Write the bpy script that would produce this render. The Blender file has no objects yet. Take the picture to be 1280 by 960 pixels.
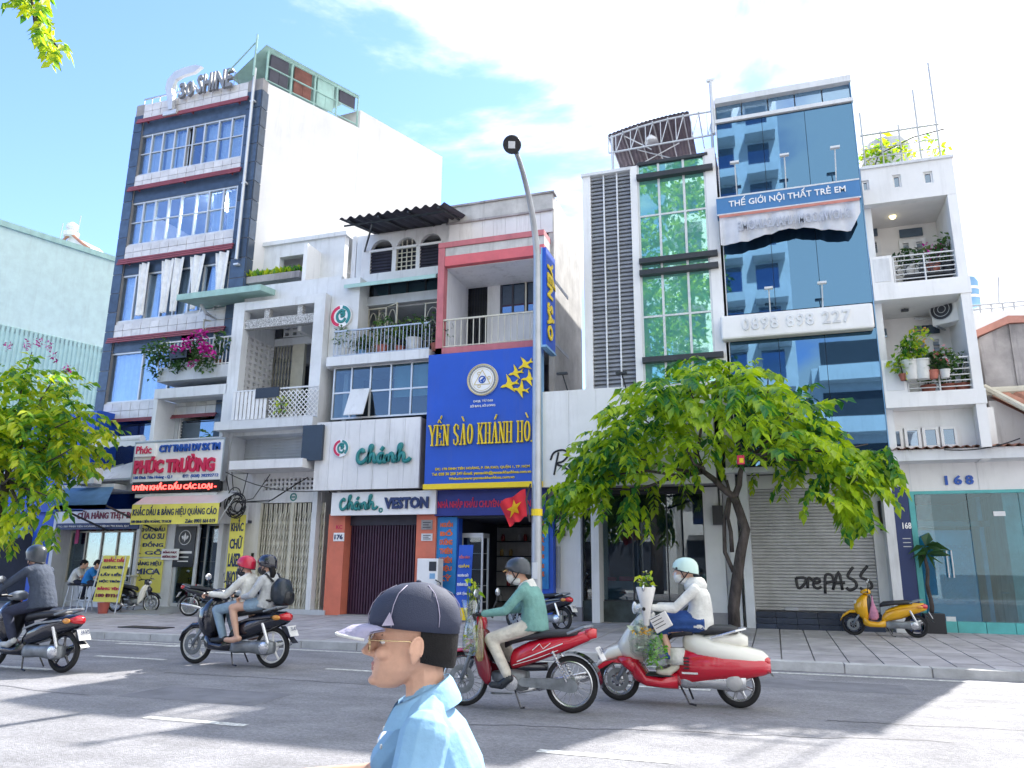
import bpy, math, random
from mathutils import Vector, Matrix, Euler, kdtree
from mathutils.bvhtree import BVHTree
rnd = random.Random(7)
sc = bpy.context.scene
COL = sc.collection
V = Vector
rad = math.radians

# ------------------------------------------------------------------ camera
CAM = V((0, 0, 1.5)); FPX = 957.7
PITCH, YAW, ROLL = .2372, .3246, .0091
_f = V((-math.sin(YAW) * math.cos(PITCH), math.cos(YAW) * math.cos(PITCH), math.sin(PITCH)))
_r = V((math.cos(YAW), math.sin(YAW), 0)); _u = _r.cross(_f)
_r2 = _r * math.cos(ROLL) + _u * math.sin(ROLL); _u2 = _r2.cross(_f)
cd = bpy.data.cameras.new('camera'); cam = bpy.data.objects.new('camera', cd); COL.objects.link(cam)
cd.sensor_width = 36; cd.lens = FPX / 1280 * 36; cd.clip_start = .05; cd.clip_end = 3000
cam.matrix_world = Matrix(((_r2.x, _u2.x, -_f.x, CAM.x), (_r2.y, _u2.y, -_f.y, CAM.y), (_r2.z, _u2.z, -_f.z, CAM.z), (0, 0, 0, 1)))
sc.camera = cam

def ray(u, v): return _r2 * ((u - 640) / FPX) + _u2 * ((480 - v) / FPX) + _f
def at(u, v, Y):
    d = ray(u, v); return CAM + d * (Y / d.y)
def at_x(u, v, X):
    d = ray(u, v); return CAM + d * (X / d.x)
def at_z(u, v, z=0.0):
    d = ray(u, v); return CAM + d * ((z - 1.5) / d.z)
def rect(u0, v0, u1, v1, Y):
    a = at(u0, v0, Y); b = at(u1, v1, Y); return a.x, b.x, b.z, a.z      # x0,x1,z0,z1

# ------------------------------------------------------------------ sky, sun, exposure
SUN_DIR = V((.34, .93, 1.0)).normalized()
sun_el = math.asin(SUN_DIR.z); sun_az = math.atan2(SUN_DIR.x, SUN_DIR.y)
W = bpy.data.worlds.new('World'); sc.world = W; W.use_nodes = True
nt = W.node_tree; N = nt.nodes; L = nt.links; N.clear()
out = N.new('ShaderNodeOutputWorld'); bg = N.new('ShaderNodeBackground'); L.new(bg.outputs[0], out.inputs[0])
sky = N.new('ShaderNodeTexSky'); sky.sky_type = 'NISHITA'; sky.sun_disc = False
sky.sun_elevation = sun_el; sky.sun_rotation = sun_az; sky.air_density = 1.0; sky.dust_density = .1; sky.ozone_density = 3.0
tc = N.new('ShaderNodeTexCoord')
mp = N.new('ShaderNodeMapping'); mp.inputs['Scale'].default_value = (1.0, 1.0, 1.9); mp.inputs['Location'].default_value = (1.2, .41, .79)
L.new(tc.outputs['Generated'], mp.inputs[0])
ns = N.new('ShaderNodeTexNoise'); ns.inputs['Scale'].default_value = 2.3; ns.inputs['Detail'].default_value = 8; ns.inputs['Roughness'].default_value = .56; ns.inputs['Distortion'].default_value = .3
L.new(mp.outputs[0], ns.inputs['Vector'])
sep = N.new('ShaderNodeSeparateXYZ'); L.new(tc.outputs['Generated'], sep.inputs[0])
# the cloud bank thickens towards the east (+X)
ma = N.new('ShaderNodeMath'); ma.operation = 'MULTIPLY_ADD'; ma.inputs[1].default_value = .9; ma.inputs[2].default_value = -.23
L.new(sep.outputs['X'], ma.inputs[0])
ad = N.new('ShaderNodeMath'); ad.operation = 'MULTIPLY_ADD'; ad.inputs[1].default_value = 1.8; L.new(ns.outputs['Fac'], ad.inputs[0]); L.new(ma.outputs[0], ad.inputs[2])
cr = N.new('ShaderNodeValToRGB'); cr.color_ramp.elements[0].position = .45; cr.color_ramp.elements[1].position = .72
cr.color_ramp.interpolation = 'EASE'
L.new(ad.outputs[0], cr.inputs[0])
mx = N.new('ShaderNodeMix'); mx.data_type = 'RGBA'
L.new(cr.outputs[0], mx.inputs['Factor']); mx.inputs['B'].default_value = (3.3, 3.4, 3.5, 1)
gain = N.new('ShaderNodeMix'); gain.data_type = 'RGBA'; gain.blend_type = 'MULTIPLY'; gain.inputs['Factor'].default_value = 1; gain.inputs['B'].default_value = (.60, .63, .78, 1)
L.new(sky.outputs[0], gain.inputs['A']); L.new(gain.outputs['Result'], mx.inputs['A'])
L.new(mx.outputs['Result'], bg.inputs['Color']); bg.inputs['Strength'].default_value = .10
sd = bpy.data.lights.new('sun', 'SUN'); sd.energy = 2.0; sd.angle = rad(.53); sd.color = (1, .96, .9)
so = bpy.data.objects.new('sun', sd); COL.objects.link(so); so.rotation_euler = SUN_DIR.to_track_quat('Z', 'Y').to_euler()
so.location = (10, 20, 60)
sc.view_settings.view_transform = 'Standard'; sc.view_settings.look = 'None'; sc.view_settings.gamma = 1
sc.view_settings.exposure = 2.5
sc.cycles.max_bounces = 8; sc.cycles.transparent_max_bounces = 12; sc.cycles.caustics_reflective = False; sc.cycles.caustics_refractive = False
try: sc.cycles.use_denoising = True
except Exception: pass

# ------------------------------------------------------------------ materials
def M(name, rgb, rough=.6, metal=0, var=.08, scale=2.5, bump=0, bscale=40, streak=0, emit=None, objrand=0, coord='P', coat=0, dirt=(.18, .17, .16), spec=.5, island=0, stretch=None, speck=0):
    m = bpy.data.materials.new(name); m.use_nodes = True; t = m.node_tree; n = t.nodes; l = t.links
    b = n['Principled BSDF']; b.inputs['Roughness'].default_value = rough; b.inputs['Metallic'].default_value = metal
    b.inputs['Specular IOR Level'].default_value = spec
    if coat: b.inputs['Coat Weight'].default_value = coat; b.inputs['Coat Roughness'].default_value = .06
    if coord == 'P': src = n.new('ShaderNodeNewGeometry').outputs['Position']
    else: src = n.new('ShaderNodeTexCoord').outputs['Object']
    if stretch:
        mpp = n.new('ShaderNodeMapping'); mpp.inputs['Scale'].default_value = stretch; l.new(src, mpp.inputs[0]); src = mpp.outputs[0]
    col = None
    def mixrgb(kind, fac, a, c):
        x = n.new('ShaderNodeMix'); x.data_type = 'RGBA'; x.blend_type = kind
        for sock, val in (('Factor', fac), ('A', a), ('B', c)):
            s = x.inputs[sock]
            if hasattr(val, 'default_value') or hasattr(val, 'is_output'): l.new(val, s)
            elif sock == 'Factor': s.default_value = val
            else: s.default_value = (*val, 1)
        return x.outputs['Result']
    a = n.new('ShaderNodeRGB'); a.outputs[0].default_value = (*rgb, 1); col = a.outputs[0]
    if var:
        no = n.new('ShaderNodeTexNoise'); no.inputs['Scale'].default_value = scale; no.inputs['Detail'].default_value = 6; no.inputs['Roughness'].default_value = .62
        l.new(src, no.inputs['Vector'])
        r = n.new('ShaderNodeMapRange'); r.inputs[1].default_value = .3; r.inputs[2].default_value = .7; r.inputs[3].default_value = 1 - 2.2 * var; r.inputs[4].default_value = 1 + var
        l.new(no.outputs['Fac'], r.inputs[0])
        g = n.new('ShaderNodeCombineColor'); [l.new(r.outputs[0], g.inputs[i]) for i in range(3)]
        col = mixrgb('MULTIPLY', 1.0, col, g.outputs[0])
    for flag, attr in ((objrand, 'o'), (island, 'i')):
        if flag:
            o = n.new('ShaderNodeObjectInfo').outputs['Random'] if attr == 'o' else n.new('ShaderNodeNewGeometry').outputs['Random Per Island']
            r = n.new('ShaderNodeMapRange'); r.inputs[3].default_value = 1 - flag; r.inputs[4].default_value = 1 + flag; l.new(o, r.inputs[0])
            g = n.new('ShaderNodeCombineColor'); [l.new(r.outputs[0], g.inputs[i]) for i in range(3)]
            col = mixrgb('MULTIPLY', 1.0, col, g.outputs[0])
    if speck:   # aggregate grain
        vo = n.new('ShaderNodeTexVoronoi'); vo.inputs['Scale'].default_value = 55; l.new(src, vo.inputs['Vector']); sp = n.new('ShaderNodeSeparateColor'); l.new(vo.outputs['Color'], sp.inputs[0])
        r = n.new('ShaderNodeMapRange'); r.inputs[3].default_value = 1 - speck; r.inputs[4].default_value = 1 + speck; l.new(sp.outputs[0], r.inputs[0])
        g = n.new('ShaderNodeCombineColor'); [l.new(r.outputs[0], g.inputs[i]) for i in range(3)]
        col = mixrgb('MULTIPLY', 1.0, col, g.outputs[0])
    if streak:
        mp = n.new('ShaderNodeMapping'); mp.inputs['Scale'].default_value = (4.5, 4.5, .45); l.new(src, mp.inputs[0])
        s = n.new('ShaderNodeTexNoise'); s.inputs['Scale'].default_value = 1.0; s.inputs['Detail'].default_value = 7; s.inputs['Roughness'].default_value = .7; l.new(mp.outputs[0], s.inputs['Vector'])
        r = n.new('ShaderNodeMapRange'); r.inputs[1].default_value = .52; r.inputs[2].default_value = .78; r.inputs[3].default_value = 0; r.inputs[4].default_value = streak; l.new(s.outputs['Fac'], r.inputs[0])
        col = mixrgb('MIX', r.outputs[0], col, dirt)
    l.new(col, b.inputs['Base Color'])
    if bump:
        nb = n.new('ShaderNodeTexNoise'); nb.inputs['Scale'].default_value = bscale; nb.inputs['Detail'].default_value = 5; l.new(src, nb.inputs['Vector'])
        bp = n.new('ShaderNodeBump'); bp.inputs['Strength'].default_value = bump; bp.inputs['Distance'].default_value = .02; l.new(nb.outputs['Fac'], bp.inputs['Height']); l.new(bp.outputs[0], b.inputs['Normal'])
    if emit:
        b.inputs['Emission Color'].default_value = (*emit[0], 1); b.inputs['Emission Strength'].default_value = emit[1]
    return m

def glass(name, tint, refl, base=.06, rough=.01, gtint=(1, 1, 1)):
    """see-through pane: tinted transparency under a fresnel-weighted mirror layer"""
    m = bpy.data.materials.new(name); m.use_nodes = True; t = m.node_tree; n = t.nodes; l = t.links; n.clear()
    o = n.new('ShaderNodeOutputMaterial'); mx = n.new('ShaderNodeMixShader'); tr = n.new('ShaderNodeBsdfTransparent'); gl = n.new('ShaderNodeBsdfGlossy')
    tr.inputs[0].default_value = (*tint, 1); gl.inputs['Roughness'].default_value = rough; gl.inputs['Color'].default_value = (*gtint, 1)
    lw = n.new('ShaderNodeLayerWeight'); lw.inputs['Blend'].default_value = .35
    mr = n.new('ShaderNodeMapRange'); mr.inputs[3].default_value = base; mr.inputs[4].default_value = refl; l.new(lw.outputs['Fresnel'], mr.inputs[0])
    l.new(mr.outputs[0], mx.inputs[0]); l.new(tr.outputs[0], mx.inputs[1]); l.new(gl.outputs[0], mx.inputs[2]); l.new(mx.outputs[0], o.inputs[0])
    return m

def mirror_glass(name, body, tint, k, wav=.0):
    """coated curtain-wall glass: tinted mirror over a dark body"""
    m = bpy.data.materials.new(name); m.use_nodes = True; t = m.node_tree; n = t.nodes; l = t.links; n.clear()
    o = n.new('ShaderNodeOutputMaterial'); mx = n.new('ShaderNodeMixShader'); df = n.new('ShaderNodeBsdfDiffuse'); gl = n.new('ShaderNodeBsdfGlossy')
    df.inputs[0].default_value = (*body, 1); gl.inputs['Color'].default_value = (*tint, 1); gl.inputs['Roughness'].default_value = .015; mx.inputs[0].default_value = k
    if wav:
        nb = n.new('ShaderNodeTexNoise'); nb.inputs['Scale'].default_value = .7; g = n.new('ShaderNodeNewGeometry'); l.new(g.outputs['Position'], nb.inputs['Vector'])
        bp = n.new('ShaderNodeBump'); bp.inputs['Strength'].default_value = wav; bp.inputs['Distance'].default_value = .1; l.new(nb.outputs['Fac'], bp.inputs['Height']); l.new(bp.outputs[0], gl.inputs['Normal'])
    l.new(df.outputs[0], mx.inputs[1]); l.new(gl.outputs[0], mx.inputs[2]); l.new(mx.outputs[0], o.inputs[0])
    return m

def leaf_mat(name, c1, c2, c3, pos=(.25, .62, .9)):
    m = bpy.data.materials.new(name); m.use_nodes = True; t = m.node_tree; n = t.nodes; l = t.links
    b = n['Principled BSDF']; b.inputs['Roughness'].default_value = .42
    g = n.new('ShaderNodeNewGeometry'); oi = n.new('ShaderNodeObjectInfo')
    no = n.new('ShaderNodeTexNoise'); no.inputs['Scale'].default_value = 1.1; no.inputs['Detail'].default_value = 3; l.new(g.outputs['Position'], no.inputs['Vector'])
    a = n.new('ShaderNodeMath'); a.operation = 'MULTIPLY_ADD'; a.inputs[1].default_value = .55; l.new(g.outputs['Random Per Island'], a.inputs[0])
    r0 = n.new('ShaderNodeMapRange'); r0.inputs[1].default_value = .35; r0.inputs[2].default_value = .68; r0.inputs[4].default_value = .5; l.new(no.outputs['Fac'], r0.inputs[0]); l.new(r0.outputs[0], a.inputs[2])
    ad2 = n.new('ShaderNodeMath'); ad2.operation = 'MULTIPLY_ADD'; ad2.inputs[1].default_value = .25; l.new(oi.outputs['Random'], ad2.inputs[0]); l.new(a.outputs[0], ad2.inputs[2])
    cr = n.new('ShaderNodeValToRGB'); e = cr.color_ramp.elements; e[0].position = pos[0]; e[0].color = (*c1, 1); e[1].position = pos[2]; e[1].color = (*c3, 1); k = e.new(pos[1]); k.color = (*c2, 1)
    l.new(ad2.outputs[0], cr.inputs[0]); l.new(cr.outputs[0], b.inputs['Base Color'])
    tl = n.new('ShaderNodeBsdfTranslucent'); 
    br = n.new('ShaderNodeMix'); br.data_type = 'RGBA'; br.blend_type = 'MULTIPLY'; br.inputs['Factor'].default_value = 1; l.new(cr.outputs[0], br.inputs['A']); br.inputs['B'].default_value = (1.9, 1.8, .6, 1)
    l.new(br.outputs['Result'], tl.inputs[0])
    mx = n.new('ShaderNodeMixShader'); mx.inputs[0].default_value = .42; l.new(b.outputs[0], mx.inputs[1]); l.new(tl.outputs[0], mx.inputs[2])
    l.new(mx.outputs[0], n['Material Output'].inputs[0])
    return m

# ------------------------------------------------------------------ mesh builder and object helpers
WLOC = {}
class MB:
    def __init__(s): s.v = []; s.f = []; s.m = []; s.mats = []; s.cur = 0
    def use(s, mat):
        if mat not in s.mats: s.mats.append(mat)
        s.cur = s.mats.index(mat); return s
    def add(s, vs, fs):
        k = len(s.v); s.v += [V(p) for p in vs]; s.f += [tuple(i + k for i in f) for f in fs]; s.m += [s.cur] * len(fs); return s
    def box(s, x0, x1, y0, y1, z0, z1):
        if x0 > x1: x0, x1 = x1, x0
        if y0 > y1: y0, y1 = y1, y0
        if z0 > z1: z0, z1 = z1, z0
        return s.add([(x0, y0, z0), (x1, y0, z0), (x1, y1, z0), (x0, y1, z0), (x0, y0, z1), (x1, y0, z1), (x1, y1, z1), (x0, y1, z1)],
                     [(0, 3, 2, 1), (4, 5, 6, 7), (0, 1, 5, 4), (1, 2, 6, 5), (2, 3, 7, 6), (3, 0, 4, 7)])
    def obox(s, c, size, rot=(0, 0, 0)):
        R = Euler(rot).to_matrix() if not isinstance(rot, Matrix) else rot; c = V(c); hx, hy, hz = [k / 2 for k in size]
        P = [c + R @ V((a, b, d)) for d in (-hz, hz) for a, b in ((-hx, -hy), (hx, -hy), (hx, hy), (-hx, hy))]
        return s.add(P, [(0, 3, 2, 1), (4, 5, 6, 7), (0, 1, 5, 4), (1, 2, 6, 5), (2, 3, 7, 6), (3, 0, 4, 7)])
    def prism(s, poly, y0, y1):
        """polygon in X,Z pushed from y0 to y1"""
        n = len(poly); ar = sum(poly[i][0] * poly[(i + 1) % n][1] - poly[(i + 1) % n][0] * poly[i][1] for i in range(n))
        if ar < 0: poly = poly[::-1]
        if y0 > y1: y0, y1 = y1, y0
        vs = [(x, y0, z) for x, z in poly] + [(x, y1, z) for x, z in poly]
        return s.add(vs, [tuple(range(n)), tuple(range(2 * n - 1, n - 1, -1))] + [(i + n, (i + 1) % n + n, (i + 1) % n, i) for i in range(n)])
    def prism_y(s, poly, x0, x1):
        """polygon in Y,Z pushed along X"""
        k = len(s.v); s.prism(poly, x0, x1)
        for i in range(k, len(s.v)): p = s.v[i]; s.v[i] = V((p.y, p.x, p.z))
        for i in range(len(s.f) - len(poly) - 2, len(s.f)): s.f[i] = s.f[i][::-1]
        return s
    def prism_z(s, poly, z0, z1):
        k = len(s.v); s.prism(poly, z0, z1)
        for i in range(k, len(s.v)): p = s.v[i]; s.v[i] = V((p.x, p.z, p.y))
        for i in range(len(s.f) - len(poly) - 2, len(s.f)): s.f[i] = s.f[i][::-1]
        return s
    def loft(s, rings, caps=True, closed=True):
        n = len(rings[0]); vs = [p for r in rings for p in r]; fs = []
        for i in range(len(rings) - 1):
            for j in range(n if closed else n - 1):
                a = i * n + j; b = i * n + (j + 1) % n; fs.append((a, b, b + n, a + n))
        if caps and closed: fs += [tuple(range(n - 1, -1, -1)), tuple(range((len(rings) - 1) * n, len(rings) * n))]
        return s.add(vs, fs)
    def tube(s, pts, r, n=8, caps=True):
        pts = [V(p) for p in pts]; rs = r if isinstance(r, (list, tuple)) else [r] * len(pts)
        rings = []; up = None
        for i, p in enumerate(pts):
            d = (pts[min(i + 1, len(pts) - 1)] - pts[max(i - 1, 0)])
            if d.length < 1e-9: d = V((0, 0, 1))
            d.normalize()
            if up is None: up = V((0, 0, 1)) if abs(d.z) < .9 else V((1, 0, 0))
            a = d.cross(up)
            if a.length < 1e-6: a = d.cross(V((0, 1, 0)))
            a.normalize(); b = a.cross(d); up = b
            rings.append([p + (a * math.cos(t) + b * math.sin(t)) * rs[i] for t in [2 * math.pi * (k + .5) / n for k in range(n)]])
        return s.loft(rings, caps)
    def lathe(s, prof, c=(0, 0, 0), R=None, n=16, caps=True):
        R = R or Matrix.Identity(3); c = V(c)
        return s.loft([[c + R @ V((r * math.cos(2 * math.pi * k / n), r * math.sin(2 * math.pi * k / n), z)) for k in range(n)] for r, z in prof], caps)
    def ell(s, c, rr, R=None, nu=12, nv=8):
        R = R or Matrix.Identity(3); c = V(c); rings = []
        for i in range(nv + 1):
            t = -math.pi / 2 + math.pi * i / nv; k = max(math.cos(t), .02)
            rings.append([c + R @ V((rr[0] * k * math.cos(a), rr[1] * k * math.sin(a), rr[2] * math.sin(t))) for a in [2 * math.pi * j / nu for j in range(nu)]])
        return s.loft(rings)
    def cap(s, a, b, ra, rb, n=10):
        """tapered capsule"""
        a = V(a); b = V(b); d = b - a; Ln = max(d.length, 1e-6); q = d.to_track_quat('Z', 'Y').to_matrix()
        pr = [(ra * math.sin(t), -ra * math.cos(t)) for t in (.12, .5, 1.0, 1.4)] + [(ra + (rb - ra) * k, Ln * k) for k in (.0, .25, .5, .75, 1)] + [(rb * math.sin(t), Ln + rb * math.cos(t)) for t in (1.4, 1.0, .5, .12)]
        return s.lathe(pr, a, q, n)
    def torus(s, c, R0, r, axis='Y', n=32, m=10, sq=1.0):
        c = V(c); rings = []
        for i in range(n + 1):
            t = 2 * math.pi * i / n; rg = []
            for j in range(m):
                q = 2 * math.pi * j / m; rr = R0 + r * math.cos(q); h = r * sq * math.sin(q)
                rg.append(c + (V((rr * math.cos(t), h, rr * math.sin(t))) if axis == 'Y' else V((rr * math.cos(t), rr * math.sin(t), h)) if axis == 'Z' else V((h, rr * math.cos(t), rr * math.sin(t)))))
            rings.append(rg)
        return s.loft(rings, caps=False)
    def xform(s, Mx, start=0):
        for i in range(start, len(s.v)): s.v[i] = Mx @ s.v[i]
        return s
    def mesh(s, name, mat=None):
        me = bpy.data.meshes.new(name); me.from_pydata(s.v, [], s.f)
        mats = s.mats if s.mats else [mat]
        for m in mats: me.materials.append(m)
        if s.mats: me.polygons.foreach_set('material_index', s.m)
        return me
    def obj(s, name, mat=None, parent=None, smooth=False, bevel=0, kind=None, label=None, origin=None, seg=2):
        if origin is None:
            if s.v: origin = V(((min(p.x for p in s.v) + max(p.x for p in s.v)) / 2, (min(p.y for p in s.v) + max(p.y for p in s.v)) / 2, min(p.z for p in s.v)))
            else: origin = V((0, 0, 0))
        origin = V(origin); s.v = [p - origin for p in s.v]
        return link(name, s.mesh(name, mat), parent, origin, smooth, bevel, kind, label, seg)

def link(name, me, parent=None, wloc=(0, 0, 0), smooth=False, bevel=0, kind=None, label=None, seg=2):
    o = bpy.data.objects.new(name, me); COL.objects.link(o); wloc = V(wloc)
    WLOC[o] = wloc.copy()
    if parent is not None: o.parent = parent; o.location = wloc - WLOC[parent]
    else: o.location = wloc
    if smooth and me is not None:
        if smooth is True: me.polygons.foreach_set('use_smooth', [True] * len(me.polygons))
        else:
            me.polygons.foreach_set('use_smooth', [True] * len(me.polygons)); me.set_sharp_from_angle(angle=rad(smooth))
    if bevel:
        b = o.modifiers.new('bevel', 'BEVEL'); b.width = bevel; b.segments = seg; b.limit_method = 'ANGLE'; b.angle_limit = rad(50)
    if kind: o['kind'] = kind
    if label: o['label'] = label
    return o

def T(name, label, cat, loc=(0, 0, 0), group=None):
    o = link(name, None, None, loc); o.empty_display_size = .2; o['label'] = label; o['category'] = cat
    if group: o['group'] = group
    return o
def tag(o, label, cat, group=None):
    o['label'] = label; o['category'] = cat
    if group: o['group'] = group
    return o
def bx(name, mat, parent, x0, x1, y0, y1, z0, z1, bevel=0, **k): return MB().box(x0, x1, y0, y1, z0, z1).obj(name, mat, parent, bevel=bevel, **k)
def copies(me, name, parent, locs):
    for p in locs: link(name, me, parent, p)

# flat lettering -------------------------------------------------
def text_mesh(s, bold=0, shear=0, depth=.02, spacing=1):
    cu = bpy.data.curves.new('lettering', 'FONT'); cu.body = s; cu.size = 1; cu.extrude = depth / 2; cu.offset = bold; cu.shear = shear; cu.resolution_u = 2; cu.space_character = spacing
    ob = bpy.data.objects.new('lettering', cu); me = bpy.data.meshes.new_from_object(ob)
    bpy.data.objects.remove(ob); bpy.data.curves.remove(cu); return me
def text(s, x0, x1, z0, z1, Y, mat, parent, bold=.02, shear=0, depth=.02, name='lettering', face='-Y', spacing=1, X=None, label=None, keep=False):
    """lettering fitted to a rectangle on a plane facing the street (or facing +X when face is '+X': x0,x1 are then Y values)"""
    me = text_mesh(s, bold, shear, .02, spacing)
    if not me.vertices: return None
    xs = [v.co.x for v in me.vertices]; ys = [v.co.y for v in me.vertices]; ax, bx_, ay, by = min(xs), max(xs), min(ys), max(ys)
    kx = (x1 - x0) / (bx_ - ax); kz = (z1 - z0) / (by - ay)
    if keep: kx = math.copysign(min(abs(kx), kz), kx)
    cx = (x0 + x1) / 2
    for v in me.vertices:
        a = (v.co.x - (ax + bx_) / 2) * kx; b = (v.co.y - ay) * kz; d = v.co.z / .01 * depth / 2
        v.co = V((a, -d, b)) if face == '-Y' else V((d, a, b))
    me.materials.append(mat)
    loc = V((cx, Y, z0)) if face == '-Y' else V((Y, cx, z0))
    return link(name, me, parent, loc, label=label)
def strokes(lines, w, box, Y, mat, parent, name='lettering', flat=.5, label=None, n=6):
    """hand-drawn lettering: each line is a list of points in a unit frame, drawn as a round bead on the plane Y"""
    x0, x1, z0, z1 = box; mb = MB()
    for ln in lines:
        # smooth the line (Catmull-Rom)
        P = [V((p[0], p[1], 0)) for p in ln]; Q = []
        for i in range(len(P) - 1):
            a = P[max(i - 1, 0)]; b = P[i]; c = P[i + 1]; d = P[min(i + 2, len(P) - 1)]
            for t in (0, .25, .5, .75):
                Q.append(.5 * ((2 * b) + (-a + c) * t + (2 * a - 5 * b + 4 * c - d) * t * t + (-a + 3 * b - 3 * c + d) * t ** 3))
        Q.append(P[-1])
        mb.tube([(x0 + p.x * (x1 - x0), 0, z0 + p.y * (z1 - z0)) for p in Q], w, n)
    for p in mb.v: p.y = Y + p.y * flat
    return mb.obj(name, mat, parent, smooth=True, label=label)
# ------------------------------------------------------------------ palette
m_asphalt = M('asphalt', (.28, .278, .295), .85, var=.13, scale=1.6, bump=.8, bscale=110, stretch=(.75, 1.2, 1), speck=.2)
m_paint = M('road_paint', (.74, .74, .70), .6, var=.3, scale=16)
m_kerb = M('kerb_granite', (.48, .48, .48), .8, var=.12, scale=3, bump=.25, objrand=.10)
m_tile = M('pavement_tile', (.42, .40, .42), .8, var=.14, scale=2, bump=.2, objrand=.12)
m_joint = M('pavement_joint', (.30, .29, .30), .9, var=.1)
m_earth = M('ground', (.25, .23, .2), .95, var=.15)
m_white = M('white_render', (.76, .76, .77), .75, var=.06, scale=.8, streak=.42, bump=.08)
m_white2 = M('clean_white', (.80, .80, .80), .6, var=.05, scale=.7, streak=.22)
m_grey = M('grey_render', (.50, .53, .57), .8, var=.09, scale=1, streak=.4, bump=.1)
m_lgrey = M('light_grey_render', (.70, .72, .745), .8, var=.07, scale=1, streak=.35, bump=.1)
m_mott = M('mottled_wall', (.55, .54, .52), .85, var=.13, scale=1.6, streak=.7, bump=.15, dirt=(.3, .28, .26))
m_conc = M('weathered_concrete', (.38, .36, .36), .9, var=.2, scale=1.2, streak=.8, bump=.3, dirt=(.08, .08, .1))
m_granite = M('blue_granite', (.055, .085, .14), .3, var=.15, scale=4, objrand=.3)
m_wtile = M('white_tile', (.66, .65, .66), .4, var=.1, scale=2.5, objrand=.07)
m_red = M('red_bar', (.27, .06, .075), .5, var=.1)
m_alu = M('aluminium', (.62, .64, .66), .4, metal=.3, var=.05)
m_steel = M('galvanised', (.45, .47, .5), .45, metal=.6, var=.08)
m_dark = M('dark_metal', (.035, .04, .05), .45, metal=.2, var=.1)
m_black = M('black_plastic', (.012, .013, .018), .35, var=.1, coord='O')
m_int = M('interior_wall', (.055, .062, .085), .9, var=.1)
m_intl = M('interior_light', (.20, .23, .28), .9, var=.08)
m_curtain = M('curtain', (.80, .82, .85), .9, var=.08, scale=5)
m_teal = M('teal_metal', (.33, .52, .48), .6, var=.1, streak=.3)
m_mint_w = M('pale_mint_wall', (.53, .69, .66), .7, var=.05, streak=.2)
m_seafoam = M('seafoam_wall', (.38, .58, .55), .75, var=.06, streak=.25)
m_blue = M('blue_board', (.012, .085, .52), .5, var=.06, scale=.8, streak=.12)
m_bluel = M('light_blue_sheet', (.22, .42, .66), .7, var=.1)
m_yellow = M('yellow_letter', (.85, .62, .01), .45, var=.05)
m_yelb = M('yellow_banner', (.80, .73, .14), .6, var=.05)
m_redl = M('red_letter', (.62, .02, .09), .5, var=.05)
m_navy = M('navy_letter', (.012, .03, .12), .5, var=.05)
m_whitel = M('white_letter', (.85, .85, .86), .5, var=.03)
m_chgreen = M('green_letter', (.02, .22, .22), .35, var=.06)
m_salmon = M('salmon_render', (.68, .19, .12), .75, var=.06, streak=.2)
m_maroon = M('maroon_shutter', (.055, .022, .05), .45, var=.12, scale=4)
m_pink = M('pink_render', (.54, .17, .19), .75, var=.08, streak=.35, dirt=(.2, .08, .1))
m_rust = M('brown_panel', (.19, .075, .06), .8, var=.2, scale=3)
m_corr = M('corrugated_dark', (.05, .05, .075), .6, var=.15)
m_shutter = M('shutter_slats', (.52, .52, .525), .55, var=.08, scale=3, streak=.2)
m_cream = M('cream_paint', (.60, .57, .47), .5, var=.08, scale=3)
m_aqua = M('aqua_frame', (.10, .46, .46), .5, var=.1)
m_rtile = M('roof_tile', (.46, .22, .15), .8, var=.15, scale=4, objrand=.15)
m_pot = M('white_pot', (.62, .63, .62), .6, var=.1)
m_potr = M('terracotta_pot', (.42, .14, .10), .7, var=.12)
m_wood = M('bark', (.085, .07, .065), .95, var=.35, scale=7, bump=.9, bscale=22, coord='P', stretch=(1, 1, .35))
m_leaf = leaf_mat('leaves', (.010, .075, .055), (.045, .19, .045), (.38, .52, .03), (.18, .48, .80))
m_leafL = leaf_mat('leaves_bright', (.02, .12, .04), (.14, .32, .03), (.46, .52, .03), (.12, .38, .72))
m_leafD = leaf_mat('leaves_dark', (.02, .06, .03), (.05, .13, .05), (.12, .2, .06))
m_flower = M('magenta_petals', (.62, .02, .36), .6, var=.2)
m_glass = glass('window_glass', (.80, .88, .95), .45, .03, gtint=(.92, .95, 1))
m_shopg = glass('shop_glass', (.62, .74, .80), .6, .035)
m_aquag = glass('aqua_glass', (.50, .84, .90), .5, .04)
m_darkpane = mirror_glass('dark_pane', (.02, .03, .05), (.45, .58, .72), .35)
m_lamp = M('lamp_tube', (1, 1, 1), emit=((1, .97, .92), 22))

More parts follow.
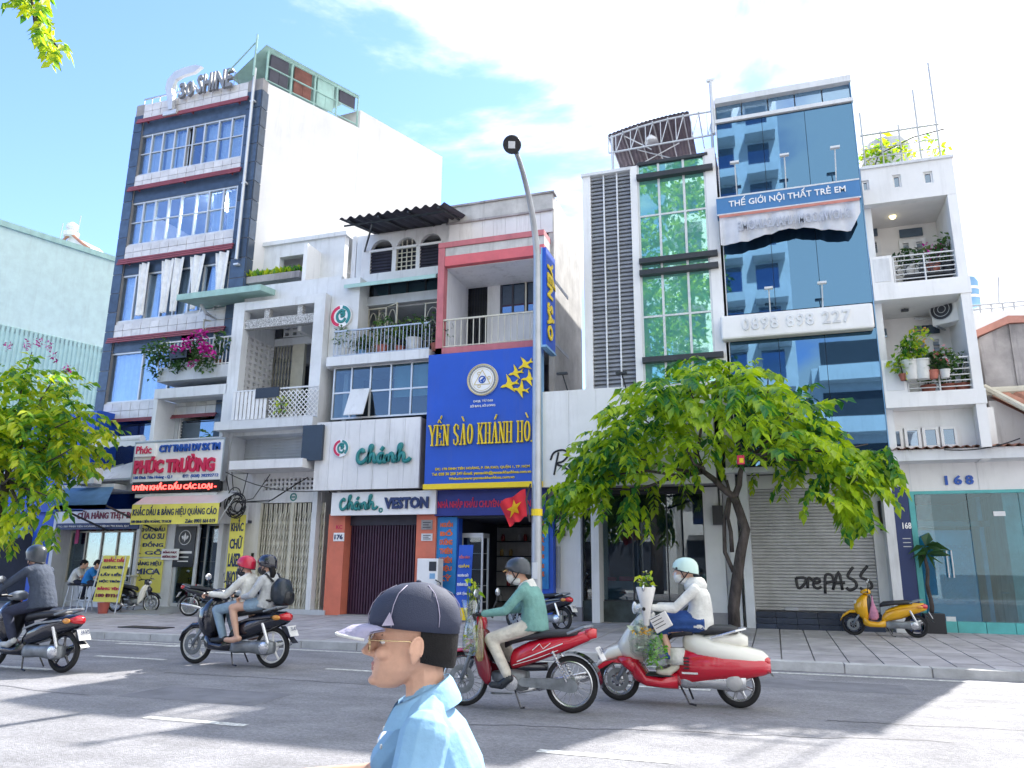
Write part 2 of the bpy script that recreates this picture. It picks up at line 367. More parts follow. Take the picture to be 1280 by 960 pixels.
# ------------------------------------------------------------------ ground, road, kerb, pavement
KY = 13.35
def SZ(y): return .12 + (y - 13.6) / 6.4 * .10
def struct(o): o['kind'] = 'structure'; return o
MB().add([(-900, -900, -.12), (900, -900, -.12), (900, 900, -.12), (-900, 900, -.12)], [(0, 1, 2, 3)]).obj('ground', m_earth, kind='structure')
MB().add([(-300, -5.6, 0), (300, -5.6, 0), (300, KY, 0), (-300, KY, 0)], [(0, 1, 2, 3)]).obj('road', m_asphalt, kind='structure')
def mark(name, pts):
    mb = MB(); mb.add([(x, y, .004) for x, y in pts], [tuple(range(len(pts)))]); return mb.obj(name, m_paint, kind='structure')
for x0, x1, y in [(-6.19, -4.98, 6.78), (-2.02, -.87, 6.78), (2.2, 3.4, 6.78), (-10.4, -9.2, 6.78), (-11.08, -9.62, 10.83), (-6.59, -5.3, 10.83), (-2.1, -.9, 10.83), (1.78, 3.1, 10.83), (-15.6, -14.2, 10.83), (6.3, 7.5, 10.83)]:
    mark('lane_dash', [(x0, y - .06), (x1, y - .06), (x1, y + .06), (x0, y + .06)])
mark('lane_dash', [(-13.5, 9.1), (-10.2, 9.1), (-10.2, 9.28), (-13.5, 9.28)])
mark('edge_line', [(-60, 12.98), (60, 12.98), (60, 13.1), (-60, 13.1)])
mark('turn_arrow', [(-12.5, 12.62), (-11.2, 12.62), (-11.2, 12.52), (-10.2, 12.72), (-11.2, 12.92), (-11.2, 12.82), (-12.5, 12.82)])
mark('direction_dash', [(-9.9, 12.0), (-8.9, 12.0), (-8.9, 12.1), (-9.9, 12.1)])
def patch(name, x0, x1, y0, y1, m, z=.002): return MB().add([(x0, y0, z), (x1, y0 + .03, z), (x1 - .05, y1, z), (x0 + .04, y1 - .03, z)], [(0, 1, 2, 3)]).obj(name, m, kind='structure')
m_patch = M('asphalt_patch', (.215, .215, .235), .9, var=.14, scale=2, bump=.5, bscale=70); m_tar = M('tar_seam', (.12, .12, .135), .6, var=.2)
for q in ((-7.5, -5.6, 7.7, 8.6), (-1.5, 1.6, 11.4, 12.3), (-14, -10.5, 11.2, 11.7), (2.6, 5.5, 7.6, 8.4)): patch('road_patch', *q, m_patch)
for x, y, n, h in ((-8.5, 9.6, 26, .03), (-3.2, 7.6, 22, .9), (.4, 9.2, 18, .2), (-12, 8.0, 20, -.4)):
    pts = []; Rk = random.Random(int(x * 10)); 
    for k in range(n): pts.append(V((x + k * .22, y + h * k / n + Rk.uniform(-.05, .05), .003)))
    mb = MB(); [mb.add([a - V((0, .011, 0)), b - V((0, .011, 0)), b + V((0, .011, 0)), a + V((0, .011, 0))], [(0, 1, 2, 3)]) for a, b in zip(pts, pts[1:])]; mb.obj('tar_seam', m_tar, kind='structure')
kerb = bx('kerb', m_joint, None, -60, 60, KY + .012, KY + .27, -.05, .10, kind='structure')
kme = MB().box(-.59, .59, 0, .28, 0, .135).mesh('kerb_stone', m_kerb)
for i in range(-22, 7):
    o = link('kerb_stone', kme, kerb, (i * 1.2 + .3, KY, rnd.uniform(-.004, .004)))
pv = MB(); pv.add([(-60, KY + .27, SZ(KY + .27) - .02), (60, KY + .27, SZ(KY + .27) - .02), (60, 34, SZ(20) + .02), (-60, 34, SZ(20) + .02)], [(0, 1, 2, 3)])
pave = pv.obj('pavement', m_joint, kind='structure')
far = MB(); tl_ = []
ts = .5; sl = math.atan(.10 / 6.4)
for i in range(-62, 22):
    for j in range(13):
        x = i * ts + .25; y = KY + .54 + j * ts
        if y > 19.95: continue
        tl_.append((x, y))
tl_.sort(key=lambda p: p[1] * 1.0 + abs(p[0] - 1.0) * .55)
tme = MB().obox((0, 0, -.012), (ts - .022, ts - .022, .03), (sl, 0, 0)).mesh('paving_tile', m_tile)
for k, (x, y) in enumerate(tl_):
    z = SZ(y) + rnd.uniform(-.003, .003)
    if k < 300: link('paving_tile', tme, pave, (x, y, z))
    else: far.obox((x, y, z - .012), (ts - .022, ts - .022, .03), (sl, 0, 0))
far.obj('paving_tile', m_tile, pave, kind='stuff')
bx('opposite_pavement', m_tile, None, -60, 60, -9, -5.6, -.1, .13, kind='structure')
# manhole covers / drain patches in the pavement
mh = None and tag(MB().lathe([(.34, 0), (.34, .03), (.30, .034), (.30, .03), (0.02, .03)], (0, 0, 0), n=20).obj('manhole_cover', m_dark), 'round iron manhole cover set in the grey pavement near the tree', 'manhole cover')
#mh.location = (.4, 15.4, SZ(15.4) + .003)
dg_ = tag(MB().box(-.6, .6, -.22, .22, 0, .02).obj('drain_grate', m_dark), 'dark rectangular drain cover in pavement left of the black scooter couple', 'drain cover')
dg_.location = (-13.6, 14.6, SZ(14.6) + .004)

# ------------------------------------------------------------------ building kit
def shell(p, mat, x0, x1, y0, y1, z0, z1, floors=(), t=.14, part_y=4.0, inner=None, roof=True):
    bx('side_wall', mat, p, x0, x0 + t, y0, y1, z0, z1)
    bx('side_wall', mat, p, x1 - t, x1, y0, y1, z0, z1)
    bx('rear_wall', mat, p, x0 + t, x1 - t, y1 - t, y1, z0, z1)
    if roof: bx('roof_slab', mat, p, x0 + t, x1 - t, y0 + .02, y1 - t, z1 - .22, z1 - .02)
    for z in floors: bx('floor_slab', mat, p, x0 + t, x1 - t, y0 + .02, y1 - t, z - .2, z)
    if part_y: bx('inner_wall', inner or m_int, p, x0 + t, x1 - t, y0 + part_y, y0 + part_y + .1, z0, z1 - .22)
def front(p, mat, x0, x1, z0, z1, Y, th=.14, holes=(), name='front_wall'):
    xs = sorted({x0, x1, *[min(max(h[k], x0), x1) for h in holes for k in (0, 1)]}); zs = sorted({z0, z1, *[min(max(h[k], z0), z1) for h in holes for k in (2, 3)]}); mb = MB()
    for j in range(len(zs) - 1):
        run = None
        for i in range(len(xs) - 1):
            cx = (xs[i] + xs[i + 1]) / 2; cz = (zs[j] + zs[j + 1]) / 2
            hole = any(h[0] < cx < h[1] and h[2] < cz < h[3] for h in holes)
            if not hole: run = (run[0], xs[i + 1]) if run else (xs[i], xs[i + 1])
            if (hole or i == len(xs) - 2) and run: mb.box(run[0], run[1], Y, Y + th, zs[j], zs[j + 1]); run = None
    return mb.obj(name, mat, p)
def win(p, x0, x1, z0, z1, Y, fm=None, pm=None, nx=2, nz=1, fw=.05, d=.07, splits=None, hsplits=None, name='window', sill=None):
    fm = fm or m_alu; pm = pm or m_glass; mb = MB()
    xs = [x0 + (x1 - x0) * k for k in (splits or [i / nx for i in range(nx + 1)])]; zs = [z0 + (z1 - z0) * k for k in (hsplits or [i / nz for i in range(nz + 1)])]
    for i, x in enumerate(xs):
        a, b = (x, x + fw) if i == 0 else (x - fw, x) if i == len(xs) - 1 else (x - fw / 2, x + fw / 2); mb.box(a, b, Y, Y + d, z0, z1)
    for j, z in enumerate(zs):
        a, b = (z, z + fw) if j == 0 else (z - fw, z) if j == len(zs) - 1 else (z - fw / 2, z + fw / 2); mb.box(x0, x1, Y + .004, Y + d - .004, a, b)
    w = mb.obj(name, fm, p)
    for i in range(len(xs) - 1):
        for j in range(len(zs) - 1):
            MB().box(xs[i] + .01, xs[i + 1] - .01, Y + d * .45, Y + d * .45 + .012, zs[j] + .01, zs[j + 1] - .01).obj('pane', pm, w)
    if sill: bx('sill', sill, w, x0 - .05, x1 + .05, Y - .06, Y + .05, z0 - .07, z0 - .003)
    return w
def rail(p, x0, x1, z0, z1, Y, n=14, mat=None, r=.014, ends=(0, 0), name='railing', hbars=0):
    mat = mat or m_dark; mb = MB()
    mb.box(x0, x1, Y - .025, Y + .025, z1 - .045, z1); mb.box(x0, x1, Y - .016, Y + .016, z0 + .03, z0 + .06)
    for k in range(n + 1):
        x = x0 + (x1 - x0) * k / n; mb.box(x - r, x + r, Y - r * .9, Y + r * .9, z0, z1 - .02)
    for k in range(hbars): z = z0 + (z1 - z0) * (k + 1) / (hbars + 1); mb.box(x0, x1, Y - .011, Y + .011, z - .012, z + .012)
    return mb.obj(name, mat, p)
def grille(p, x0, x1, z0, z1, Y, n=5, mat=None, arches=2, name='iron_grille', bar=.011):
    """welded window grille with arched heads"""
    mat = mat or m_cream; mb = MB(); f = .035
    mb.box(x0, x0 + f, Y - .02, Y + .02, z0, z1); mb.box(x1 - f, x1, Y - .02, Y + .02, z0, z1); mb.box(x0, x1, Y - .019, Y + .019, z0, z0 + f); mb.box(x0, x1, Y - .019, Y + .019, z1 - f, z1)
    w = (x1 - x0 - 2 * f) / max(arches, 1); h = z1 - z0
    for a in range(arches):
        c = x0 + f + w * (a + .5)
        for q, zz in ((.46, .62), (.28, .5)):
            pts = [(c - w * q, Y, z0 + f)] + [(c - w * q * math.cos(t), Y, z0 + h * zz + h * .32 * q * 2 * math.sin(t)) for t in [math.pi * k / 8 for k in range(9)]] + [(c + w * q, Y, z0 + f)]
            mb.tube(pts, bar, 4)
        mb.box(c - bar, c + bar, Y - .008, Y + .008, z0 + f, z0 + h * .55)
    mb.box(x0 + f, x1 - f, Y - .01, Y + .01, z0 + h * .3, z0 + h * .3 + .02)
    return mb.obj(name, mat, p)
def lattice_gate(p, x0, x1, z0, z1, Y, n=9, mat=None, name='folding_gate', rows=6):
    """concertina gate: uprights joined by crossed flats"""
    mat = mat or m_cream; mb = MB()
    for k in range(n + 1):
        x = x0 + (x1 - x0) * k / n; mb.box(x - .014, x + .014, Y - .012, Y + .012, z0, z1)
    dz = (z1 - z0) / rows
    for k in range(n):
        a = x0 + (x1 - x0) * k / n; b = x0 + (x1 - x0) * (k + 1) / n
        for r in range(rows):
            za = z0 + dz * (r + .15); zb = z0 + dz * (r + .85)
            mb.add([(a, Y - .018, za), (a, Y - .018, za + .03), (b, Y - .018, zb + .03), (b, Y - .018, zb)], [(0, 1, 2, 3), (3, 2, 1, 0)])
            mb.add([(a, Y + .018, zb), (a, Y + .018, zb + .03), (b, Y + .018, za + .03), (b, Y + .018, za)], [(0, 1, 2, 3), (3, 2, 1, 0)])
    return mb.obj(name, mat, p)
def block_mesh(w, h, t, mat, hole=.56):
    mb = MB(); a = w * (1 - hole) / 2; b = h * (1 - hole) / 2
    mb.box(-w / 2, -w / 2 + a, 0, t, 0, h); mb.box(w / 2 - a, w / 2, 0, t, 0, h); mb.box(-w / 2 + a, w / 2 - a, 0, t, 0, b); mb.box(-w / 2 + a, w / 2 - a, 0, t, h - b, h)
    return mb.mesh('breeze_block', mat)
def block_screen(p, x0, x1, z0, z1, Y, nx, nz, mat, t=.09):
    w = (x1 - x0) / nx; h = (z1 - z0) / nz; me = block_mesh(w * .985, h * .985, t, mat)
    for i in range(nx):
        for j in range(nz): link('breeze_block', me, p, (x0 + w * (i + .5), Y, z0 + h * j))
def block_screen_side(p, X, y0, y1, z0, z1, ny, nz, mat, t=.09):
    w = (y1 - y0) / ny; h = (z1 - z0) / nz; mb = MB(); mm = block_mesh(w * .985, h * .985, t, mat)
    me = mm.copy(); me.transform(Matrix.Rotation(math.pi / 2, 4, 'Z'))
    for i in range(ny):
        for j in range(nz): link('breeze_block', me, p, (X, y0 + w * (i + .5), z0 + h * j))
def curtain(p, x0, x1, z0, z1, Y, mat=None, waves=None, amp=.04, name='curtain', flare=0):
    n = max(8, int((x1 - x0) * 26)); mb = MB(); rows = 5; rings = []
    for j in range(rows):
        k = j / (rows - 1); row = []
        for i in range(n + 1):
            s = i / n; x = x0 + (x1 - x0) * s; c = (x0 + x1) / 2; x = c + (x - c) * (1 + flare * (k - .5))
            row.append(V((x, Y + amp * math.sin(s * (x1 - x0) * 30 + k * .6) + amp * .5 * math.sin(s * 11 + k * 2), z1 + (z0 - z1) * k)))
        rings.append(row)
    return MB().loft(rings, caps=False, closed=False).obj(name, mat or m_curtain, p, smooth=True)
def leafage(mb, c, rr, n, size, droop=.35, seed=1, flat=False):
    """a cloud of separate folded leaves inside an ellipsoid"""
    R = random.Random(seed); c = V(c)
    for _ in range(n):
        while True:
            q = V((R.uniform(-1, 1), R.uniform(-1, 1), R.uniform(-1, 1)))
            if q.length < 1: break
        p = c + V((q.x * rr[0], q.y * rr[1], q.z * rr[2])); leaf(mb, p, R, size * R.uniform(.6, 1.25), droop)
def leaf(mb, p, R, s, droop=.35, d=None):
    d = d or V((R.gauss(0, 1), R.gauss(0, 1), R.gauss(0, .6) - droop)); d.normalize()
    a = d.cross(V((R.gauss(0, .5), R.gauss(0, .5), 1)));
    if a.length < 1e-4: a = V((1, 0, 0))
    a.normalize(); nrm = a.cross(d)
    w = s * .27; q = p + d * s * .45 - nrm * s * .05; e = p + d * s - V((0, 0, s * .18)) 
    mb.add([p, q + a * w + nrm * s * .09, e, q - a * w + nrm * s * .09, q], [(0, 4, 1), (1, 4, 2), (0, 3, 4), (3, 2, 4)])
def pot_plant(label, loc, h=.6, r=.3, pot=.18, poth=.28, mat=None, pm=None, n=110, ls=.16, flower=None, group='potted plants on the balconies', droop=.3, seed=0):
    t = T('potted_plant', label, 'potted plant', loc, group); x, y, z = loc
    if poth: MB().lathe([(pot * .7, 0), (pot, poth), (pot * 1.08, poth), (pot * 1.08, poth + .03), (pot * .9, poth + .03), (pot * .85, poth - .03), (.01, poth - .03)], loc, n=14).obj('pot', pm or m_pot, t, smooth=40)
    mb = MB(); leafage(mb, (x, y, z + poth + h * .55), (r, r * .8, h * .55), n, ls, droop, seed + int(x * 31))
    mb.obj('foliage', mat or m_leafD, t)
    st = MB(); R = random.Random(seed)
    for k in range(4): st.tube([(x, y, z + poth * .9), (x + R.uniform(-r, r) * .5, y + R.uniform(-r, r) * .4, z + poth + h * .8)], .008, 4)
    st.obj('stem', m_wood, t)
    if flower:
        fb = MB(); leafage(fb, (x, y - r * .3, z + poth + h * .7), (r * .9, r * .7, h * .5), max(6, n // 5), ls * .7, 0, seed + 5); fb.obj('flower', flower, t)
    return t
def aircon(label, loc, w=.85, h=.6, d=.3, rz=0):
    t = T('air_conditioner', label, 'air conditioner'); mb = MB().box(-w / 2, w / 2, -d / 2, d / 2, 0, h); mb.obj('casing', m_white2, t, bevel=.015)
    MB().torus((w * -.16, -d / 2 - .005, h / 2), h * .36, .012, 'Y', 24, 6).torus((w * -.16, -d / 2 - .005, h / 2), h * .24, .008, 'Y', 24, 6).torus((w * -.16, -d / 2 - .005, h / 2), h * .12, .008, 'Y', 20, 6).obj('fan_grille', m_alu, t)
    MB().lathe([(h * .37, 0), (h * .37, .006), (.01, .006)], (w * -.16, -d / 2 + .003, h / 2), Matrix.Rotation(math.pi / 2, 3, 'X'), 24).obj('fan_opening', m_dark, t)
    mb = MB(); mb.box(-w * .4, -w * .36, -d / 2, d / 2 + .1, -.05, -.002); mb.box(w * .36, w * .4, -d / 2, d / 2 + .1, -.05, -.002); mb.obj('bracket', m_steel, t)
    t.location = loc; t.rotation_euler.z = rz; return t
def corrugated(x0, x1, pts, mat, p, name='corrugated_sheet', pitch=.16, amp=.035, th=.012):
    """wavy sheet: waves run along X, profile pts in (Y,Z)"""
    n = int((x1 - x0) / pitch * 6); rings = []
    for y, z in pts: rings.append([V((x0 + (x1 - x0) * i / n, y, z + amp * math.sin(2 * math.pi * i / 6))) for i in range(n + 1)])
    mb = MB().loft(rings, caps=False, closed=False); k = len(mb.v)
    mb.loft([[q - V((0, 0, th)) for q in r] for r in rings[::-1]], caps=False, closed=False)
    return mb.obj(name, mat, p, smooth=True)
U = 19.2          # plane of the upper fronts and sign boards
GF = 20.0         # plane of the ground-floor shopfronts
UU = lambda u, v, Y=U: at(u, v, Y)
GZ = SZ(20)

# ================================================================== far-left white house with seafoam cladding
za = at(0, 275, 24); zb = at_z(140, 320, za.z); dv = (zb - za); dv.z = 0; dv.normalize()
fl = T('far_house', 'white rendered house with a pale green corrugated lower wall behind the left tree', 'house', (za.x, za.y, GZ))
nrm = V((dv.y, -dv.x, 0)); A0 = za - dv * 3; A1 = zb + dv * 4
def slab(mb, a, b, z0, z1, th): 
    p = [V((a.x, a.y, 0)), V((b.x, b.y, 0)), V((b.x, b.y, 0)) - nrm * th, V((a.x, a.y, 0)) - nrm * th]
    return mb.add([q + V((0, 0, z0)) for q in p] + [q + V((0, 0, z1)) for q in p], [(0, 3, 2, 1), (4, 5, 6, 7), (0, 1, 5, 4), (1, 2, 6, 5), (2, 3, 7, 6), (3, 0, 4, 7)])
zs_ = at(65, 396, 24.6).z
slab(MB(), A0, A1, zs_ - .3, za.z - .28, 6).obj('wall', m_mint_w, fl)
slab(MB(), A0 + nrm * .12, A1 + nrm * .12, za.z - .28, za.z, 6.4).obj('roof_edge', m_teal, fl)
mbc = MB(); Ln = (A1 - A0).length; n = int(Ln / .2)
for i in range(n):
    a = A0 + dv * (Ln * i / n) + nrm * .02; b = A0 + dv * (Ln * (i + .6) / n) + nrm * .02; slab(mbc, a, b, GZ, zs_, .1)
slab(mbc, A0, A1, GZ, zs_ - .01, .2); mbc.obj('cladding', m_seafoam, fl)
# roof ornament further back
q = at(88, 300, 32)
orn = T('rooftop_shrine', 'small white ornamental roof turret with pointed eaves above the far left house', 'turret', q)
MB().prism([(q.x - 1.3, q.z - 1.2), (q.x + 1.6, q.z - 1.2), (q.x + 1.2, q.z - .55), (q.x + .1, q.z + .25), (q.x - 1.0, q.z - .4)], q.y, q.y + 2).obj('gable', m_white, orn)
MB().tube([(q.x - 1.35, q.y - .1, q.z - .75), (q.x - .6, q.y - .1, q.z - .1), (q.x + .1, q.y - .1, q.z + .35), (q.x + .9, q.y - .1, q.z - .25), (q.x + 1.7, q.y - .1, q.z - .8)], .09, 6).obj('eave_ridge', m_rtile, orn)
MB().lathe([(.42, .2), (.46, .45), (.2, .6), (.36, .8), (.3, 1.0), (.05, 1.15)], q, n=10).obj('finial', m_white, orn)
MB().tube([(q.x + .5, q.y, q.z + .4), (q.x + .55, q.y, q.z + 1.5)], .025, 5).tube([(q.x - .9, q.y, q.z - .3), (q.x - .8, q.y, q.z + 1.2)], .025, 5).obj('mast', m_steel, orn)

# ================================================================== blue-fronted shop at the left edge
bl = T('blue_shop', 'blue shopfront behind the left tree with an awning over a dark doorway', 'shop', (-26, U, GZ))
xr = UU(115, 560).x; xl = UU(-90, 560).x
zt = UU(112, 514).z; zb_ = UU(60, 640).z
bx('body_wall', m_blue, bl, xl, xr - .06, U + .2, U + 9, zb_ - .1, zt + .05)
bx('sign_board', m_blue, bl, xl - .05, xr, U, U + .19, zb_, zt)
z1 = UU(35, 664).z; z0 = UU(35, 684).z; xa = UU(33, 670).x
xp0, xp1 = UU(33, 700).x, UU(64, 700).x
bx('front_pier', m_blue, bl, xp0, xp1, U + .1, U + 9, GZ, zb_ - .1)
bx('doorway', m_int, bl, xl, xp0, U + 2.2, U + 2.4, GZ, zb_ - .1)
MB().prism_y([(U - .9, z0), (U - .9, z0 + .25), (U + .2, z1 + .2), (U + .2, z1)], xl, xa).obj('awning', m_bluel, bl)
text('THƯƠNG', UU(-48, 590).x, UU(33, 592).x, UU(0, 603).z, UU(0, 585).z, U - .012, m_whitel, bl, .01)
text('GIA', UU(-8, 612).x, UU(14, 612).x, UU(0, 616).z, UU(0, 609).z, U - .012, m_whitel, bl, .01)

# ================================================================== tall six-storey house with white tile bands
xl = at(171, 131, GF).x; xr = at(329, 100, GF).x; zt = at(176, 131, GF).z
ztop = zt
tw = T('tiled_tower_house', 'tall six storey house with white tile bands and blue granite edges', 'house', ((xl + xr) / 2, GF, GZ))
def zl(v, u=160): return at(u, v, GF).z
P2 = at_z(449, 160, ztop - .05); P3 = at_z(553, 196, ztop + .75); yb = P3.y; ym = P2.y
bands = [(zl(150, 176), zl(132, 177)), (zl(235, 164.5), zl(221, 167)), (zl(325, 150), zl(309.5, 153)), (zl(423, 136), zl(407, 138)), (zl(525.5, 120), zl(506, 123))]
reds = [(zl(158, 173), zl(151, 175)), (zl(243, 160), zl(235.5, 163)), (zl(334.5, 146.5), zl(326, 148)), (zl(432, 132), zl(424, 134)), (zl(531, 119), zl(526, 119))]
wins = [(zl(219, 171), zl(169, 174.5)), (zl(307, 155.5), zl(254, 161)), (zl(403, 141), zl(345, 147.4)), (zl(504.5, 124.4), zl(442, 134))]
floors = [w[0] - .75 for w in wins]
m_side = M('side_render', (.74, .73, .745), .8, var=.05, scale=.6, streak=.18, bump=.06)
shell(tw, m_side, xl, xr, GF + .3, ym, GZ, zt - .05, floors, t=.2, part_y=3.6)
# the lot widens to the rear: its alley wall runs off square
MB().prism_z([(xr + .003, GF + .3), (P2.x, P2.y), (P2.x - .3, P2.y + .1), (xr - .15, GF + 1)], 8.5, zt - .05).obj('alley_wall', m_side, tw)
MB().prism_z([(P2.x + .01, P2.y), (P3.x, P3.y), (P3.x - 6, P3.y + 1.5), (P2.x - 6, P2.y + .5)], 8.5, zt + .75).obj('rear_block', M('rear_render', (.70, .69, .68), .8, var=.05, scale=.6, streak=.15), tw)
MB().prism_z([(xr - .1, GF + .5), (P2.x - .2, P2.y), (xl + .3, P2.y), (xl + .3, GF + .5)], zt - .3, zt - .08).obj('terrace_slab', m_conc, tw)
def AL(y): return xr + (P2.x - xr) * (y - GF - .3) / (P2.y - GF - .3)
for z in floors: bx('ceiling_slab', m_intl, tw, xl + .25, xr - .25, GF + .32, GF + 3.5, z - .235, z - .21)
cl0, cl1 = xl, xl + .42; cr0, cr1 = xr - .62, xr
bot = at(119, 531, GF).z
for nm, a, b in (('corner_pier', cl0, cl1), ('corner_pier', cr0, cr1)):
    bx(nm, m_joint, tw, a + .01, b - .01, GF + .02, GF + .5, GZ, ztop)
    k = 0; z = GZ; tm = MB().box(-(b - a) / 2 + .012, (b - a) / 2 - .012, 0, .03, .012, .70).mesh('granite_slab', m_granite)
    while z < ztop - .5: link('granite_slab', tm, tw, ((a + b) / 2, GF - .01, z)); z += .715
    # the return on the alley side
    if a > xl + 1:
        z = GZ; tm2 = MB().box(0, .03, -.24, .24, .012, .70).mesh('granite_slab', m_granite)
        while z < ztop - .5: link('granite_slab', tm2, tw, (b - .004, GF + .26, z)); z += .715
wx0 = at(174.5, 170, GF).x; wx1 = cr0 - .05
bandx0 = cl1 - .02
for i, (z0, z1) in enumerate(bands):
    bx('band_wall', m_joint, tw, bandx0, cr0 + .01, GF + .03, GF + .3, z0, z1)
    ncol = 12; nrow = 2 if i else 2; w = (cr0 - bandx0) / ncol; h = (z1 - z0) / nrow
    tm = MB().box(-w / 2 + .008, w / 2 - .008, 0, .025, .008, h - .008).mesh('white_tile', m_wtile)
    for a in range(ncol):
        for b in range(nrow): link('white_tile', tm, tw, (bandx0 + w * (a + .5), GF + rnd.uniform(0, .006), z0 + h * b))
for i, (z0, z1) in enumerate(reds):
    mb = MB(); d = (z1 - z0) / 3
    for k in range(3): mb.box(bandx0 - .15, cr0 + .12, GF - .16 + .03 * k, GF - .11 + .03 * k, z0 + d * k + d * .28, z0 + d * (k + 1) - d * .1)
    [mb.box(x, x + .03, GF - .1, GF + .01, z0 + d * .3, z1 - d * .1) for x in (bandx0 + .3, (bandx0 + cr0) / 2, cr0 - .3)]; mb.obj('red_cornice', m_red, tw)
# dark lintel walls between cornice and window
for i, (w0, w1) in enumerate(wins):
    zr = reds[i][0]
    bx('lintel_wall', m_granite, tw, bandx0, cr0 + .01, GF + .06, GF + .3, w1, bands[i][0])
    zbnd = bands[i + 1][1]
    if w0 > zbnd + .02: bx('sill_wall', m_wtile, tw, bandx0, cr0 + .01, GF + .05, GF + .3, zbnd, w0)
    sp = [[0, .115, .225, .34, .46, .52, .625, .76, .88, 1], [0, .12, .235, .36, .48, .62, .74, .87, 1], [0, .14, .26, .4, .52, .65, .77, .89, 1], [0, .3, .55, .78, 1]][i]
    w = win(tw, wx0, wx1, w0, w1, GF + .08, m_alu, m_glass, splits=sp, fw=.055, d=.1)
    if i == 0:   # one sash stands open: remove its pane
        ps = [o for o in w.children]; bpy.data.objects.remove(ps[4])
    if i < 2: bx('transom', m_alu, w, wx0, wx1, GF + .09, GF + .15, w0 + (w1 - w0) * .52, w0 + (w1 - w0) * .52 + .035)
    segs = {0: [(.01, .22), (.23, .34), (.345, .45), (.63, .75), (.76, .99)], 1: [(.01, .22), (.74, .86), (.88, .99)], 2: [(.02, .16), (.17, .34), (.36, .5), (.52, .76), (.8, .99)], 3: [(.02, .42), (.8, .98)]}[i]
    for a, b in segs: curtain(tw, wx0 + (wx1 - wx0) * a, wx0 + (wx1 - wx0) * b, w0 + .03, w1 - .04, GF + .3, waves=6, amp=.035)
# ceiling light seen through the fourth-floor window
ll = tag(bx('panel_light', m_lamp, None, wx0 + 3.1, wx0 + 3.7, GF + .9, GF + 1.5, wins[1][1] - .12, wins[1][1] - .09), 'square ceiling light glowing inside the fourth floor window of the tall house', 'light')
# curtains blown out over the sills on the third floor
for a, fl_ in ((.19, .1), (.41, .25), (.5, .3), (.68, .45), (.9, .3)):
    w0, w1 = wins[2]; x = wx0 + (wx1 - wx0) * a
    c_ = curtain(tw, x, x + .42, w0 + .12, w1 + .32, GF - .06, amp=.05, flare=-fl_ * 2.6)
# roof: steel rail, letters, canopy
rail(tw, xl + .1, xr - 3.4, zt + .02, zt + .42, GF + .25, 6, m_steel)
pxm = at(318, 97, GF - .12).x
pp = MB().tube([(pxm, GF - .12, zt + .35), (pxm, GF - .12, zl(345))], .055, 8)
for z in (zt - 1, zt - 4.2, zt - 7.2, zt - 10): pp.box(pxm - .09, pxm + .09, GF - .14, GF + .02, z, z + .06)
pp.obj('downpipe', m_alu, tw)
sg = T('rooftop_letter_sign', 'grey channel letters with a feather emblem on the roof edge of the tall house', 'sign', (at(250, 115, GF).x, GF, zt))
m_sgl = M('sign_grey', (.22, .23, .25), .6); lx0 = at(224, 120, GF - .15).x; lx1 = at(290, 103, GF - .15).x
text('30', lx0, lx0 + (lx1 - lx0) * .28, zt - .25, zt + .38, GF - .15, m_sgl, sg, .03, depth=.12)
text('SHINE', lx0 + (lx1 - lx0) * .34, lx1, zt - .22, zt + .55, GF - .15, m_sgl, sg, .03, depth=.12)
bx('hyphen', m_alu, sg, lx0 + (lx1 - lx0) * .29, lx0 + (lx1 - lx0) * .325, GF - .2, GF - .1, zt + .1, zt + .18)
fx = lx0 - .3; zt -= .42
MB().prism([(fx - .05, zt - .25), (fx + .12, zt - .25), (fx + .08, zt + .3), (fx + .0, zt + .62), (fx + .12, zt + .98), (fx + .4, zt + 1.08), (fx + .95, zt + 1.12), (fx + 1.25, zt + 1.3), (fx + .95, zt + 1.42), (fx + .45, zt + 1.42), (fx + .02, zt + 1.34), (fx - .28, zt + 1.05), (fx - .32, zt + .7), (fx - .18, zt + .3)], GF - .24, GF - .1).obj('feather_emblem', m_alu, sg)
MB().prism([(fx - .3, zt - .45), (fx + .3, zt - .45), (fx + .3, zt - .28), (fx - .3, zt - .28)], GF - .22, GF - .1).obj('emblem_base', m_alu, sg)
zt += .42; sb = MB()
for k in range(8): x = lx0 - .3 + (lx1 - lx0 + .3) * k / 7; sb.tube([(x, GF - .05, zt - .1), (x, GF - .05, zt + .5), (x + .0, GF + .3, zt + .05)], .015, 4)
sb.obj('sign_frame', m_steel, sg)
# terrace canopy and rusty panels along the alley edge
can = T('roof_terrace_canopy', 'green sheeted roof terrace frame with rusty brown panels atop the tall house', 'canopy', (xr, GF + 2, zt))
yA, yB = GF + .3, ym
pts = [yA + (yB - yA) * k / 4 for k in range(5)]
fr = MB()
for y in pts:
    for dx in (0,): fr.tube([(AL(y) - .12, y, zt - .05), (AL(y) - .12, y, zt + 1.34)], .045, 6)
[fr.tube([(xr - .12, yA, zt + h_), (AL(yB) - .12, yB, zt + h_)], r_, 6) for h_, r_ in ((1.32, .05), (.7, .03), (.12, .03))]
fr.obj('steel_frame', m_teal, can)
for i in range(4):
    y0, y1 = pts[i] + .1, pts[i + 1] - .1
    for a, b, g in ((.15, .66, (.03, .5)), (.72, 1.28, (.03, .97)), (.15, .66, (.52, .98))):
        if (i, a) == (3, .15): continue
        ya_, yb_ = y0 + (y1 - y0) * g[0], y0 + (y1 - y0) * g[1]; MB().prism_z([(AL(ya_) - .13, ya_), (AL(yb_) - .13, yb_), (AL(yb_) - .17, yb_), (AL(ya_) - .17, ya_)], zt + a, zt + b).obj('rusty_panel', [m_rust, m_corr, m_pink, m_rust, m_corr, m_teal][(i * 2 + int(a * 10)) % 6], can)
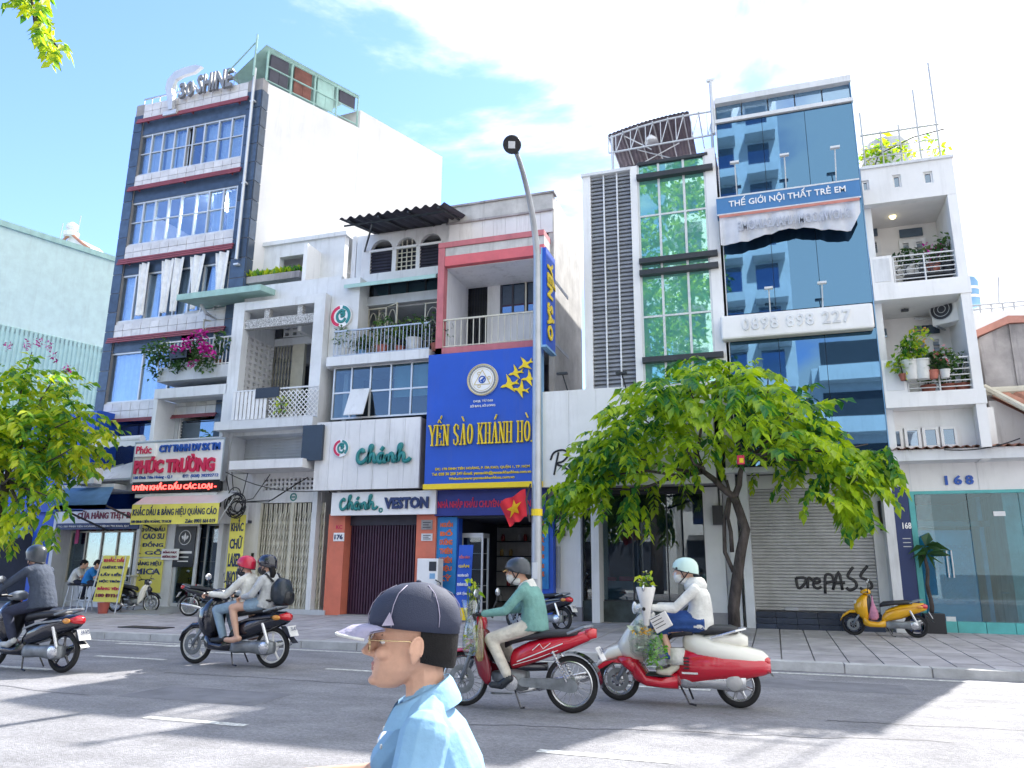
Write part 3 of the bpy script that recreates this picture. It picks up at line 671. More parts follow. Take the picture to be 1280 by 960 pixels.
MB().add([(xr - 1.5, GF + .1, zt + .35), (xr - .05, GF + .05, zt + 1.4), (AL(yB) - .05, yB, zt + 1.4), (xr - 1.5, yB, zt + .5)], [(0, 1, 2, 3), (3, 2, 1, 0)]).obj('canvas_sheet', m_teal, can)
MB().tube([(xr - .2, GF - .3, zt - .1), (xr - .2, GF - .3, zt + 1.6)], .04, 6).tube([(xr - .2, GF - .3, zt + 1.3), (xr - 1.4, GF - .2, zt + .4)], .03, 6).obj('corner_post', m_teal, can)

# ground floor of the tall house: roller awning, old awning sheet, beef stall
gx0 = at(64, 700, GF).x
z = at(119, 549, U).z
ra = T('roller_awning', 'rolled grey awning over the first floor opening below the tall house', 'awning', (at(146, 553, U).x, U, z))
x0, x1 = at(119, 552, U).x, at(178, 552, U).x
MB().tube([(x0, U, z - .08), (x1, U, z - .08)], .13, 10).obj('roller', m_lgrey, ra, smooth=40)
mb = MB(); n = 24
mb.loft([[V((x0 + (x1 - x0) * i / n, U - .1, z - .1)) for i in range(n + 1)], [V((x0 + (x1 - x0) * i / n, U - .14, z - .28 - .05 * abs(math.sin(i * .8)))) for i in range(n + 1)]], closed=False, caps=False).obj('valance', m_lgrey, ra)
bx('opening_wall', m_darkpane, tw, xl + .45, xr - .7, GF + .25, GF + .3, at(119, 585, GF).z, bot)
bx('storey_slab', m_lgrey, tw, xl, xr, U + .3, GF + .3, at(120, 606, GF).z - .3, at(120, 600, GF).z)
a = at(80, 604, U); b = at(172, 566, U)
oa = T('sloping_awning', 'slanting white awning sheet above the beef stall air conditioner', 'awning', a)
MB().add([(a.x, U - .1, a.z), (b.x, U - .1, a.z + .05), (b.x, U + .7, b.z), (b.x - 1.2, U + .7, b.z - .25)], [(0, 1, 2, 3), (3, 2, 1, 0)]).obj('sheet', m_white, oa)
MB().tube([(a.x, U - .12, a.z), (b.x, U - .12, a.z + .05)], .04, 6).tube([(a.x, U - .12, a.z), (b.x - 1.2, U + .68, b.z - .25)], .04, 6).obj('frame', m_steel, oa)
p = at(110.5, 606, U - .5); aircon('boxy white air conditioner standing on the awning slab over the beef stall', (p.x, U - .5, p.z + .02), .75, .5, .3)
# blue sheet awning
ba = T('sheet_awning', 'light blue sheet awning with white gutter over the beef stall', 'awning', at(98, 625, U))
p0, p1 = at(50, 608, U - .2), at(146, 607, U - .2)
f0, f1 = at(67, 637, U - 1.5), at(132, 634, U - 1.5)
bx('gutter', m_lgrey, ba, p0.x, p1.x, U - .3, U + .2, p0.z - .16, p0.z)
MB().add([(p0.x, U - .3, p0.z - .1), (p1.x, U - .3, p0.z - .1), (f1.x, U - 1.5, f0.z + .12), (f0.x, U - 1.5, f0.z + .12)], [(0, 1, 2, 3), (3, 2, 1, 0)]).obj('sheet', m_bluel, ba)
MB().add([(f0.x, U - 1.5, f0.z + .12), (f1.x, U - 1.5, f0.z + .12), (f1.x, U - 1.5, f0.z), (f0.x, U - 1.5, f0.z)], [(0, 1, 2, 3), (3, 2, 1, 0)]).obj('valance', m_bluel, ba)
ar = MB()
for x in (f0.x + .05, f1.x - .05): ar.tube([(x, U - 1.48, f0.z + .1), (x + .5, U + .1, f0.z - .55)], .03, 6)
ar.obj('folding_arm', m_dark, ba)
# beef stall
bs = T('beef_stall', 'open beef shop with maroon sign lettering under a blue awning', 'shop', (at(115, 760, GF).x, GF, GZ))
x0, x1, z0, z1 = rect(73, 638, 171, 653, U)
bx('sign_board', m_whitel, bs, x0, x1 + .1, U, U + .12, z0, z1)
text('CỬA HÀNG THỊT BÒ 1', at(97, 645, U).x, x1 + .05, z0 + .07, z1 - .02, U - .012, m_maroonl := M('maroon_letter', (.22, .01, .05), .5), bs, .02)
bx('sign_strip', m_navy, bs, x0, x1 + .1, U - .01, U + .12, z0 - .2, z0 - .005)
text('ĐC: 180 ĐINH TIÊN HOÀNG, PHƯỜNG ĐA KAO, Q.1', x0 + .1, x1 - .3, z0 - .14, z0 - .06, U - .02, m_whitel, bs, .0)
bx('left_post', m_lgrey, bs, x0 - .12, x0 + .02, U, GF, GZ, z1); bx('right_post', m_lgrey, bs, x1 + .02, x1 + .14, U + .02, GF, GZ, z1 - .01)
win(bs, x0 + .02, x1 + .02, GZ + .75, z0 - .22, GF - .2, m_cream, m_shopg, nx=5, nz=1, fw=.05)
bx('counter', m_alu, bs, x0 + .02, x1, GF - .2, GF + .5, GZ, GZ + .74)
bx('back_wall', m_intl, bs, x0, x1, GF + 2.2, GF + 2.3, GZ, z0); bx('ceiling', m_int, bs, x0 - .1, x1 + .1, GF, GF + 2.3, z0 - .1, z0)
R = random.Random(3)
mt = M('raw_beef', (.32, .03, .05), .4, var=.3, scale=8, coord='O')
for k in range(9):
    x = x0 + .5 + k * .38; z = z0 - .5 - R.uniform(0, .2)
    o = tag(MB().lathe([(.02, .3), (.07, .2), (.11, .05), (.09, -.15), (.03, -.25)], (0, 0, 0), n=8).obj('meat_cut', mt, smooth=True), 'red cut of beef hanging in the stall window', 'meat', 'beef cuts hanging in the stall'); o.location = (x, GF + .25, z)
MB().tube([(x0 + .1, GF + .25, z0 - .18), (x1 - .1, GF + .25, z0 - .18)], .02, 6).obj('meat_rail', m_steel, bs)
cl_ = M('pink_cloth', (.55, .1, .25), .8)
tag(MB().box(at(104, 668, GF).x, at(108, 668, GF).x, GF - .3, GF - .27, at(104, 680, GF).z, at(104, 662, GF).z).obj('hanging_cloth', cl_), 'pink cloth hanging on the front of the beef stall', 'cloth')
# ================================================================== stamp and sign maker's house (narrow, balconies with bougainvillea)
B0 = U + .05
px0 = at(190, 520, U).x; px1 = at(288, 440, U).x
ph = T('stamp_maker_house', 'narrow grey house with flower balcony over the stamp maker signs', 'house', ((px0 + px1) / 2, GF, GZ))
zroof = at(225, 373, U - .4).z
shell(ph, m_grey, px0, px1, U + .9, U + 11, GZ, zroof + .1, (), t=.14, part_y=0)
zb1 = at(203, 462, U).z; zb0 = at(203, 477, U).z          # upper balcony slab
zc1 = at(189, 487, U).z; zc0 = at(189, 499, U).z          # band below it
zd = at(175, 552, U).z                                    # ledge above the signs
bx('balcony_slab', m_grey, ph, px0 + .03, px1 - .03, U, U + 2.3, zb0, zb1)
bx('band_beam', m_lgrey, ph, px0 - .02, px1 - .01, U, U + .3, zc0, zc1)
bx('storey_slab', m_grey, ph, px0 + .15, px1 - .15, U + .3, U + 6, zc0 + .02, zc1 - .04)
bx('recess_wall', m_lgrey, ph, px0 + .14, px1 - .14, U + 2.3, U + 2.4, zb1, zroof)
bx('wing_wall', m_grey, ph, px0 - .0, px0 + .55, U + .86, U + 1.0, zb1, zroof)
bx('wing_wall', m_lgrey, ph, px0 - .02, px0 + .13, U + .02, U + .89, zd, zc0)
bx('wing_wall', m_lgrey, ph, px1 - .13, px1, U + .02, U + .89, zd, zc0)
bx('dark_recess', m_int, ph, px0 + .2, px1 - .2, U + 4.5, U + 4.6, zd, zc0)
# teal eave
e0, e1 = at(221, 369, U - .4), at(326, 355, U - .4)
MB().prism_y([(U - .4, e0.z - .18), (U - .4, e0.z + .02), (U + 2.4, e0.z + .32), (U + 2.4, e0.z + .16)], e0.x, e1.x).obj('eave', m_teal, ph)
MB().tube([(e0.x + .55, U + .1, e0.z - .2), (e0.x + .62, U + .3, e0.z - .45), (e0.x + .62, U + .84, e0.z - .5), (e0.x + .62, U + .84, zb1)], .05, 8).obj('downpipe', m_grey, ph)
gx0, gx1 = at(248, 380, U + .9).x, at(271, 376, U + .9).x
grille(ph, gx0, gx1, zb1, zroof - .35, U + .9, mat=m_cream, arches=2, name='iron_gate')
g2 = grille(ph, 0, .75, 0, zroof - .4 - zb1, 0, mat=m_cream, arches=2, name='iron_gate')
g2.location = V((gx1, U + .92, zb1)) - WLOC[ph]; g2.rotation_euler.z = rad(58)
bx('door_head', m_lgrey, ph, px0 + .5, px1 - .13, U + .88, U + 1.0, zroof - .35, zroof - .02)
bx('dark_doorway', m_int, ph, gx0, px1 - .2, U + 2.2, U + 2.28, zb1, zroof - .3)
rail(ph, px0 - .02, px1 - .03, zb1, at(203, 428, U).z, U + .03, 20, m_lgrey, .013)
# lower storey: breeze screen and window grille
yq0, yq1 = U + .95, U + 2.2
block_screen_side(ph, px0 + .3, U + .95, U + 2.2, zd + .2, zc0 - .35, 5, 8, m_white)
bx('inner_side_wall', m_grey, ph, px0 + .14, px0 + .26, U + .9, U + 2.4, zd, zc0)
w0, w1 = at(228, 520, U + 2.3).x, px1 - .16
bx('recess_front', m_grey, ph, px0 + .14, w0, U + 2.3, U + 2.42, zd, zc0)
wz1 = zc0 - .62
for k in range(3): grille(ph, w0 + (w1 - w0) * k / 3, w0 + (w1 - w0) * (k + 1) / 3 - .02, zd + .05, wz1, U + 2.3, mat=m_cream, arches=1)
win(ph, w0, w1, wz1 + .04, zc0 - .08, U + 2.28, m_cream, m_darkpane, nx=8, nz=3, fw=.03, d=.05, name='vent_light')
bx('ledge', m_lgrey, ph, px0 - .25, px1 + .02, U - .12, U + 2.4, zd - .1, zd)
# the sign board above the shop
x0, x1, z0, z1 = rect(171, 554.5, 275.5, 599, U - .3)
s1 = T('shop_sign', 'white fascia sign with pink and navy letters above the red light strip', 'sign', ((x0 + x1) / 2, U - .3, z0))
bx('board', m_whitel, s1, x0, x1, U - .3, U - .14, z0, z1); 
mb = MB(); [mb.box(*q) for q in ((x0 - .05, x0 - .003, U - .32, U - .13, z0 - .05, z1 + .05), (x1 + .003, x1 + .05, U - .32, U - .13, z0 - .05, z1 + .05), (x0, x1, U - .325, U - .13, z1 + .003, z1 + .05), (x0, x1, U - .325, U - .13, z0 - .05, z0 - .003))]; mb.obj('frame', m_steel, s1)
H = z1 - z0; Wd = x1 - x0; Ys = U - .34
text('CTY TNHH DV SX TM', x0 + Wd * .29, x1 - .1, z1 - H * .27, z1 - H * .08, Ys, m_navyl := M('blue_letter', (.02, .10, .45), .5), s1, .03, depth=.06)
text('PHÚC TRƯỜNG', x0 + .06, x1 - Wd * .07, z0 + H * .2, z0 + H * .66, Ys, m_redl, s1, .05, depth=.06)
text('180 Đinh Tiên Hoàng - Q.1', x0 + .05, x0 + Wd * .46, z0 + H * .05, z0 + H * .15, Ys + .03, m_navyl, s1, .01)
text('ĐT: (028) 38292712', x1 - Wd * .42, x1 - .08, z0 + H * .05, z0 + H * .15, Ys + .03, m_navyl, s1, .01)
lb = bx('logo_box', m_whitel, s1, x0 + .05, x0 + Wd * .24, U - .38, U - .3, z1 - H * .36, z1 - H * .03)
text('Phúc', x0 + .1, x0 + Wd * .21, z1 - H * .29, z1 - H * .09, U - .392, m_redl, lb, .02)
x0, x1, z0, z1 = rect(166, 603, 273, 613.5, U - .35)
s2 = T('light_strip_sign', 'black strip sign with glowing red letters under the white fascia', 'sign', ((x0 + x1) / 2, U, z0))
bx('board', m_black, s2, x0, x1, U - .35, U - .22, z0, z1)
text('UYÊN KHẮC DẤU CÁC LOẠI -', x0 + .03, x1 - .08, z0 + .04, z1 - .03, U - .365, M('red_glow', (.8, .05, .04), emit=((1, .06, .05), 1.2)), s2, .03)
bx('shelf', m_lgrey, ph, x0 + .1, x1 - .1, U - .3, U + 2.4, z0 - .14, z0 - .03)
# yellow banner awning
x0, x1, z0, z1 = rect(166, 631, 272, 654.5, U - .75)
s3 = T('yellow_banner_awning', 'yellow awning banner advertising stamps and signboards in navy letters', 'banner', ((x0 + x1) / 2, U - .75, z0))
MB().add([(x0, U - .75, z1), (x1, U - .75, z1), (x1 + .1, U - .1, z1 + .42), (x0, U - .1, z1 + .42)], [(0, 1, 2, 3), (3, 2, 1, 0)]).obj('awning_top', m_whitel, s3)
bx('valance', m_yelb, s3, x0, x1, U - .765, U - .75, z0, z1)
text('KHẮC DẤU & BẢNG HIỆU QUẢNG CÁO', x0 + .06, x1 - .06, z0 + (z1 - z0) * .36, z1 - .03, U - .772, m_navy, s3, .008, spacing=1.04)
text('180 ĐINH TIÊN HOÀNG, TP.HCM', x0 + .05, x0 + (x1 - x0) * .48, z0 + .03, z0 + (z1 - z0) * .24, U - .772, m_navy, s3, .01)
text('Zalo: 0903 664 019', x1 - (x1 - x0) * .36, x1 - .08, z0 + .03, z0 + (z1 - z0) * .24, U - .772, m_navy, s3, .01)
MB().tube([(x1 - .02, U - .74, z0), (x1 + .08, U - .1, z1 + .4)], .02, 6).tube([(x0 + .02, U - .74, z0), (x0, U - .1, z1 + .4)], .02, 6).obj('arm', m_steel, s3)
# ground floor front
SF = U + .15
sx0 = at(172, 700, SF).x; sx1 = at(302, 690, SF).x
dx0, dx1 = at(216, 700, SF).x, at(244, 700, SF).x
ztop = at(230, 655, SF).z
bx('shop_pier', m_lgrey, ph, sx0, dx0 - .02, SF, SF + .15, GZ, ztop + .5)
bx('shop_head', m_lgrey, ph, dx0 - .02, sx1, SF + .05, SF + .15, ztop, ztop + .5)
d = win(ph, dx0, dx1, GZ + .12, ztop, SF + .05, m_alu, m_shopg, nx=1, fw=.09, name='glass_door')
gx1 = at(286, 700, SF).x
win(ph, dx1 + .02, gx1, GZ + .12, ztop, SF + .35, m_alu, m_shopg, nx=1, fw=.04, name='shop_window')
bx('threshold', m_grey, ph, sx0, sx1, SF - .25, SF + .4, SZ(SF) - .02, GZ + .11)
bx('shop_back_wall', m_int, ph, sx0 + .1, sx1, SF + 3.2, SF + 3.3, GZ, ztop)
bx('shop_ceiling', m_int, ph, sx0, sx1, SF + .16, SF + 3.2, ztop + .02, ztop + .1)
tag(bx('tube_light', m_lamp, None, gx1 - 1.1, gx1 - .35, SF + 1.5, SF + 1.56, ztop - .2, ztop - .15), 'white tube light on the ceiling inside the stamp shop', 'light')
bx('shop_side_wall', m_lgrey, ph, gx1, gx1 + .1, SF + .1, SF + 3.2, GZ, ztop + .5)
# posters
def poster(label, x0, x1, z0, z1, Y, board, lines, mat, cat='poster', name='poster', bold=.02, group=None, shear=0, pad=.06, gaps=None, lm=None):
    t = T(name, label, cat, ((x0 + x1) / 2, Y, z0), group)
    bx('board', board, t, x0, x1, Y - .02, Y, z0, z1)
    n = len(lines); h = (z1 - z0 - pad) / n
    for k, s in enumerate(lines):
        if not s: continue
        m_ = lm[k] if lm else mat
        text(s, x0 + pad, x1 - pad, z1 - pad / 2 - h * (k + .88), z1 - pad / 2 - h * (k + .12), Y - .026, m_, t, bold, shear)
    return t
x0, x1, z0, z1 = rect(175, 655, 205, 696, SF - .02)
poster('yellow poster reading rubber, copper, wood left of the stamp shop door', x0, x1, z0, z1, SF - .02, m_yelb, ['KHẮC DẤU', '- CAO SU', '- ĐỒNG', '- GỖ'], m_navy)
x0, x1, z0, z1 = rect(170, 698, 200, 741, SF - .02)
poster('yellow poster about acrylic signs, the lower one beside the stamp shop door', x0, x1, z0, z1, SF - .02, m_yelb, ['BẢNG HIỆU', 'MICA', '', ''], m_navy)
x0, x1, z0, z1 = rect(203, 686, 223, 700, SF - .06)
poster('small cream sign with maroon letters on the stamp shop door edge', x0, x1, z0, z1, SF - .06, m_whitel, ['ĐỒNG PHỤC', 'HƯỚNG ĐẠO'], m_maroonl)
x0, x1, z0, z1 = rect(221, 658, 241, 709, SF + .03)
pq = poster('black poster with white scout emblem on the stamp shop glass door', x0, x1, z0, z1, SF + .03, m_black, [''], m_whitel, bold=0, pad=.1)
for k, (a_, h_) in enumerate(((.1, .07), (.24, .03), (.24, .03))): bx('print_line', m_whitel, pq, x0 + (x1 - x0) * a_, x1 - (x1 - x0) * a_, SF + .003, SF + .008, z0 + (z1 - z0) * (.33 - k * .1), z0 + (z1 - z0) * (.33 - k * .1) + h_)
cx = (x0 + x1) / 2; cz = z0 + (z1 - z0) * .72; rr_ = (x1 - x0) * .28
mb = MB().torus((cx, SF, cz), rr_, .012, 'Y', 20, 5); mb.prism([(cx, cz + rr_ * .7), (cx + rr_ * .25, cz), (cx, cz - rr_ * .6), (cx - rr_ * .25, cz)], SF - .002, SF + .006)
mb.prism([(cx - rr_ * .6, cz + rr_ * .2), (cx - rr_ * .3, cz + rr_ * .3), (cx - rr_ * .25, cz - rr_ * .3), (cx - rr_ * .5, cz - rr_ * .1)], SF - .002, SF + .006).prism([(cx + rr_ * .6, cz + rr_ * .2), (cx + rr_ * .3, cz + rr_ * .3), (cx + rr_ * .25, cz - rr_ * .3), (cx + rr_ * .5, cz - rr_ * .1)], SF - .002, SF + .006); mb.obj('emblem', m_whitel, pq)
x0, x1, z0, z1 = rect(289.5, 644, 300, 735, SF - .1)
poster('tall narrow yellow sign about laser engraving beside the folding gate', x0, x1, z0, z1, SF - .1, m_yelb, ['KHẮC', 'CHỮ', 'LASER', 'INOX'], m_navy, pad=.05)
# shop contents
sh_ = T('display_counter', 'low glass display counter with folders inside the stamp shop', 'counter', (dx0 + .4, SF + .9, GZ))
bx('cabinet', m_int, sh_, dx0 + .1, dx1 - .1, SF + .6, SF + 1.1, GZ + .12, GZ + .5); bx('counter_top', m_shopg, sh_, dx0 + .1, dx1 - .1, SF + .6, SF + 1.1, GZ + .5, GZ + .95)
for k in range(5): tag(bx('folder', [m_redl, m_whitel, m_cream, m_redl, m_whitel][k], None, dx0 + .2 + k * .1, dx0 + .28 + k * .1, SF + .45, SF + .58, GZ + .125, GZ + .75), ['red folder, leftmost behind the stamp shop glass door', 'white folder beside the leftmost red folder in the door', 'cream folder in the middle of the row behind the door', 'red folder right of the cream folder behind the door', 'white folder at the right end behind the glass door'][k], 'folder', 'folders behind the shop door')
tb = T('work_table', 'white work table inside the stamp shop', 'table', (dx1 + .5, SF + 1.2, GZ))
bx('tabletop', m_whitel, tb, dx1 + .1, gx1 - .2, SF + .9, SF + 1.5, GZ + .85, GZ + .9)
for a in (dx1 + .12, gx1 - .26): bx('leg', m_alu, tb, a, a + .05, SF + .95, SF + 1.0, GZ + .11, GZ + .85)
# ramp
a, b = at_z(187, 768, SZ(18)), at_z(245, 752, GZ)
rp = tag(MB().prism_y([(U - 1.5, SZ(17.7) + .005), (U - 1.5, SZ(17.7) + .02), (SF - .26, GZ + .11), (SF - .26, SZ(SF))], at(196, 760, U).x, at(246, 758, U).x).obj('metal_ramp', m_steel), 'grey metal ramp leading up to the stamp shop door', 'ramp')

# ================================================================== grey house with breeze blocks and folding gate
ex0 = at(288, 430, U).x; ex1 = at(403, 430, U).x
gh = T('breeze_block_house', 'grey concrete framed house with white breeze blocks and a cream folding gate', 'house', ((ex0 + ex1) / 2, GF, GZ))
zt = at(295, 379, U).z; zs1 = at(281, 529, U).z; zs0 = at(281, 539.5, U).z; zl1 = at(285, 580, U).z; zl0 = at(285, 590.5, U).z
shell(gh, m_lgrey, ex0, ex1, U + .3, U + 11, GZ, zt - .05, (zs0 + .1,), t=.16, part_y=0)
pw = at(298, 450, U).x - ex0 + .06
bx('pillar', m_lgrey, gh, ex0, ex0 + pw, U, U + .3, zs1, zt); bx('pillar', m_lgrey, gh, ex1 - pw * .9, ex1, U, U + .3, zs1, zt)
bx('top_beam', m_lgrey, gh, ex0 + .01, ex1 - .01, U + .012, U + .3, zt - .28, zt - .01)
zk1 = at(301, 400, U).z; zk0 = zk1 - .30
m_terr = M('terrazzo', (.52, .52, .52), .8, var=.4, scale=26)
bx('lower_beam', m_terr, gh, ex0 + pw, ex1 - pw * .9, U + .06, U + .28, zk0, zk1)
for k in (.36, .72): bx('stub_post', m_terr, gh, ex0 + (ex1 - ex0) * k - .09, ex0 + (ex1 - ex0) * k + .09, U + .08, U + .26, zk1, zt - .27)
bw = U + 2.0
bx('recess_wall_left', m_lgrey, gh, ex0 + .16, at(335, 450, bw).x, bw, bw + .12, zs1, zt - .2)
dxa, dxb = at(335, 450, bw).x, at(365, 450, bw).x; dxc, dxd = at(380, 450, bw).x, ex1 - .16
zdh = at(335, 434, bw).z
bx('door_pier', m_cream, gh, dxb, dxc, bw - .02, bw + .12, zs1, zdh)
bx('door_head', m_lgrey, gh, dxa, dxd, bw, bw + .12, zdh, at(335, 425, bw).z)
tz1 = at(338, 409, bw).z; tz0 = at(335, 424, bw).z
block_screen(gh, at(354, 418, bw).x, dxd, tz0, tz1, bw, 9, 2, m_lgrey)
bx('square_vent', m_int, gh, at(341, 418, bw).x, at(352, 418, bw).x, bw + .02, bw + .1, tz0 + .05, tz1 - .02)
bx('transom_wall', m_lgrey, gh, dxa, dxd, bw, bw + .12, tz1, zt - .2); bx('transom_pier', m_lgrey, gh, dxa, at(341, 418, bw).x, bw, bw + .12, tz0, tz1)
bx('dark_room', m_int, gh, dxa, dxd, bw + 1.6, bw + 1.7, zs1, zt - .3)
lattice_gate(gh, dxa, dxb, zs1, zdh, bw + .02, 8, m_cream, rows=8)
bx('door_frame', m_cream, gh, dxa - .07, dxa, bw - .03, bw + .12, zs1, zdh + .06)
block_screen_side(gh, ex0 + .25, U + .35, bw - .1, zs1 + .75, zk0 - .05, 6, 11, m_white, t=.1)
bx('balcony_slab', m_lgrey, gh, ex0 - .1, ex1 + .01, U - .25, bw + .1, zs0, zs1)
# balcony front: picket fence, lattice panel
fx0, fx1, fx2 = at(290, 510, U - .15).x, at(335, 500, U - .15).x, at(397, 500, U - .15).x
zr = at(290, 489, U - .15).z
for k in range(9):
    a = fx0 + (fx1 - fx0) * k / 9; w = (fx1 - fx0) / 9 * .72
    MB().prism([(a, zs1 + .04), (a + w, zs1 + .04), (a + w, zr - .08), (a + w / 2, zr - .03), (a, zr - .08)], U - .16, U - .145).obj('picket', m_white2, gh)
rail(gh, fx0 - .02, fx2, zs1, zr, U - .12, 4, m_lgrey, .012)
lat = MB(); n = 11; hx = fx2 - fx1 - .05; hz = zr - .15 - zs1
for k in range(-6, n + 1):
    for sgn in (1, -1):
        a = fx1 + .05 + hx * k / n; pts = []
        for s in (0, 1):
            x = a + s * hz; z = zs1 + .04 + s * hz
            pts.append((x, z) if sgn > 0 else (2 * fx1 + .05 + hx - x, z))
        (xa, za), (xb, zb2) = pts; lo, hi = fx1 + .05, fx2
        def clip(xa, za, xb, zb2):
            if xa > xb: xa, za, xb, zb2 = xb, zb2, xa, za
            if xb <= lo or xa >= hi: return None
            m_ = (zb2 - za) / (xb - xa)
            if xa < lo: za += m_ * (lo - xa); xa = lo
            if xb > hi: zb2 += m_ * (hi - xb); xb = hi
            return xa, za, xb, zb2
        c = clip(xa, za, xb, zb2)
        if c: lat.tube([(c[0], U - .14 + .01 * sgn, c[1]), (c[2], U - .14 + .01 * sgn, c[3])], .016, 4)
lat.obj('lattice_panel', m_white2, gh)
bc = tag(MB().box(at(322, 490, U - .1).x, at(351, 490, U - .1).x, U - .19, U - .17, zr - .3, zr + .02).obj('drying_cloth', m_black), 'dark cloth hung over the balcony rail beside the lattice panel', 'cloth')
# lower storey and folding gate
bx('recess_wall_lower', m_grey, gh, ex0 + .16, ex1 - .16, U + 1.0, U + 1.1, zl1, zs0)
for k in range(10): bx('wall_board', m_grey, gh, ex0 + .17, ex1 - .17, U + .97, U + 1.0, zl1 + .04 + k * (zs0 - zl1 - .1) / 10, zl1 + .02 + (k + .85) * (zs0 - zl1 - .1) / 10)
bx('canopy_slab', m_white, gh, at(286, 585, U - .55).x, ex1 - .02, U - .55, U + 1.0, zl0, zl1)
GY = U + .5
lx0 = at(300, 690, GY).x; gxa, gxb = at(321, 690, GY).x, at(404, 690, GY).x
zgt = at(323, 629, GY).z; zv1 = at(324, 598, GY).z; zv0 = at(324, 614, GY).z
lx1 = ex1 + .02
front(gh, m_white, ex0 - .02, lx1, GZ, zl0, GY, .15, [(gxa, gxb, GZ - 1, zgt), (gxa + .05, gxb - .2, zv0, zv1)])
block_screen(gh, gxa + .05, gxb - .2, zv0, zv1, GY + .04, 14, 3, m_white, .06)
bx('gate_dark', m_int, gh, gxa, gxb, GY + 1.4, GY + 1.5, GZ, zv1 + .05)
zg0 = GZ + .12
bx('threshold', m_grey, gh, gxa - .3, gxb + .35, GY - .3, GY + .12, SZ(GY - .3), zg0)
gate = MB()
nb = 26
for k in range(nb + 1):
    x = gxa + .05 + (gxb - gxa - .1) * k / nb; o = .03 if k % 2 else 0
    gate.box(x - .022, x + .022, GY + .02 + o, GY + .05 + o, zg0, zgt - .02)
lattice_gate(gh, gxa + .05, gxb - .05, zg0 + .02, zgt - .3, GY + .03, 24, m_cream, rows=9)
gate.obj('gate_bar', m_cream, gh, kind='stuff')
for k in range(nb):
    a = gxa + .06 + (gxb - gxa - .12) * k / nb; w = (gxb - gxa - .12) / nb * .8
    bx('gate_slat', m_cream, gh, a, a + w, GY + .085, GY + .095, zg0, zgt - .55)
bx('gate_post', m_cream, gh, (gxa + gxb) / 2 - .05, (gxa + gxb) / 2 + .05, GY - .01, GY + .06, zg0, zgt)
bx('gate_jamb', m_cream, gh, gxa - .002, gxa + .05, GY + .01, GY + .1, zg0, zgt - .003)
MB().torus(((gxa + gxb) / 2, GY - .01, zgt + .16), .1, .02, 'Y', 16, 6).box((gxa + gxb) / 2 - .06, (gxa + gxb) / 2 + .06, GY - .02, GY - .003, zgt + .14, zgt + .18).obj('emblem', m_chgreen, gh)
mt_ = tag(bx('door_bell', m_black, None, gxa - .17, gxa - .09, GY - .03, GY - .003, GZ + 1.55, GZ + 1.68), 'small black bell box on the pier left of the cream gate', 'bell')
hs = T('hanging_sign', 'dark blue projecting sign box hanging under the grey balcony', 'sign', at(390, 575, U - .3))
x0, x1, z0, z1 = rect(379, 532, 401, 575, U - .35); bx('panel', M('dark_sign', (.03, .05, .08), .5), hs, x0, x1, U - .35, U - .25, z0, z1); MB().tube([(x0 + .1, U - .3, z1), (x0 + .1, U - .3, zs0)], .02, 6).tube([(x1 - .1, U - .3, z1), (x1 - .1, U - .3, zs0)], .02, 6).obj('hanger', m_steel, hs)
# the white rooms stepped back on its roof
rr2 = T('rooftop_room', 'white rooftop room with a slanted side wall behind the grey house', 'rooftop room', (ex0 + 1, U + 4, zt))
Yr = U + 1.3
x0, x1, z0, z1 = rect(325, 310, 385, 345, Yr)
bx('parapet', m_lgrey, rr2, ex0 + .1, ex1 + .3, U + .35, U + .5, zt - .2, at(310, 360, U + .4).z)
pl = bx('planter_trough', m_conc, rr2, at(312, 350, Yr).x, at(383, 345, Yr).x, Yr - .4, Yr, at(330, 358, Yr).z, at(330, 350, Yr).z)
front(rr2, m_lgrey, x0, x1 + 1.2, z0 - 1.6, z1 + .1, Yr + .2, .25, [(x0 + .7, x1 - .05, z0 - .3, z1 - .35)])
bx('room_interior', m_int, rr2, x0 + .3, x1, Yr + 2, Yr + 2.1, z0 - 1, z1 - .2)
bx('room_roof', m_lgrey, rr2, x0 - .1, x1 + 1.3, Yr + .1, Yr + 5, z1 + .1, z1 + .24)
A_ = at(385, 304, Yr - .6); Bq = at_x(441, 345, A_.x)
MB().prism_y([(A_.y, A_.z), (Bq.y, Bq.z), (Bq.y, A_.z - 3), (A_.y, A_.z - 3)], A_.x - .14, A_.x).obj('slanted_wall', m_white2, rr2)
bx('rear_wall', m_lgrey, rr2, A_.x, A_.x + 2.6, Bq.y, Bq.y + .2, A_.z - 4, A_.z + .6)
gr = MB(); R = random.Random(5)
gx0_, gx1_ = at(312, 350, Yr).x, at(383, 345, Yr).x; gz_ = at(330, 351, Yr).z
for k in range(240): leaf(gr, V((R.uniform(gx0_, gx1_), Yr - .2 + R.uniform(-.15, .15), gz_)), R, R.uniform(.2, .42), 0, V((R.gauss(0, .35), R.gauss(0, .3), 1)))
gro = gr.obj('trough_grass', m_leafL, kind='stuff')
# coil of cables at the party wall
cb = MB(); R = random.Random(8); c = at(297, 628, U - .2)
for k in range(9): cb.torus((c.x + R.uniform(-.12, .12), U - .2 + R.uniform(-.08, .08), c.z + R.uniform(-.22, .22)), R.uniform(.18, .34), .016, 'Y', 18, 5)
for k in range(6):
    e = V((c.x + R.uniform(-1.4, 2.2), U + .3, c.z + R.uniform(.5, 1.0))); m_ = (c + e) / 2 - V((0, 0, .3)); cb.tube([c, m_, e], .014, 5)
tag(cb.obj('cable_coil', m_black, smooth=True), 'tangle of black cables on the wall between stamp shop and cream gate', 'cables')

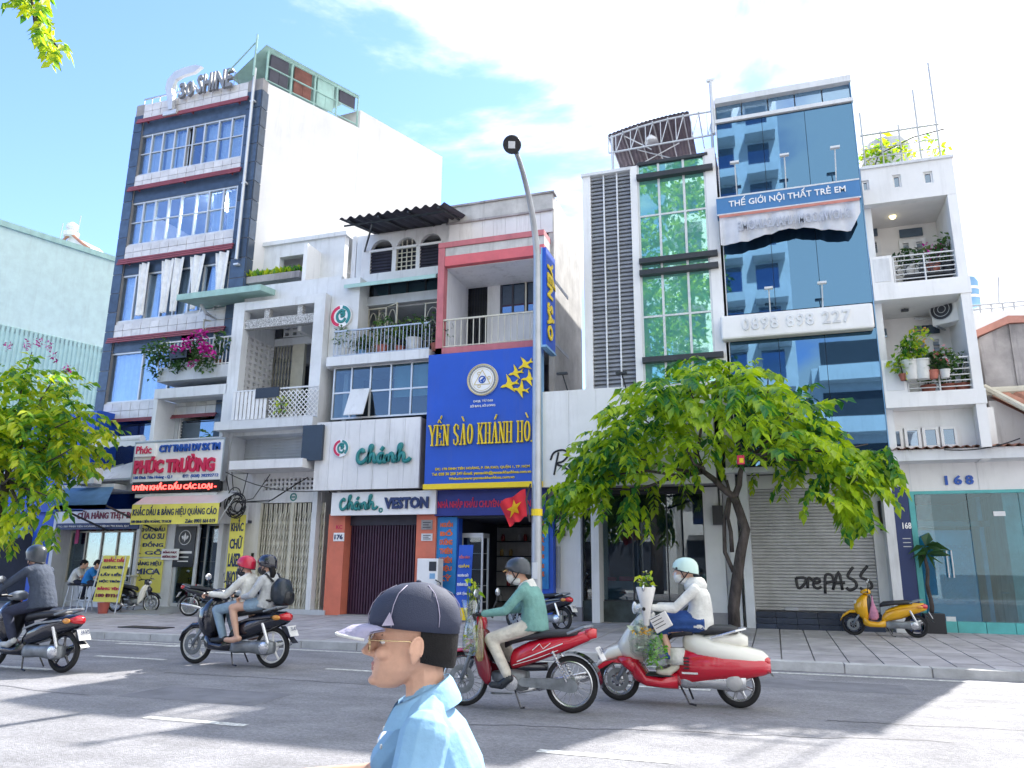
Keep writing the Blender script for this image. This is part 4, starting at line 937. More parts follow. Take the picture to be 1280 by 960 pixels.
# ================================================================== tailor's house (white panel, salmon piers)
cx0 = at(407, 500, U).x; cx1 = at(534, 480, U).x
th = T('tailor_house', 'white house with arched top windows, plant balcony and tailor shop below', 'house', ((cx0 + cx1) / 2, GF, GZ))
zgl1 = at(411, 457, U).z; zgl0 = at(408, 528, U).z; zbal = at(420, 446, U).z
Ya = U + .9          # arched storey wall
zar1 = at(451, 297, Ya).z
shell(th, m_white, cx0, cx1, U + .95, U + 12, GZ, zar1 + .1, (), t=.15, part_y=0)
zar0 = at(447, 355, Ya).z
# arched storey
arches = [(462.5, 489.5, 301, 341), (494.7, 519.5, 295, 337), (524.4, 551, 292, 333)]
holes = []
for u0, u1, vt, vb in arches:
    a, b = at(u0, vb - 10, Ya).x, at(u1, vb - 10, Ya).x; r_ = (b - a) / 2; holes.append((a, b, at((u0 + u1) / 2, vb, Ya).z, at((u0 + u1) / 2, vt, Ya).z - r_, r_))
zlo = min(h[2] for h in holes); xA, xB = at(452, 320, Ya).x, at(567, 300, Ya).x
zh = sum(h[3] for h in holes) / 3; zhb = sum(h[2] for h in holes) / 3; ztp = zar1
front(th, m_white, xA, xB, zar0, zh, Ya, .15, [(h[0], h[1], zhb, zh) for h in holes])
# arched heads: wall strip with half-round bites
edges = [xA] + [e for h in holes for e in (h[0], h[1])] + [xB]; poly_done = []
for i in range(0, len(edges), 2): MB().box(edges[i], edges[i + 1], Ya, Ya + .15, zh, ztp).obj('front_wall', m_white, th)
for h in holes:
    r_ = h[4]; cxx = (h[0] + h[1]) / 2; arc = [(cxx + r_ * math.cos(t), zh + r_ * math.sin(t)) for t in [math.pi * k / 14 for k in range(15)]]
    for half in (arc[:8] + [(cxx, ztp), (h[1], ztp)], arc[7:] + [(h[0], ztp), (cxx, ztp)]): MB().prism(half, Ya, Ya + .15).obj('arch_head', m_white, th)
    sh = MB().box(h[0] - .03, h[1] + .03, Ya - .05, Ya - .003, zh - .03, zh + .04).obj('arch_band', m_whitel, th)
for i, h in enumerate(holes):
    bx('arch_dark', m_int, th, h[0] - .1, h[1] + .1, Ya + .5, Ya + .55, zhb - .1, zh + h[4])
    if i != 1:
        n = 7
        for k in range(n): z = zhb + (zh - zhb) * k / n; MB().obox(((h[0] + h[1]) / 2, Ya + .08, z + .08), (h[1] - h[0], .02, .16), (rad(-35), 0, 0)).obj('louvre_slat', m_corr, th)
    else:
        mb = MB()
        for k in range(5): x = h[0] + (h[1] - h[0]) * k / 4; mb.box(x - .015, x + .015, Ya + .05, Ya + .08, zhb, zh + h[4] * .8)
        for k in range(6): z = zhb + (zh - zhb) * k / 5; mb.box(h[0], h[1], Ya + .052, Ya + .078, z - .012, z + .012)
        mb.obj('window_grid', m_cream, th)
# corrugated roof
p0 = at(424, 274, U - .9); p1 = at(551, 256, U - .9)
corrugated(p0.x, p1.x + .1, [(U - .9, p0.z), (Ya + .3, zar1 + .22), (U + 3, zar1 + .35)], m_corr, th, 'corrugated_roof', .3, .05)
mb = MB()
for k in range(4):
    x = p0.x + .3 + (p1.x - p0.x - .4) * k / 3; mb.tube([(x, U - .85, p0.z - .07), (x, Ya + .2, zar1 + .12)], .035, 5)
mb.tube([(p0.x, U - .6, p0.z - .09), (p1.x, U - .6, p0.z - .09)], .03, 5); mb.obj('roof_rafter', m_dark, th)
MB().tube([(p0.x + .9, U - .5, p0.z - .1), (xA + .1, Ya, zar1 - .5)], .03, 5).obj('brace', m_dark, th)
# small awning over the dark strip
a0, a1 = at(430, 356, U + .1), at(548, 339, U + .1)
MB().prism_y([(U + .1, a0.z - .12), (U + .1, a0.z), (Ya, a0.z + .35), (Ya, a0.z + .25)], a0.x, cx1 + .1).obj('awning', m_seafoam, th)
zst0 = at(450, 372, Ya).z
win(th, cx0 + .75, cx1 - .02, zst0 - .05, zar0 - .02, Ya + .1, m_dark, m_darkpane, nx=4, fw=.05, name='strip_window')
# balcony level
zop = at(460, 376, Ya).z
bx('lintel', m_grey, th, cx0 + .1, cx1, Ya - .1, Ya + .1, zst0 - .35, zst0 - .06)
bx('balcony_pier', m_lgrey, th, cx0 + .15, at(458, 400, Ya).x, Ya, Ya + .15, zbal, zst0 - .35)
g0, g1 = at(459, 400, Ya).x, at(482, 400, Ya).x
zgh = zst0 - .4
grille(th, g0, g1, zbal + .02, zgh, Ya + .05, mat=m_cream, arches=2, name='iron_gate')
g = grille(th, 0, 1.0, 0, zgh - zbal, 0, mat=m_cream, arches=2, name='iron_gate'); g.location = V((g1 + .05, Ya + .03, zbal + .02)) - WLOC[th]; g.rotation_euler.z = rad(-28)
g3 = at(530, 395, Ya).x; grille(th, g3, cx1 - .08, zbal + .02, zgh, Ya + .05, mat=m_cream, arches=1, name='iron_gate')
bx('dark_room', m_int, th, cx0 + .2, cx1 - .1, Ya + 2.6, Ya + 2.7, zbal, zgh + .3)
bx('room_ceiling', m_grey, th, cx0 + .2, cx1 - .1, Ya + .16, Ya + 2.6, zgh + .01, zgh + .1)
bx('balcony_slab', m_lgrey, th, cx0 - .05, cx1 + .02, U - .02, Ya + 2.6, zbal - .28, zbal)
zr = at(420, 414, U + .08).z
rail(th, cx0 + .12, cx1 - .02, zbal, zr, U + .08, 26, m_steel, .010)
# pier with the round logo
bx('logo_pier', m_lgrey, th, ex1 + .015, cx0 + .75, U + .3, U + .9, zgl1, at(420, 350, U + .3).z)
bx('upper_pier', m_lgrey, th, cx0 + .2, xA + .05, Ya + .02, Ya + .3, at(420, 350, U + .3).z - .5, zar1)
def ring_logo(p, cx, cz, r, Y):
    mb = MB().use(m_whitel); mb.lathe([(r, 0), (r, .05), (.01, .05)], (cx, Y, cz), Matrix.Rotation(math.pi / 2, 3, 'X'), 28)
    lg = mb.obj('logo_disc', None, p)
    for a0_, a1_, mm in ((100, 260, m_redl), (-50, 80, m_chgreen)):
        arc = [rad(a0_ + (a1_ - a0_) * k / 10) for k in range(11)]
        MB().prism([(cx + r * .95 * math.cos(t), cz + r * .95 * math.sin(t)) for t in arc] + [(cx + r * .68 * math.cos(t), cz + r * .68 * math.sin(t)) for t in arc[::-1]], Y - .062, Y - .045).obj('logo_arc', mm, lg)
    strokes([[(.9, .85), (.5, 1), (.15, .6), (.3, .1), (.7, .0), (.95, .3)], [(.45, .7), (.8, .75), (.75, .5), (.5, .45)]], r * .13, (cx - r * .5, cx + r * .5, cz - r * .5, cz + r * .5), Y - .055, m_chgreen, lg, 'logo_letter')
p = at(427.5, 396, U + .3); lg1 = T('round_logo', 'round red and green logo on the grey pier beside the plant balcony', 'logo', p); ring_logo(lg1, p.x, p.z, .36, U + .28)
# grid window
sp = [0, .195, .395, .605, .815, 1]
wq = win(th, cx0 + .06, cx1 - .04, zgl0 + .12, zgl1, U + .25, m_alu, m_shopg, splits=sp, hsplits=[0, .5, 1], fw=.05, d=.06)
bx('room_back', m_int, th, cx0 + .1, cx1 - .05, U + 1.9, U + 2.0, zgl0, zgl1)
bx('blind', m_seafoam, th, cx0 + (cx1 - cx0) * .61, cx1 - .1, U + .45, U + .47, zgl0 + (zgl1 - zgl0) * .42, zgl1 - .03)
wl = cx1 - cx0 - .1; tp = MB().obox((0, 0, -.42), (wl * .2, .03, .9)).obj('tilted_sash', m_lgrey, wq, origin=(0, 0, 0)); tp.location = V((cx0 + .06 + wl * .3, U + .22, zgl0 + (zgl1 - zgl0) * .56)) - WLOC[wq]; tp.rotation_euler.x = rad(-22)
# white panel with the script name
x0, x1, z0, z1 = cx0 - .1, cx1 - .06, at(400, 613, U - .2).z, at(403, 528, U - .2).z
wp = T('tailor_sign_panel', 'large white ribbed panel with teal script name and round logo', 'sign', ((x0 + x1) / 2, U, z0))
n = 7
for k in range(n): bx('panel_sheet', m_white, wp, x0 + (x1 - x0) * k / n + .004, x0 + (x1 - x0) * (k + 1) / n - .004, U - .2, U - .12, z0, z1)
bx('panel_core', m_joint, wp, x0 + .01, x1 - .01, U - .125, U + .2, z0 + .01, z1 - .01)
CH = [[(.13, .62), (.10, .80), (.03, .60), (.02, .25), (.07, .05), (.14, .12), (.20, .35)],
      [(.20, .30), (.26, .70), (.29, .98), (.25, .95), (.235, .5), (.23, .05), (.26, .40), (.31, .52), (.33, .35), (.335, .08), (.39, .18)],
      [(.50, .48), (.44, .52), (.40, .28), (.43, .05), (.48, .15), (.51, .50), (.50, .20), (.53, .06), (.58, .25)],
      [(.58, .50), (.585, .05), (.60, .35), (.65, .52), (.68, .35), (.685, .08), (.73, .15)],
      [(.73, .2), (.80, .68), (.835, .98), (.79, .95), (.775, .5), (.77, .05), (.80, .38), (.855, .52), (.88, .35), (.885, .08), (.96, .10), (1.0, .25)],
      [(.455, .72), (.50, .92)]]
xa, xb = at(447, 570, U - .22).x, at(514, 570, U - .22).x; zq0, zq1 = at(480, 579, U - .22).z, at(480, 557, U - .22).z
strokes(CH, .062, (xa, xb, zq0, zq1), U - .27, m_chgreen, wp, flat=.9)
p = at(427.5, 560.5, U - .2); ring_logo(wp, p.x, p.z, .25, U - .21)
# fascia
x0, x1, z0, z1 = rect(415, 616, 544, 642.5, U + .0)
fs = T('tailor_fascia', 'white shop fascia with teal script and bold navy lettering', 'sign', ((x0 + x1) / 2, U, z0))
bx('board', m_whitel, fs, x0, x1, U, U + .12, z0, z1)
w = x1 - x0; h = z1 - z0
strokes(CH, .042, (x0 + w * .09, x0 + w * .46, z0 + h * .22, z0 + h * .84), U - .03, m_chgreen, fs, flat=.9)
MB().torus((x0 + w * .49, U - .01, z0 + h * .2), .05, .022, 'Y', 12, 6).obj('dot', m_chgreen, fs)
text('VESTON', x0 + w * .525, x1 - w * .06, z0 + h * .24, z0 + h * .74, U - .03, m_navy, fs, .05, depth=.05)
# ground floor
GYt = U + .25
a0 = at(408, 700, GYt).x; a1 = at(428.5, 700, GYt).x; a2 = at(519, 700, GYt).x; a3 = at(544, 690, GYt).x
ztp = z0 + .05
bx('salmon_pier', m_salmon, th, a0, a1, GYt, GYt + .45, GZ, ztp); bx('salmon_pier', m_salmon, th, a2, a3, GYt, GYt + .45, GZ, ztp)
ns_ = 26; y_ = GYt + .4
for k in range(ns_):
    x = a1 + (a2 - a1) * k / ns_; wv = (a2 - a1) / ns_
    MB().prism_z([(x + .004, y_), (x + wv * .3, y_ - .06), (x + wv * .7, y_ - .06), (x + wv - .004, y_)], GZ + .02, ztp - .3).obj('shutter_leaf', m_maroon, th)
bx('shutter_back', m_maroon, th, a1, a2, y_ + .004, y_ + .05, GZ, ztp)
bx('shutter_box', m_corr, th, a1 + .003, a2 - .003, y_ - .1, y_, ztp - .3, ztp - .01)
bx('step', m_joint, th, a0 + .5, a2, GYt - .05, GYt + .4, SZ(GYt), GZ + .018)
x0, x1, z0, z1 = rect(417.5, 666, 430, 676.5, GYt - .01)
hn = T('house_number_plate', 'white house number plate 176 on the left salmon pier', 'number plate', ((x0 + x1) / 2, GYt, z0)); bx('plate', m_whitel, hn, x0, x1, GYt - .025, GYt - .003, z0, z1); text('176', x0 + .04, x1 - .04, z0 + .05, z1 - .05, GYt - .032, m_navy, hn, .02)
p = at(424, 660, GYt); rs = T('wall_stamp', 'small red painted stamp above the number plate 176', 'marking', p)
text('KC', p.x - .1, p.x + .1, p.z - .03, p.z + .08, GYt - .006, m_redl, rs, .03, depth=.006)
for i, (u0, v0, u1, v1) in enumerate(((527, 650, 540.5, 662), (527, 667, 540.5, 676))):
    x0, x1, z0, z1 = rect(u0, v0, u1, v1, GYt - .01)
    t = T('wall_plaque', ['grey engraved plaque, the upper one on the right salmon pier', 'white engraved plaque, the lower one on the right salmon pier'][i], 'plaque', (x0, GYt, z0)); bx('plate', [m_conc, m_lgrey][i], t, x0, x1, GYt - .025, GYt - .003, z0, z1)
    for k in range(3): bx('engraved_line', m_dark, t, x0 + .05, x1 - .05 - .06 * (k % 2), GYt - .029, GYt - .0255, z0 + (z1 - z0) * (.2 + .25 * k), z0 + (z1 - z0) * (.2 + .25 * k) + .02)
# ================================================================== bird's nest shop house (blue board, pink frame)
YF = GF            # its upper wall plane
yx0 = at(552, 410, U).x; yx1 = at(692, 243, YF).x
zt = at(692, 243, YF).z
yh = T('pink_framed_house', 'house with red framed balcony above the big blue board and mottled side wall', 'house', ((yx0 + yx1) / 2, GF, GZ))
yrear = at_x(726, 310, yx1).y
zb0 = at(553, 442.5, U).z; zb1 = at(553, 435, U).z
Yb = U + .3; Yw = U + 1.9
shell(yh, m_mott, yx0 - .2, yx1, YF, yrear, GZ, zt - .06, (), t=.16, part_y=0)
# the step in the top of the side wall
bx('roof_parapet', m_mott, yh, yx1 - .155, yx1 - .01, YF + .4, YF + 3.5, zt - .1, zt + .02)
zp = at(692, 262, YF).z
nb = 9
for k in range(nb): bx('wall_sheet', m_white, yh, yx0 - .2 + (yx1 - yx0 + .18) * k / nb + .004, yx0 - .2 + (yx1 - yx0 + .18) * (k + 1) / nb - .004, YF - .05, YF - .005, at(567, 303, YF).z - .1, zp)
bx('top_wall', m_mott, yh, yx0 - .2, yx1 - .003, YF - .09, YF - .004, zp + .003, zt)
bx('coping', m_conc, yh, yx0 - .25, yx1 + .05, YF - .14, YF + .2, zt, zt + .06)
bx('wall_trim', m_conc, yh, yx0 - .22, yx1 - .02, YF - .12, YF - .052, zp - .06, zp)
# pink frame
px0, px1 = at(547, 350, U).x, at(680, 330, U).x
zf1 = at(552, 304, U).z; zr1 = at(553, 321, U).z; zr0 = at(553, 333, U).z
bx('pink_post', m_pink, yh, px0, px0 + .2, U, U + .25, zb0, zf1)
bx('pink_beam', m_pink, yh, px0, px1, U - .02, YF - .1, zf1 - .16, zf1)
bx('grey_soffit', m_mott, yh, px0 + .21, px1, U + .03, Yw, zr1, zf1 - .165)
bx('red_band', M('red_band', (.66, .14, .16), .7, var=.06, streak=.15), yh, px0 + .21, px1, U + .005, U + .2, zr0, zr1)
bx('corner_post', m_white, yh, px1 - .2, px1, U, U + .25, zb0, zr0)
bx('recess_side', m_white, yh, px0 + .05, px0 + .2, U + .26, Yw, zb1, zr1)
bx('recess_side', m_white, yh, px1 - .15, px1 - .01, U + .26, Yw, zb1, zr1)
bx('ceiling', m_white, yh, px0 + .2, px1 - .1, U + .21, Yw, zr0 - .02, zr0 + .05)
bx('balcony_slab', m_white, yh, px0 + .01, px1 - .01, U + .12, Yw + .1, zb0 + .01, zb1 - .01)
bx('balcony_band', m_pink, yh, px0, px1, U, U + .11, zb0, zb1)
da, db = at(578, 390, Yw).x, at(609, 390, Yw).x; zdh = at(578, 352, Yw).z
wa, wb = at(625, 370, Yw).x, at(672, 370, Yw).x; wz1 = at(625, 344, Yw).z; wz0 = at(625, 394, Yw).z
front(yh, m_white, px0 + .2, px1, zb1, zr0, Yw, .14, [(da, db, zb1 - 1, zdh), (wa, wb, wz0, wz1)], 'recess_wall')
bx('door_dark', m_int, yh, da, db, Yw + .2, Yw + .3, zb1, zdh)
lattice_gate(yh, da + .02, db - .02, zb1 + .02, zdh - .02, Yw + .04, 9, m_dark, rows=7)
w = win(yh, wa, wb, wz0, wz1, Yw + .02, m_corr, m_darkpane, nx=3, fw=.06)
bx('window_bracket', m_cream, w, wa + (wb - wa) * .68, wa + (wb - wa) * .72, Yw - .05, Yw + .01, wz0, wz1)
rail(yh, px0 + .2, px1 - .05, zb1, at(552, 400, U + .06).z, U + .06, 16, m_cream, .012)
# blue board with logo and lettering
x0, x1, z0, z1 = rect(536, 444, 675.5, 608, U - .35)
zy = at(530, 605, U - .35).z
bb = T('blue_sign_board', 'large blue shop board with yellow Vietnamese lettering, round seal and flying swallows', 'sign', ((x0 + x1) / 2, U - .35, z0))
n = 3
bx('board', m_blue, bb, x0, x1, U - .35, U - .12, z0 + .14, z1)
bx('board_edge', m_bluel, bb, x1 + .002, x1 + .03, U - .36, U - .12, z0 + .1, z1)
bx('yellow_strip', m_yellow, bb, x0 - .03, x1 + .04, U - .37, U - .1, z0, z0 + .137)
w = x1 - x0; h = z1 - z0
# slab-serif lettering, drawn as strokes with serifs
def serif(s, bx0, bx1, z0, z1, Y, mat, p, depth=.06):
    G = {'Y': ([((0, 1), (.5, .45), .2), ((1, 1), (.5, .45), .1), ((.5, .47), (.5, 0), .2)], [(0, 1), (1, 1), (.5, 0)]),
         'E': ([((.18, 0), (.18, 1), .2), ((.1, .96), (.9, .96), .09), ((.1, .04), (.95, .04), .09), ((.2, .5), (.7, .5), .09), ((.88, .98), (.88, .78), .09), ((.93, .02), (.93, .24), .09), ((.7, .62), (.7, .38), .08)], [(.15, 0), (.15, 1)]),
         'N': ([((.15, 0), (.15, 1), .1), ((.12, 1), (.85, 0), .22), ((.87, 0), (.87, 1), .1)], [(.15, 0), (.87, 1), (.1, 1)]),
         'S': ([((.85, .75), (.8, .93), .1), ((.8, .93), (.45, 1), .1), ((.45, 1), (.15, .85), .15), ((.15, .85), (.2, .6), .2), ((.2, .62), (.8, .4), .2), ((.8, .4), (.82, .15), .2), ((.82, .15), (.5, 0), .13), ((.5, 0), (.15, .08), .1), ((.15, .08), (.1, .28), .1)], []),
         'A': ([((.5, 1), (.12, 0), .1), ((.5, 1), (.86, 0), .22), ((.25, .33), (.72, .33), .08)], [(.12, 0), (.86, 0)]),
         'O': ([((.5 + .38 * math.cos(t), .5 + .46 * math.sin(t)), (.5 + .38 * math.cos(t + .45), .5 + .46 * math.sin(t + .45)), .1 + .11 * abs(math.cos(t + .2))) for t in [k * math.pi / 7.5 for k in range(15)]], []),
         'K': ([((.18, 0), (.18, 1), .2), ((.25, .45), (.85, 1), .1), ((.4, .6), (.88, 0), .21)], [(.18, 0), (.18, 1), (.85, 1), (.88, 0)]),
         'H': ([((.18, 0), (.18, 1), .2), ((.84, 0), (.84, 1), .2), ((.2, .5), (.84, .5), .08)], [(.18, 0), (.18, 1), (.84, 0), (.84, 1)])}
    ACC = {'^/': [((.25, 1.1), (.5, 1.25), .07), ((.5, 1.25), (.75, 1.1), .07), ((.7, 1.28), (.9, 1.45), .09)], '\\': [((.25, 1.35), (.6, 1.12), .11)], '/': [((.45, 1.12), (.8, 1.36), .11)]}
    adv = sum(.5 if c[0] == ' ' else 1 for c in s); sx = (bx1 - bx0) / adv; sz = z1 - z0; X = bx0
    for c in s:
        if c[0] == ' ': X += sx * .5; continue
        mb = MB(); st, sf = G[c[0]]; st = list(st) + (ACC[c[1:]] if len(c) > 1 else [])
        for k, (a, b, wd) in enumerate(st):
            A = V((X + a[0] * sx * .82, 0, z0 + a[1] * sz)); B = V((X + b[0] * sx * .82, 0, z0 + b[1] * sz)); d = (B - A); L_ = d.length; ang = math.atan2(d.z, d.x)
            # stroke width is measured across the letter, in letter widths
            wv = wd * sx * .82 * (abs(math.sin(ang)) + .9 * abs(math.cos(ang)))
            mb.obox(((A.x + B.x) / 2, Y - depth / 2 - k * .0011, (A.z + B.z) / 2), (L_ + (.03 * sx if c[0] in 'SO' else 0), depth, wv), (0, -ang, 0))
        for q in sf:
            zc = z0 + q[1] * sz + (.03 if q[1] == 0 else -.03) * sz; mb.obox((X + q[0] * sx * .82, Y - depth / 2 - .014, zc), (sx * .36, depth, sz * .06))
        mb.obj('letter', mat, p); X += sx
xa = at(538, 540, U - .36).x; za0 = at(600, 555.5, U - .36).z; za1 = at(600, 529, U - .36).z
serif(['Y', 'E^/', 'N', ' ', 'S', 'A\\', 'O', ' ', 'K', 'H', 'A/', 'N', 'H', ' ', 'H', 'O\\', 'A'], xa, x1 - .02, za0, za1, U - .36, m_yellow, bb, .07)
def bt(s, u0, u1, v0, v1, mat=m_yellow, bold=.015): 
    um = (u0 + u1) / 2; text(s, at(u0, (v0 + v1) / 2, U - .36).x, at(u1, (v0 + v1) / 2, U - .36).x, at(um, v1, U - .36).z, at(um, v0, U - .36).z, U - .362, mat, bb, bold)
bt('ĐC: 178 ĐINH TIÊN HOÀNG, P. ĐA KAO, QUẬN 1, TP. HCM', 544, 662, 582, 587)
bt('Tel: 028 38 209 247-Email: yensaokh@yensaokhanhhoa.com.vn', 540, 664, 589, 594)
bt('Website:www.yensaokhanhhoa.com.vn', 561, 643, 595.5, 600)
bt('DOJI, TỪ ĐẠI', 592, 616, 499, 503, m_whitel); bt('SỞ BAN, SỞ LONG', 588, 619, 505, 509, m_whitel)
p = at(603.7, 475, U - .36); r_ = at(623, 475, U - .36).x - p.x
RY = Matrix.Rotation(math.pi / 2, 3, 'X')
seal = MB().lathe([(r_, 0), (r_, .05), (r_ * .97, .06), (.01, .06)], p, RY, 36).obj('seal_disc', m_whitel, bb)
m_gold = M('gold_line', (.62, .52, .28), .5)
MB().torus((p.x, p.y - .06, p.z), r_ * .95, .02, 'Y', 40, 6).torus((p.x, p.y - .06, p.z), r_ * .68, .008, 'Y', 36, 5).obj('seal_ring', m_gold, seal)
mb = MB()
for k in range(34):
    t = 2 * math.pi * k / 34; c = V((p.x + r_ * .82 * math.cos(t), p.y - .062, p.z + r_ * .82 * math.sin(t))); mb.obox(c, (.05, .008, .09), (0, -t, 0))
mb.obj('seal_lettering', M('grey_letter', (.4, .4, .38), .6), seal, kind='stuff')
tri = [(p.x + r_ * .6 * math.cos(t), p.z + r_ * .6 * math.sin(t)) for t in (math.pi / 2, math.pi * 7 / 6, math.pi * 11 / 6)]
mb = MB(); [mb.tube([(tri[k][0], p.y - .062, tri[k][1]), (tri[(k + 1) % 3][0], p.y - .062, tri[(k + 1) % 3][1])], .012, 5) for k in range(3)]; mb.obj('seal_triangle', m_gold, seal)
MB().torus((p.x, p.y - .062, p.z), r_ * .2, .018, 'Y', 18, 5).prism([(p.x - .06, p.z - .03), (p.x + .1, p.z + .1), (p.x + .02, p.z - .08)], p.y - .07, p.y - .06).obj('seal_emblem', m_navyl, seal)
for k, t in enumerate((math.pi / 2, -math.pi / 6 * .6, math.pi * 1.2)): MB().torus((p.x + r_ * .45 * math.cos(t + .5), p.y - .062, p.z + r_ * .45 * math.sin(t + .5)), r_ * .09, .012, 'Y', 10, 4).obj('seal_dot', m_gold, seal)
BIRD = [(-.52, .0), (-.36, .08), (-.18, .08), (-.06, .2), (-.02, .62), (.12, .3), (.16, .08), (.34, .04), (.56, .16), (.44, .0), (.56, -.16), (.3, -.06), (.12, -.08), (.22, -.5), (-.06, -.2), (-.2, -.06), (-.38, -.06)]
for u, v, s, a in ((657, 456, .42, .5), (645, 466.5, .40, .2), (661.5, 474, .42, .0), (637, 481, .5, .25), (651, 487.5, .44, -.15)):
    q = at(u, v, U - .36); c_, s_ = math.cos(a), math.sin(a)
    MB().prism([(q.x + s * (x * c_ - z * s_), q.z + s * (x * s_ + z * c_)) for x, z in BIRD], U - .40, U - .36).obj('swallow_emblem', m_yellow, bb)
# projecting vertical sign
vx0, vx1 = at(677, 400, U - .8).x, at(682.5, 400, U - .8).x
vz1 = at(680, 309, U - .8).z; vz0 = at(680, 431, U - .8).z; vy1 = at_x(694, 380, vx1).y
vs = T('vertical_sign', 'tall blue projecting sign with yellow letters beside the lamp post', 'sign', (vx0, U - .8, vz0))
bx('box', m_blue, vs, vx0, vx1, U - .8, vy1, vz0, vz1)
mb = MB(); mb.box(vx0 - .02, vx1 + .02, U - .83, vy1 + .02, vz0 - .06, vz0 - .002).box(vx0 - .02, vx0 + .02, U - .83, U - .802, vz0, vz1); mb.obj('trim', m_bluel, vs)
bx('wall_bracket', m_steel, vs, vx0 + .05, vx1 - .05, vy1 + .002, YF + 1, vz1 - .6, vz1 - .5); bx('wall_bracket', m_steel, vs, vx0 + .05, vx1 - .05, vy1 + .002, YF + 1, vz0 + .3, vz0 + .4)
me = text_mesh('YẾN SÀO', .04, 0, .02)
xs = [v.co.x for v in me.vertices]; ys = [v.co.y for v in me.vertices]; a0_, a1_, b0_, b1_ = min(xs), max(xs), min(ys), max(ys)
for v in me.vertices:   # reads downwards
    s = (v.co.x - a0_) / (a1_ - a0_); t = (v.co.y - b0_) / (b1_ - b0_); dz = v.co.z
    v.co = V((dz * 1.5 + .015, (t - .5) * (vy1 - U + .8) * .8, -s * (vz1 - vz0 - .5)))
me.materials.append(m_yellow); link('lettering', me, vs, V((vx1 + .01, (U - .8 + vy1) / 2, vz1 - .3)))
# lower fascia and shop
x0, x1, z0, z1 = rect(544, 617, 683, 643, U + .1)
m_dblue = M('deep_blue', (.015, .03, .24), .5)
f2 = T('blue_fascia', 'dark blue fascia with red lettering under the big blue board', 'sign', ((x0 + x1) / 2, U, z0))
bx('board', m_dblue, f2, x0, x1, U + .1, U + .2, z0, z1 + .15)
text('NHÀ NHẬP KHẨU CHUYÊN NGÀNH YẾN SÀO', x0 + .1, x1 - .1, z0 + .16, z1 - .12, U + .085, m_redl, f2, .02)
bx('soffit', m_joint, yh, x0, x1, U - .1, GF, z1 + .16, z1 + .26)
SY = U + .35
sa, sb_ = at(572, 690, SY).x, at(669, 690, SY).x
bx('shop_pier', m_blue, yh, x0, sa, SY + .02, SY + .3, GZ, z0); bx('shop_pier', m_blue, yh, sb_, x1 + .1, SY + .02, SY + .3, GZ, z0)
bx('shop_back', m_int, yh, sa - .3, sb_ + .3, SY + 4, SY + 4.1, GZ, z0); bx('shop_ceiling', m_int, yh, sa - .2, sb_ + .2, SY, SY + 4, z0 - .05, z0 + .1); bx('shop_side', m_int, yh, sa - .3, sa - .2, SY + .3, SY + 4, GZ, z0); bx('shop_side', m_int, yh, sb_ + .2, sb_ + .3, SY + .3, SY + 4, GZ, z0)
bx('shop_step', m_grey, yh, sa - .2, sb_ + .2, SY - .1, SY + .6, SZ(SY), GZ + .1)
m_cyan = M('cyan_poster', (.02, .24, .62), .5, var=.2, scale=1.2)
m_orl = M('orange_letter', (.80, .16, .04), .5)
px_ = x0 + .02; poster('blue poster with orange words down the left of the birds nest shop door', at(545, 690, SY).x, sa - .03, at(556, 742, SY).z, z0 - .02, SY, m_cyan, ['NGUỒN', 'BỔ', 'DƯỠNG', 'THIÊN', 'NHIÊN', 'DIỆU', 'KỲ', ''], m_orl, bold=.04, pad=.12)
poster('blue poster with orange words down the right of the birds nest shop door', sb_ + .02, at(686, 690, SY).x, at(676, 736, SY).z, z0 - .02, SY, m_cyan, ['CHĂM', 'SÓC', 'SỨC', 'KHỎE', 'CỘNG', 'ĐỒNG', 'VÀNG', ''], m_orl, bold=.04, pad=.12)
# shelves with jars inside
shf = T('display_shelf', 'dark wall shelves with rows of small jars inside the birds nest shop', 'shelf', ((sa + sb_) / 2, SY + 3.6, GZ))
for k in range(6): bx('shelf_board', m_dark, shf, sa - .1, sb_ + .1, SY + 3.4, SY + 3.95, GZ + .3 + k * .45, GZ + .33 + k * .45)
jm = [M('jar_gold', (.5, .32, .08), .4), M('jar_red', (.42, .04, .04), .4), M('jar_white', (.6, .6, .6), .4), M('jar_green', (.1, .3, .2), .4)]
jme = [MB().lathe([(.05, 0), (.06, .03), (.06, .14), (.04, .17), (.045, .2), (.01, .2)], n=8).mesh('jar', m_) for m_ in jm]
R = random.Random(12)
for k in range(6):
    for j in range(9):
        if R.random() < .25: continue
        o = link('jar', jme[R.randrange(4)], None, (sa + .05 + (sb_ - sa - .1) * (j + R.uniform(-.2, .2)) / 8, SY + 3.5, GZ + .332 + k * .45)); tag(o, f"small {o.data.materials[0].name.split('_')[1].split('.')[0]} jar on the {['lowest', 'second', 'third', 'fourth', 'fifth', 'top'][k]} shelf in the birds nest shop", 'jar', 'jars on the birds nest shop shelves')
fg = T('glass_cabinet', 'upright glass display cabinet just inside the birds nest shop', 'cabinet', (at(590, 727, SY + .5).x, SY + .5, GZ + .1))
x0c, x1c, z0c, z1c = rect(577, 672, 603, 728, SY + .45); z0c = GZ + .1
mb = MB()
for a in (x0c, x1c - .05):
    for b in (SY + .45, SY + .9): mb.box(a, a + .05, b, b + .05, z0c, z1c)
mb.box(x0c, x1c, SY + .445, SY + .955, z1c, z1c + .12).box(x0c, x1c, SY + .445, SY + .955, z0c, z0c + .1); mb.obj('frame', m_alu, fg)
for k in range(4): bx('glass_shelf', m_lgrey, fg, x0c + .05, x1c - .05, SY + .5, SY + .9, z0c + .3 + k * (z1c - z0c - .3) / 4, z0c + .315 + k * (z1c - z0c - .3) / 4)
bx('glass_front', m_shopg, fg, x0c + .05, x1c - .05, SY + .46, SY + .47, z0c + .1, z1c)
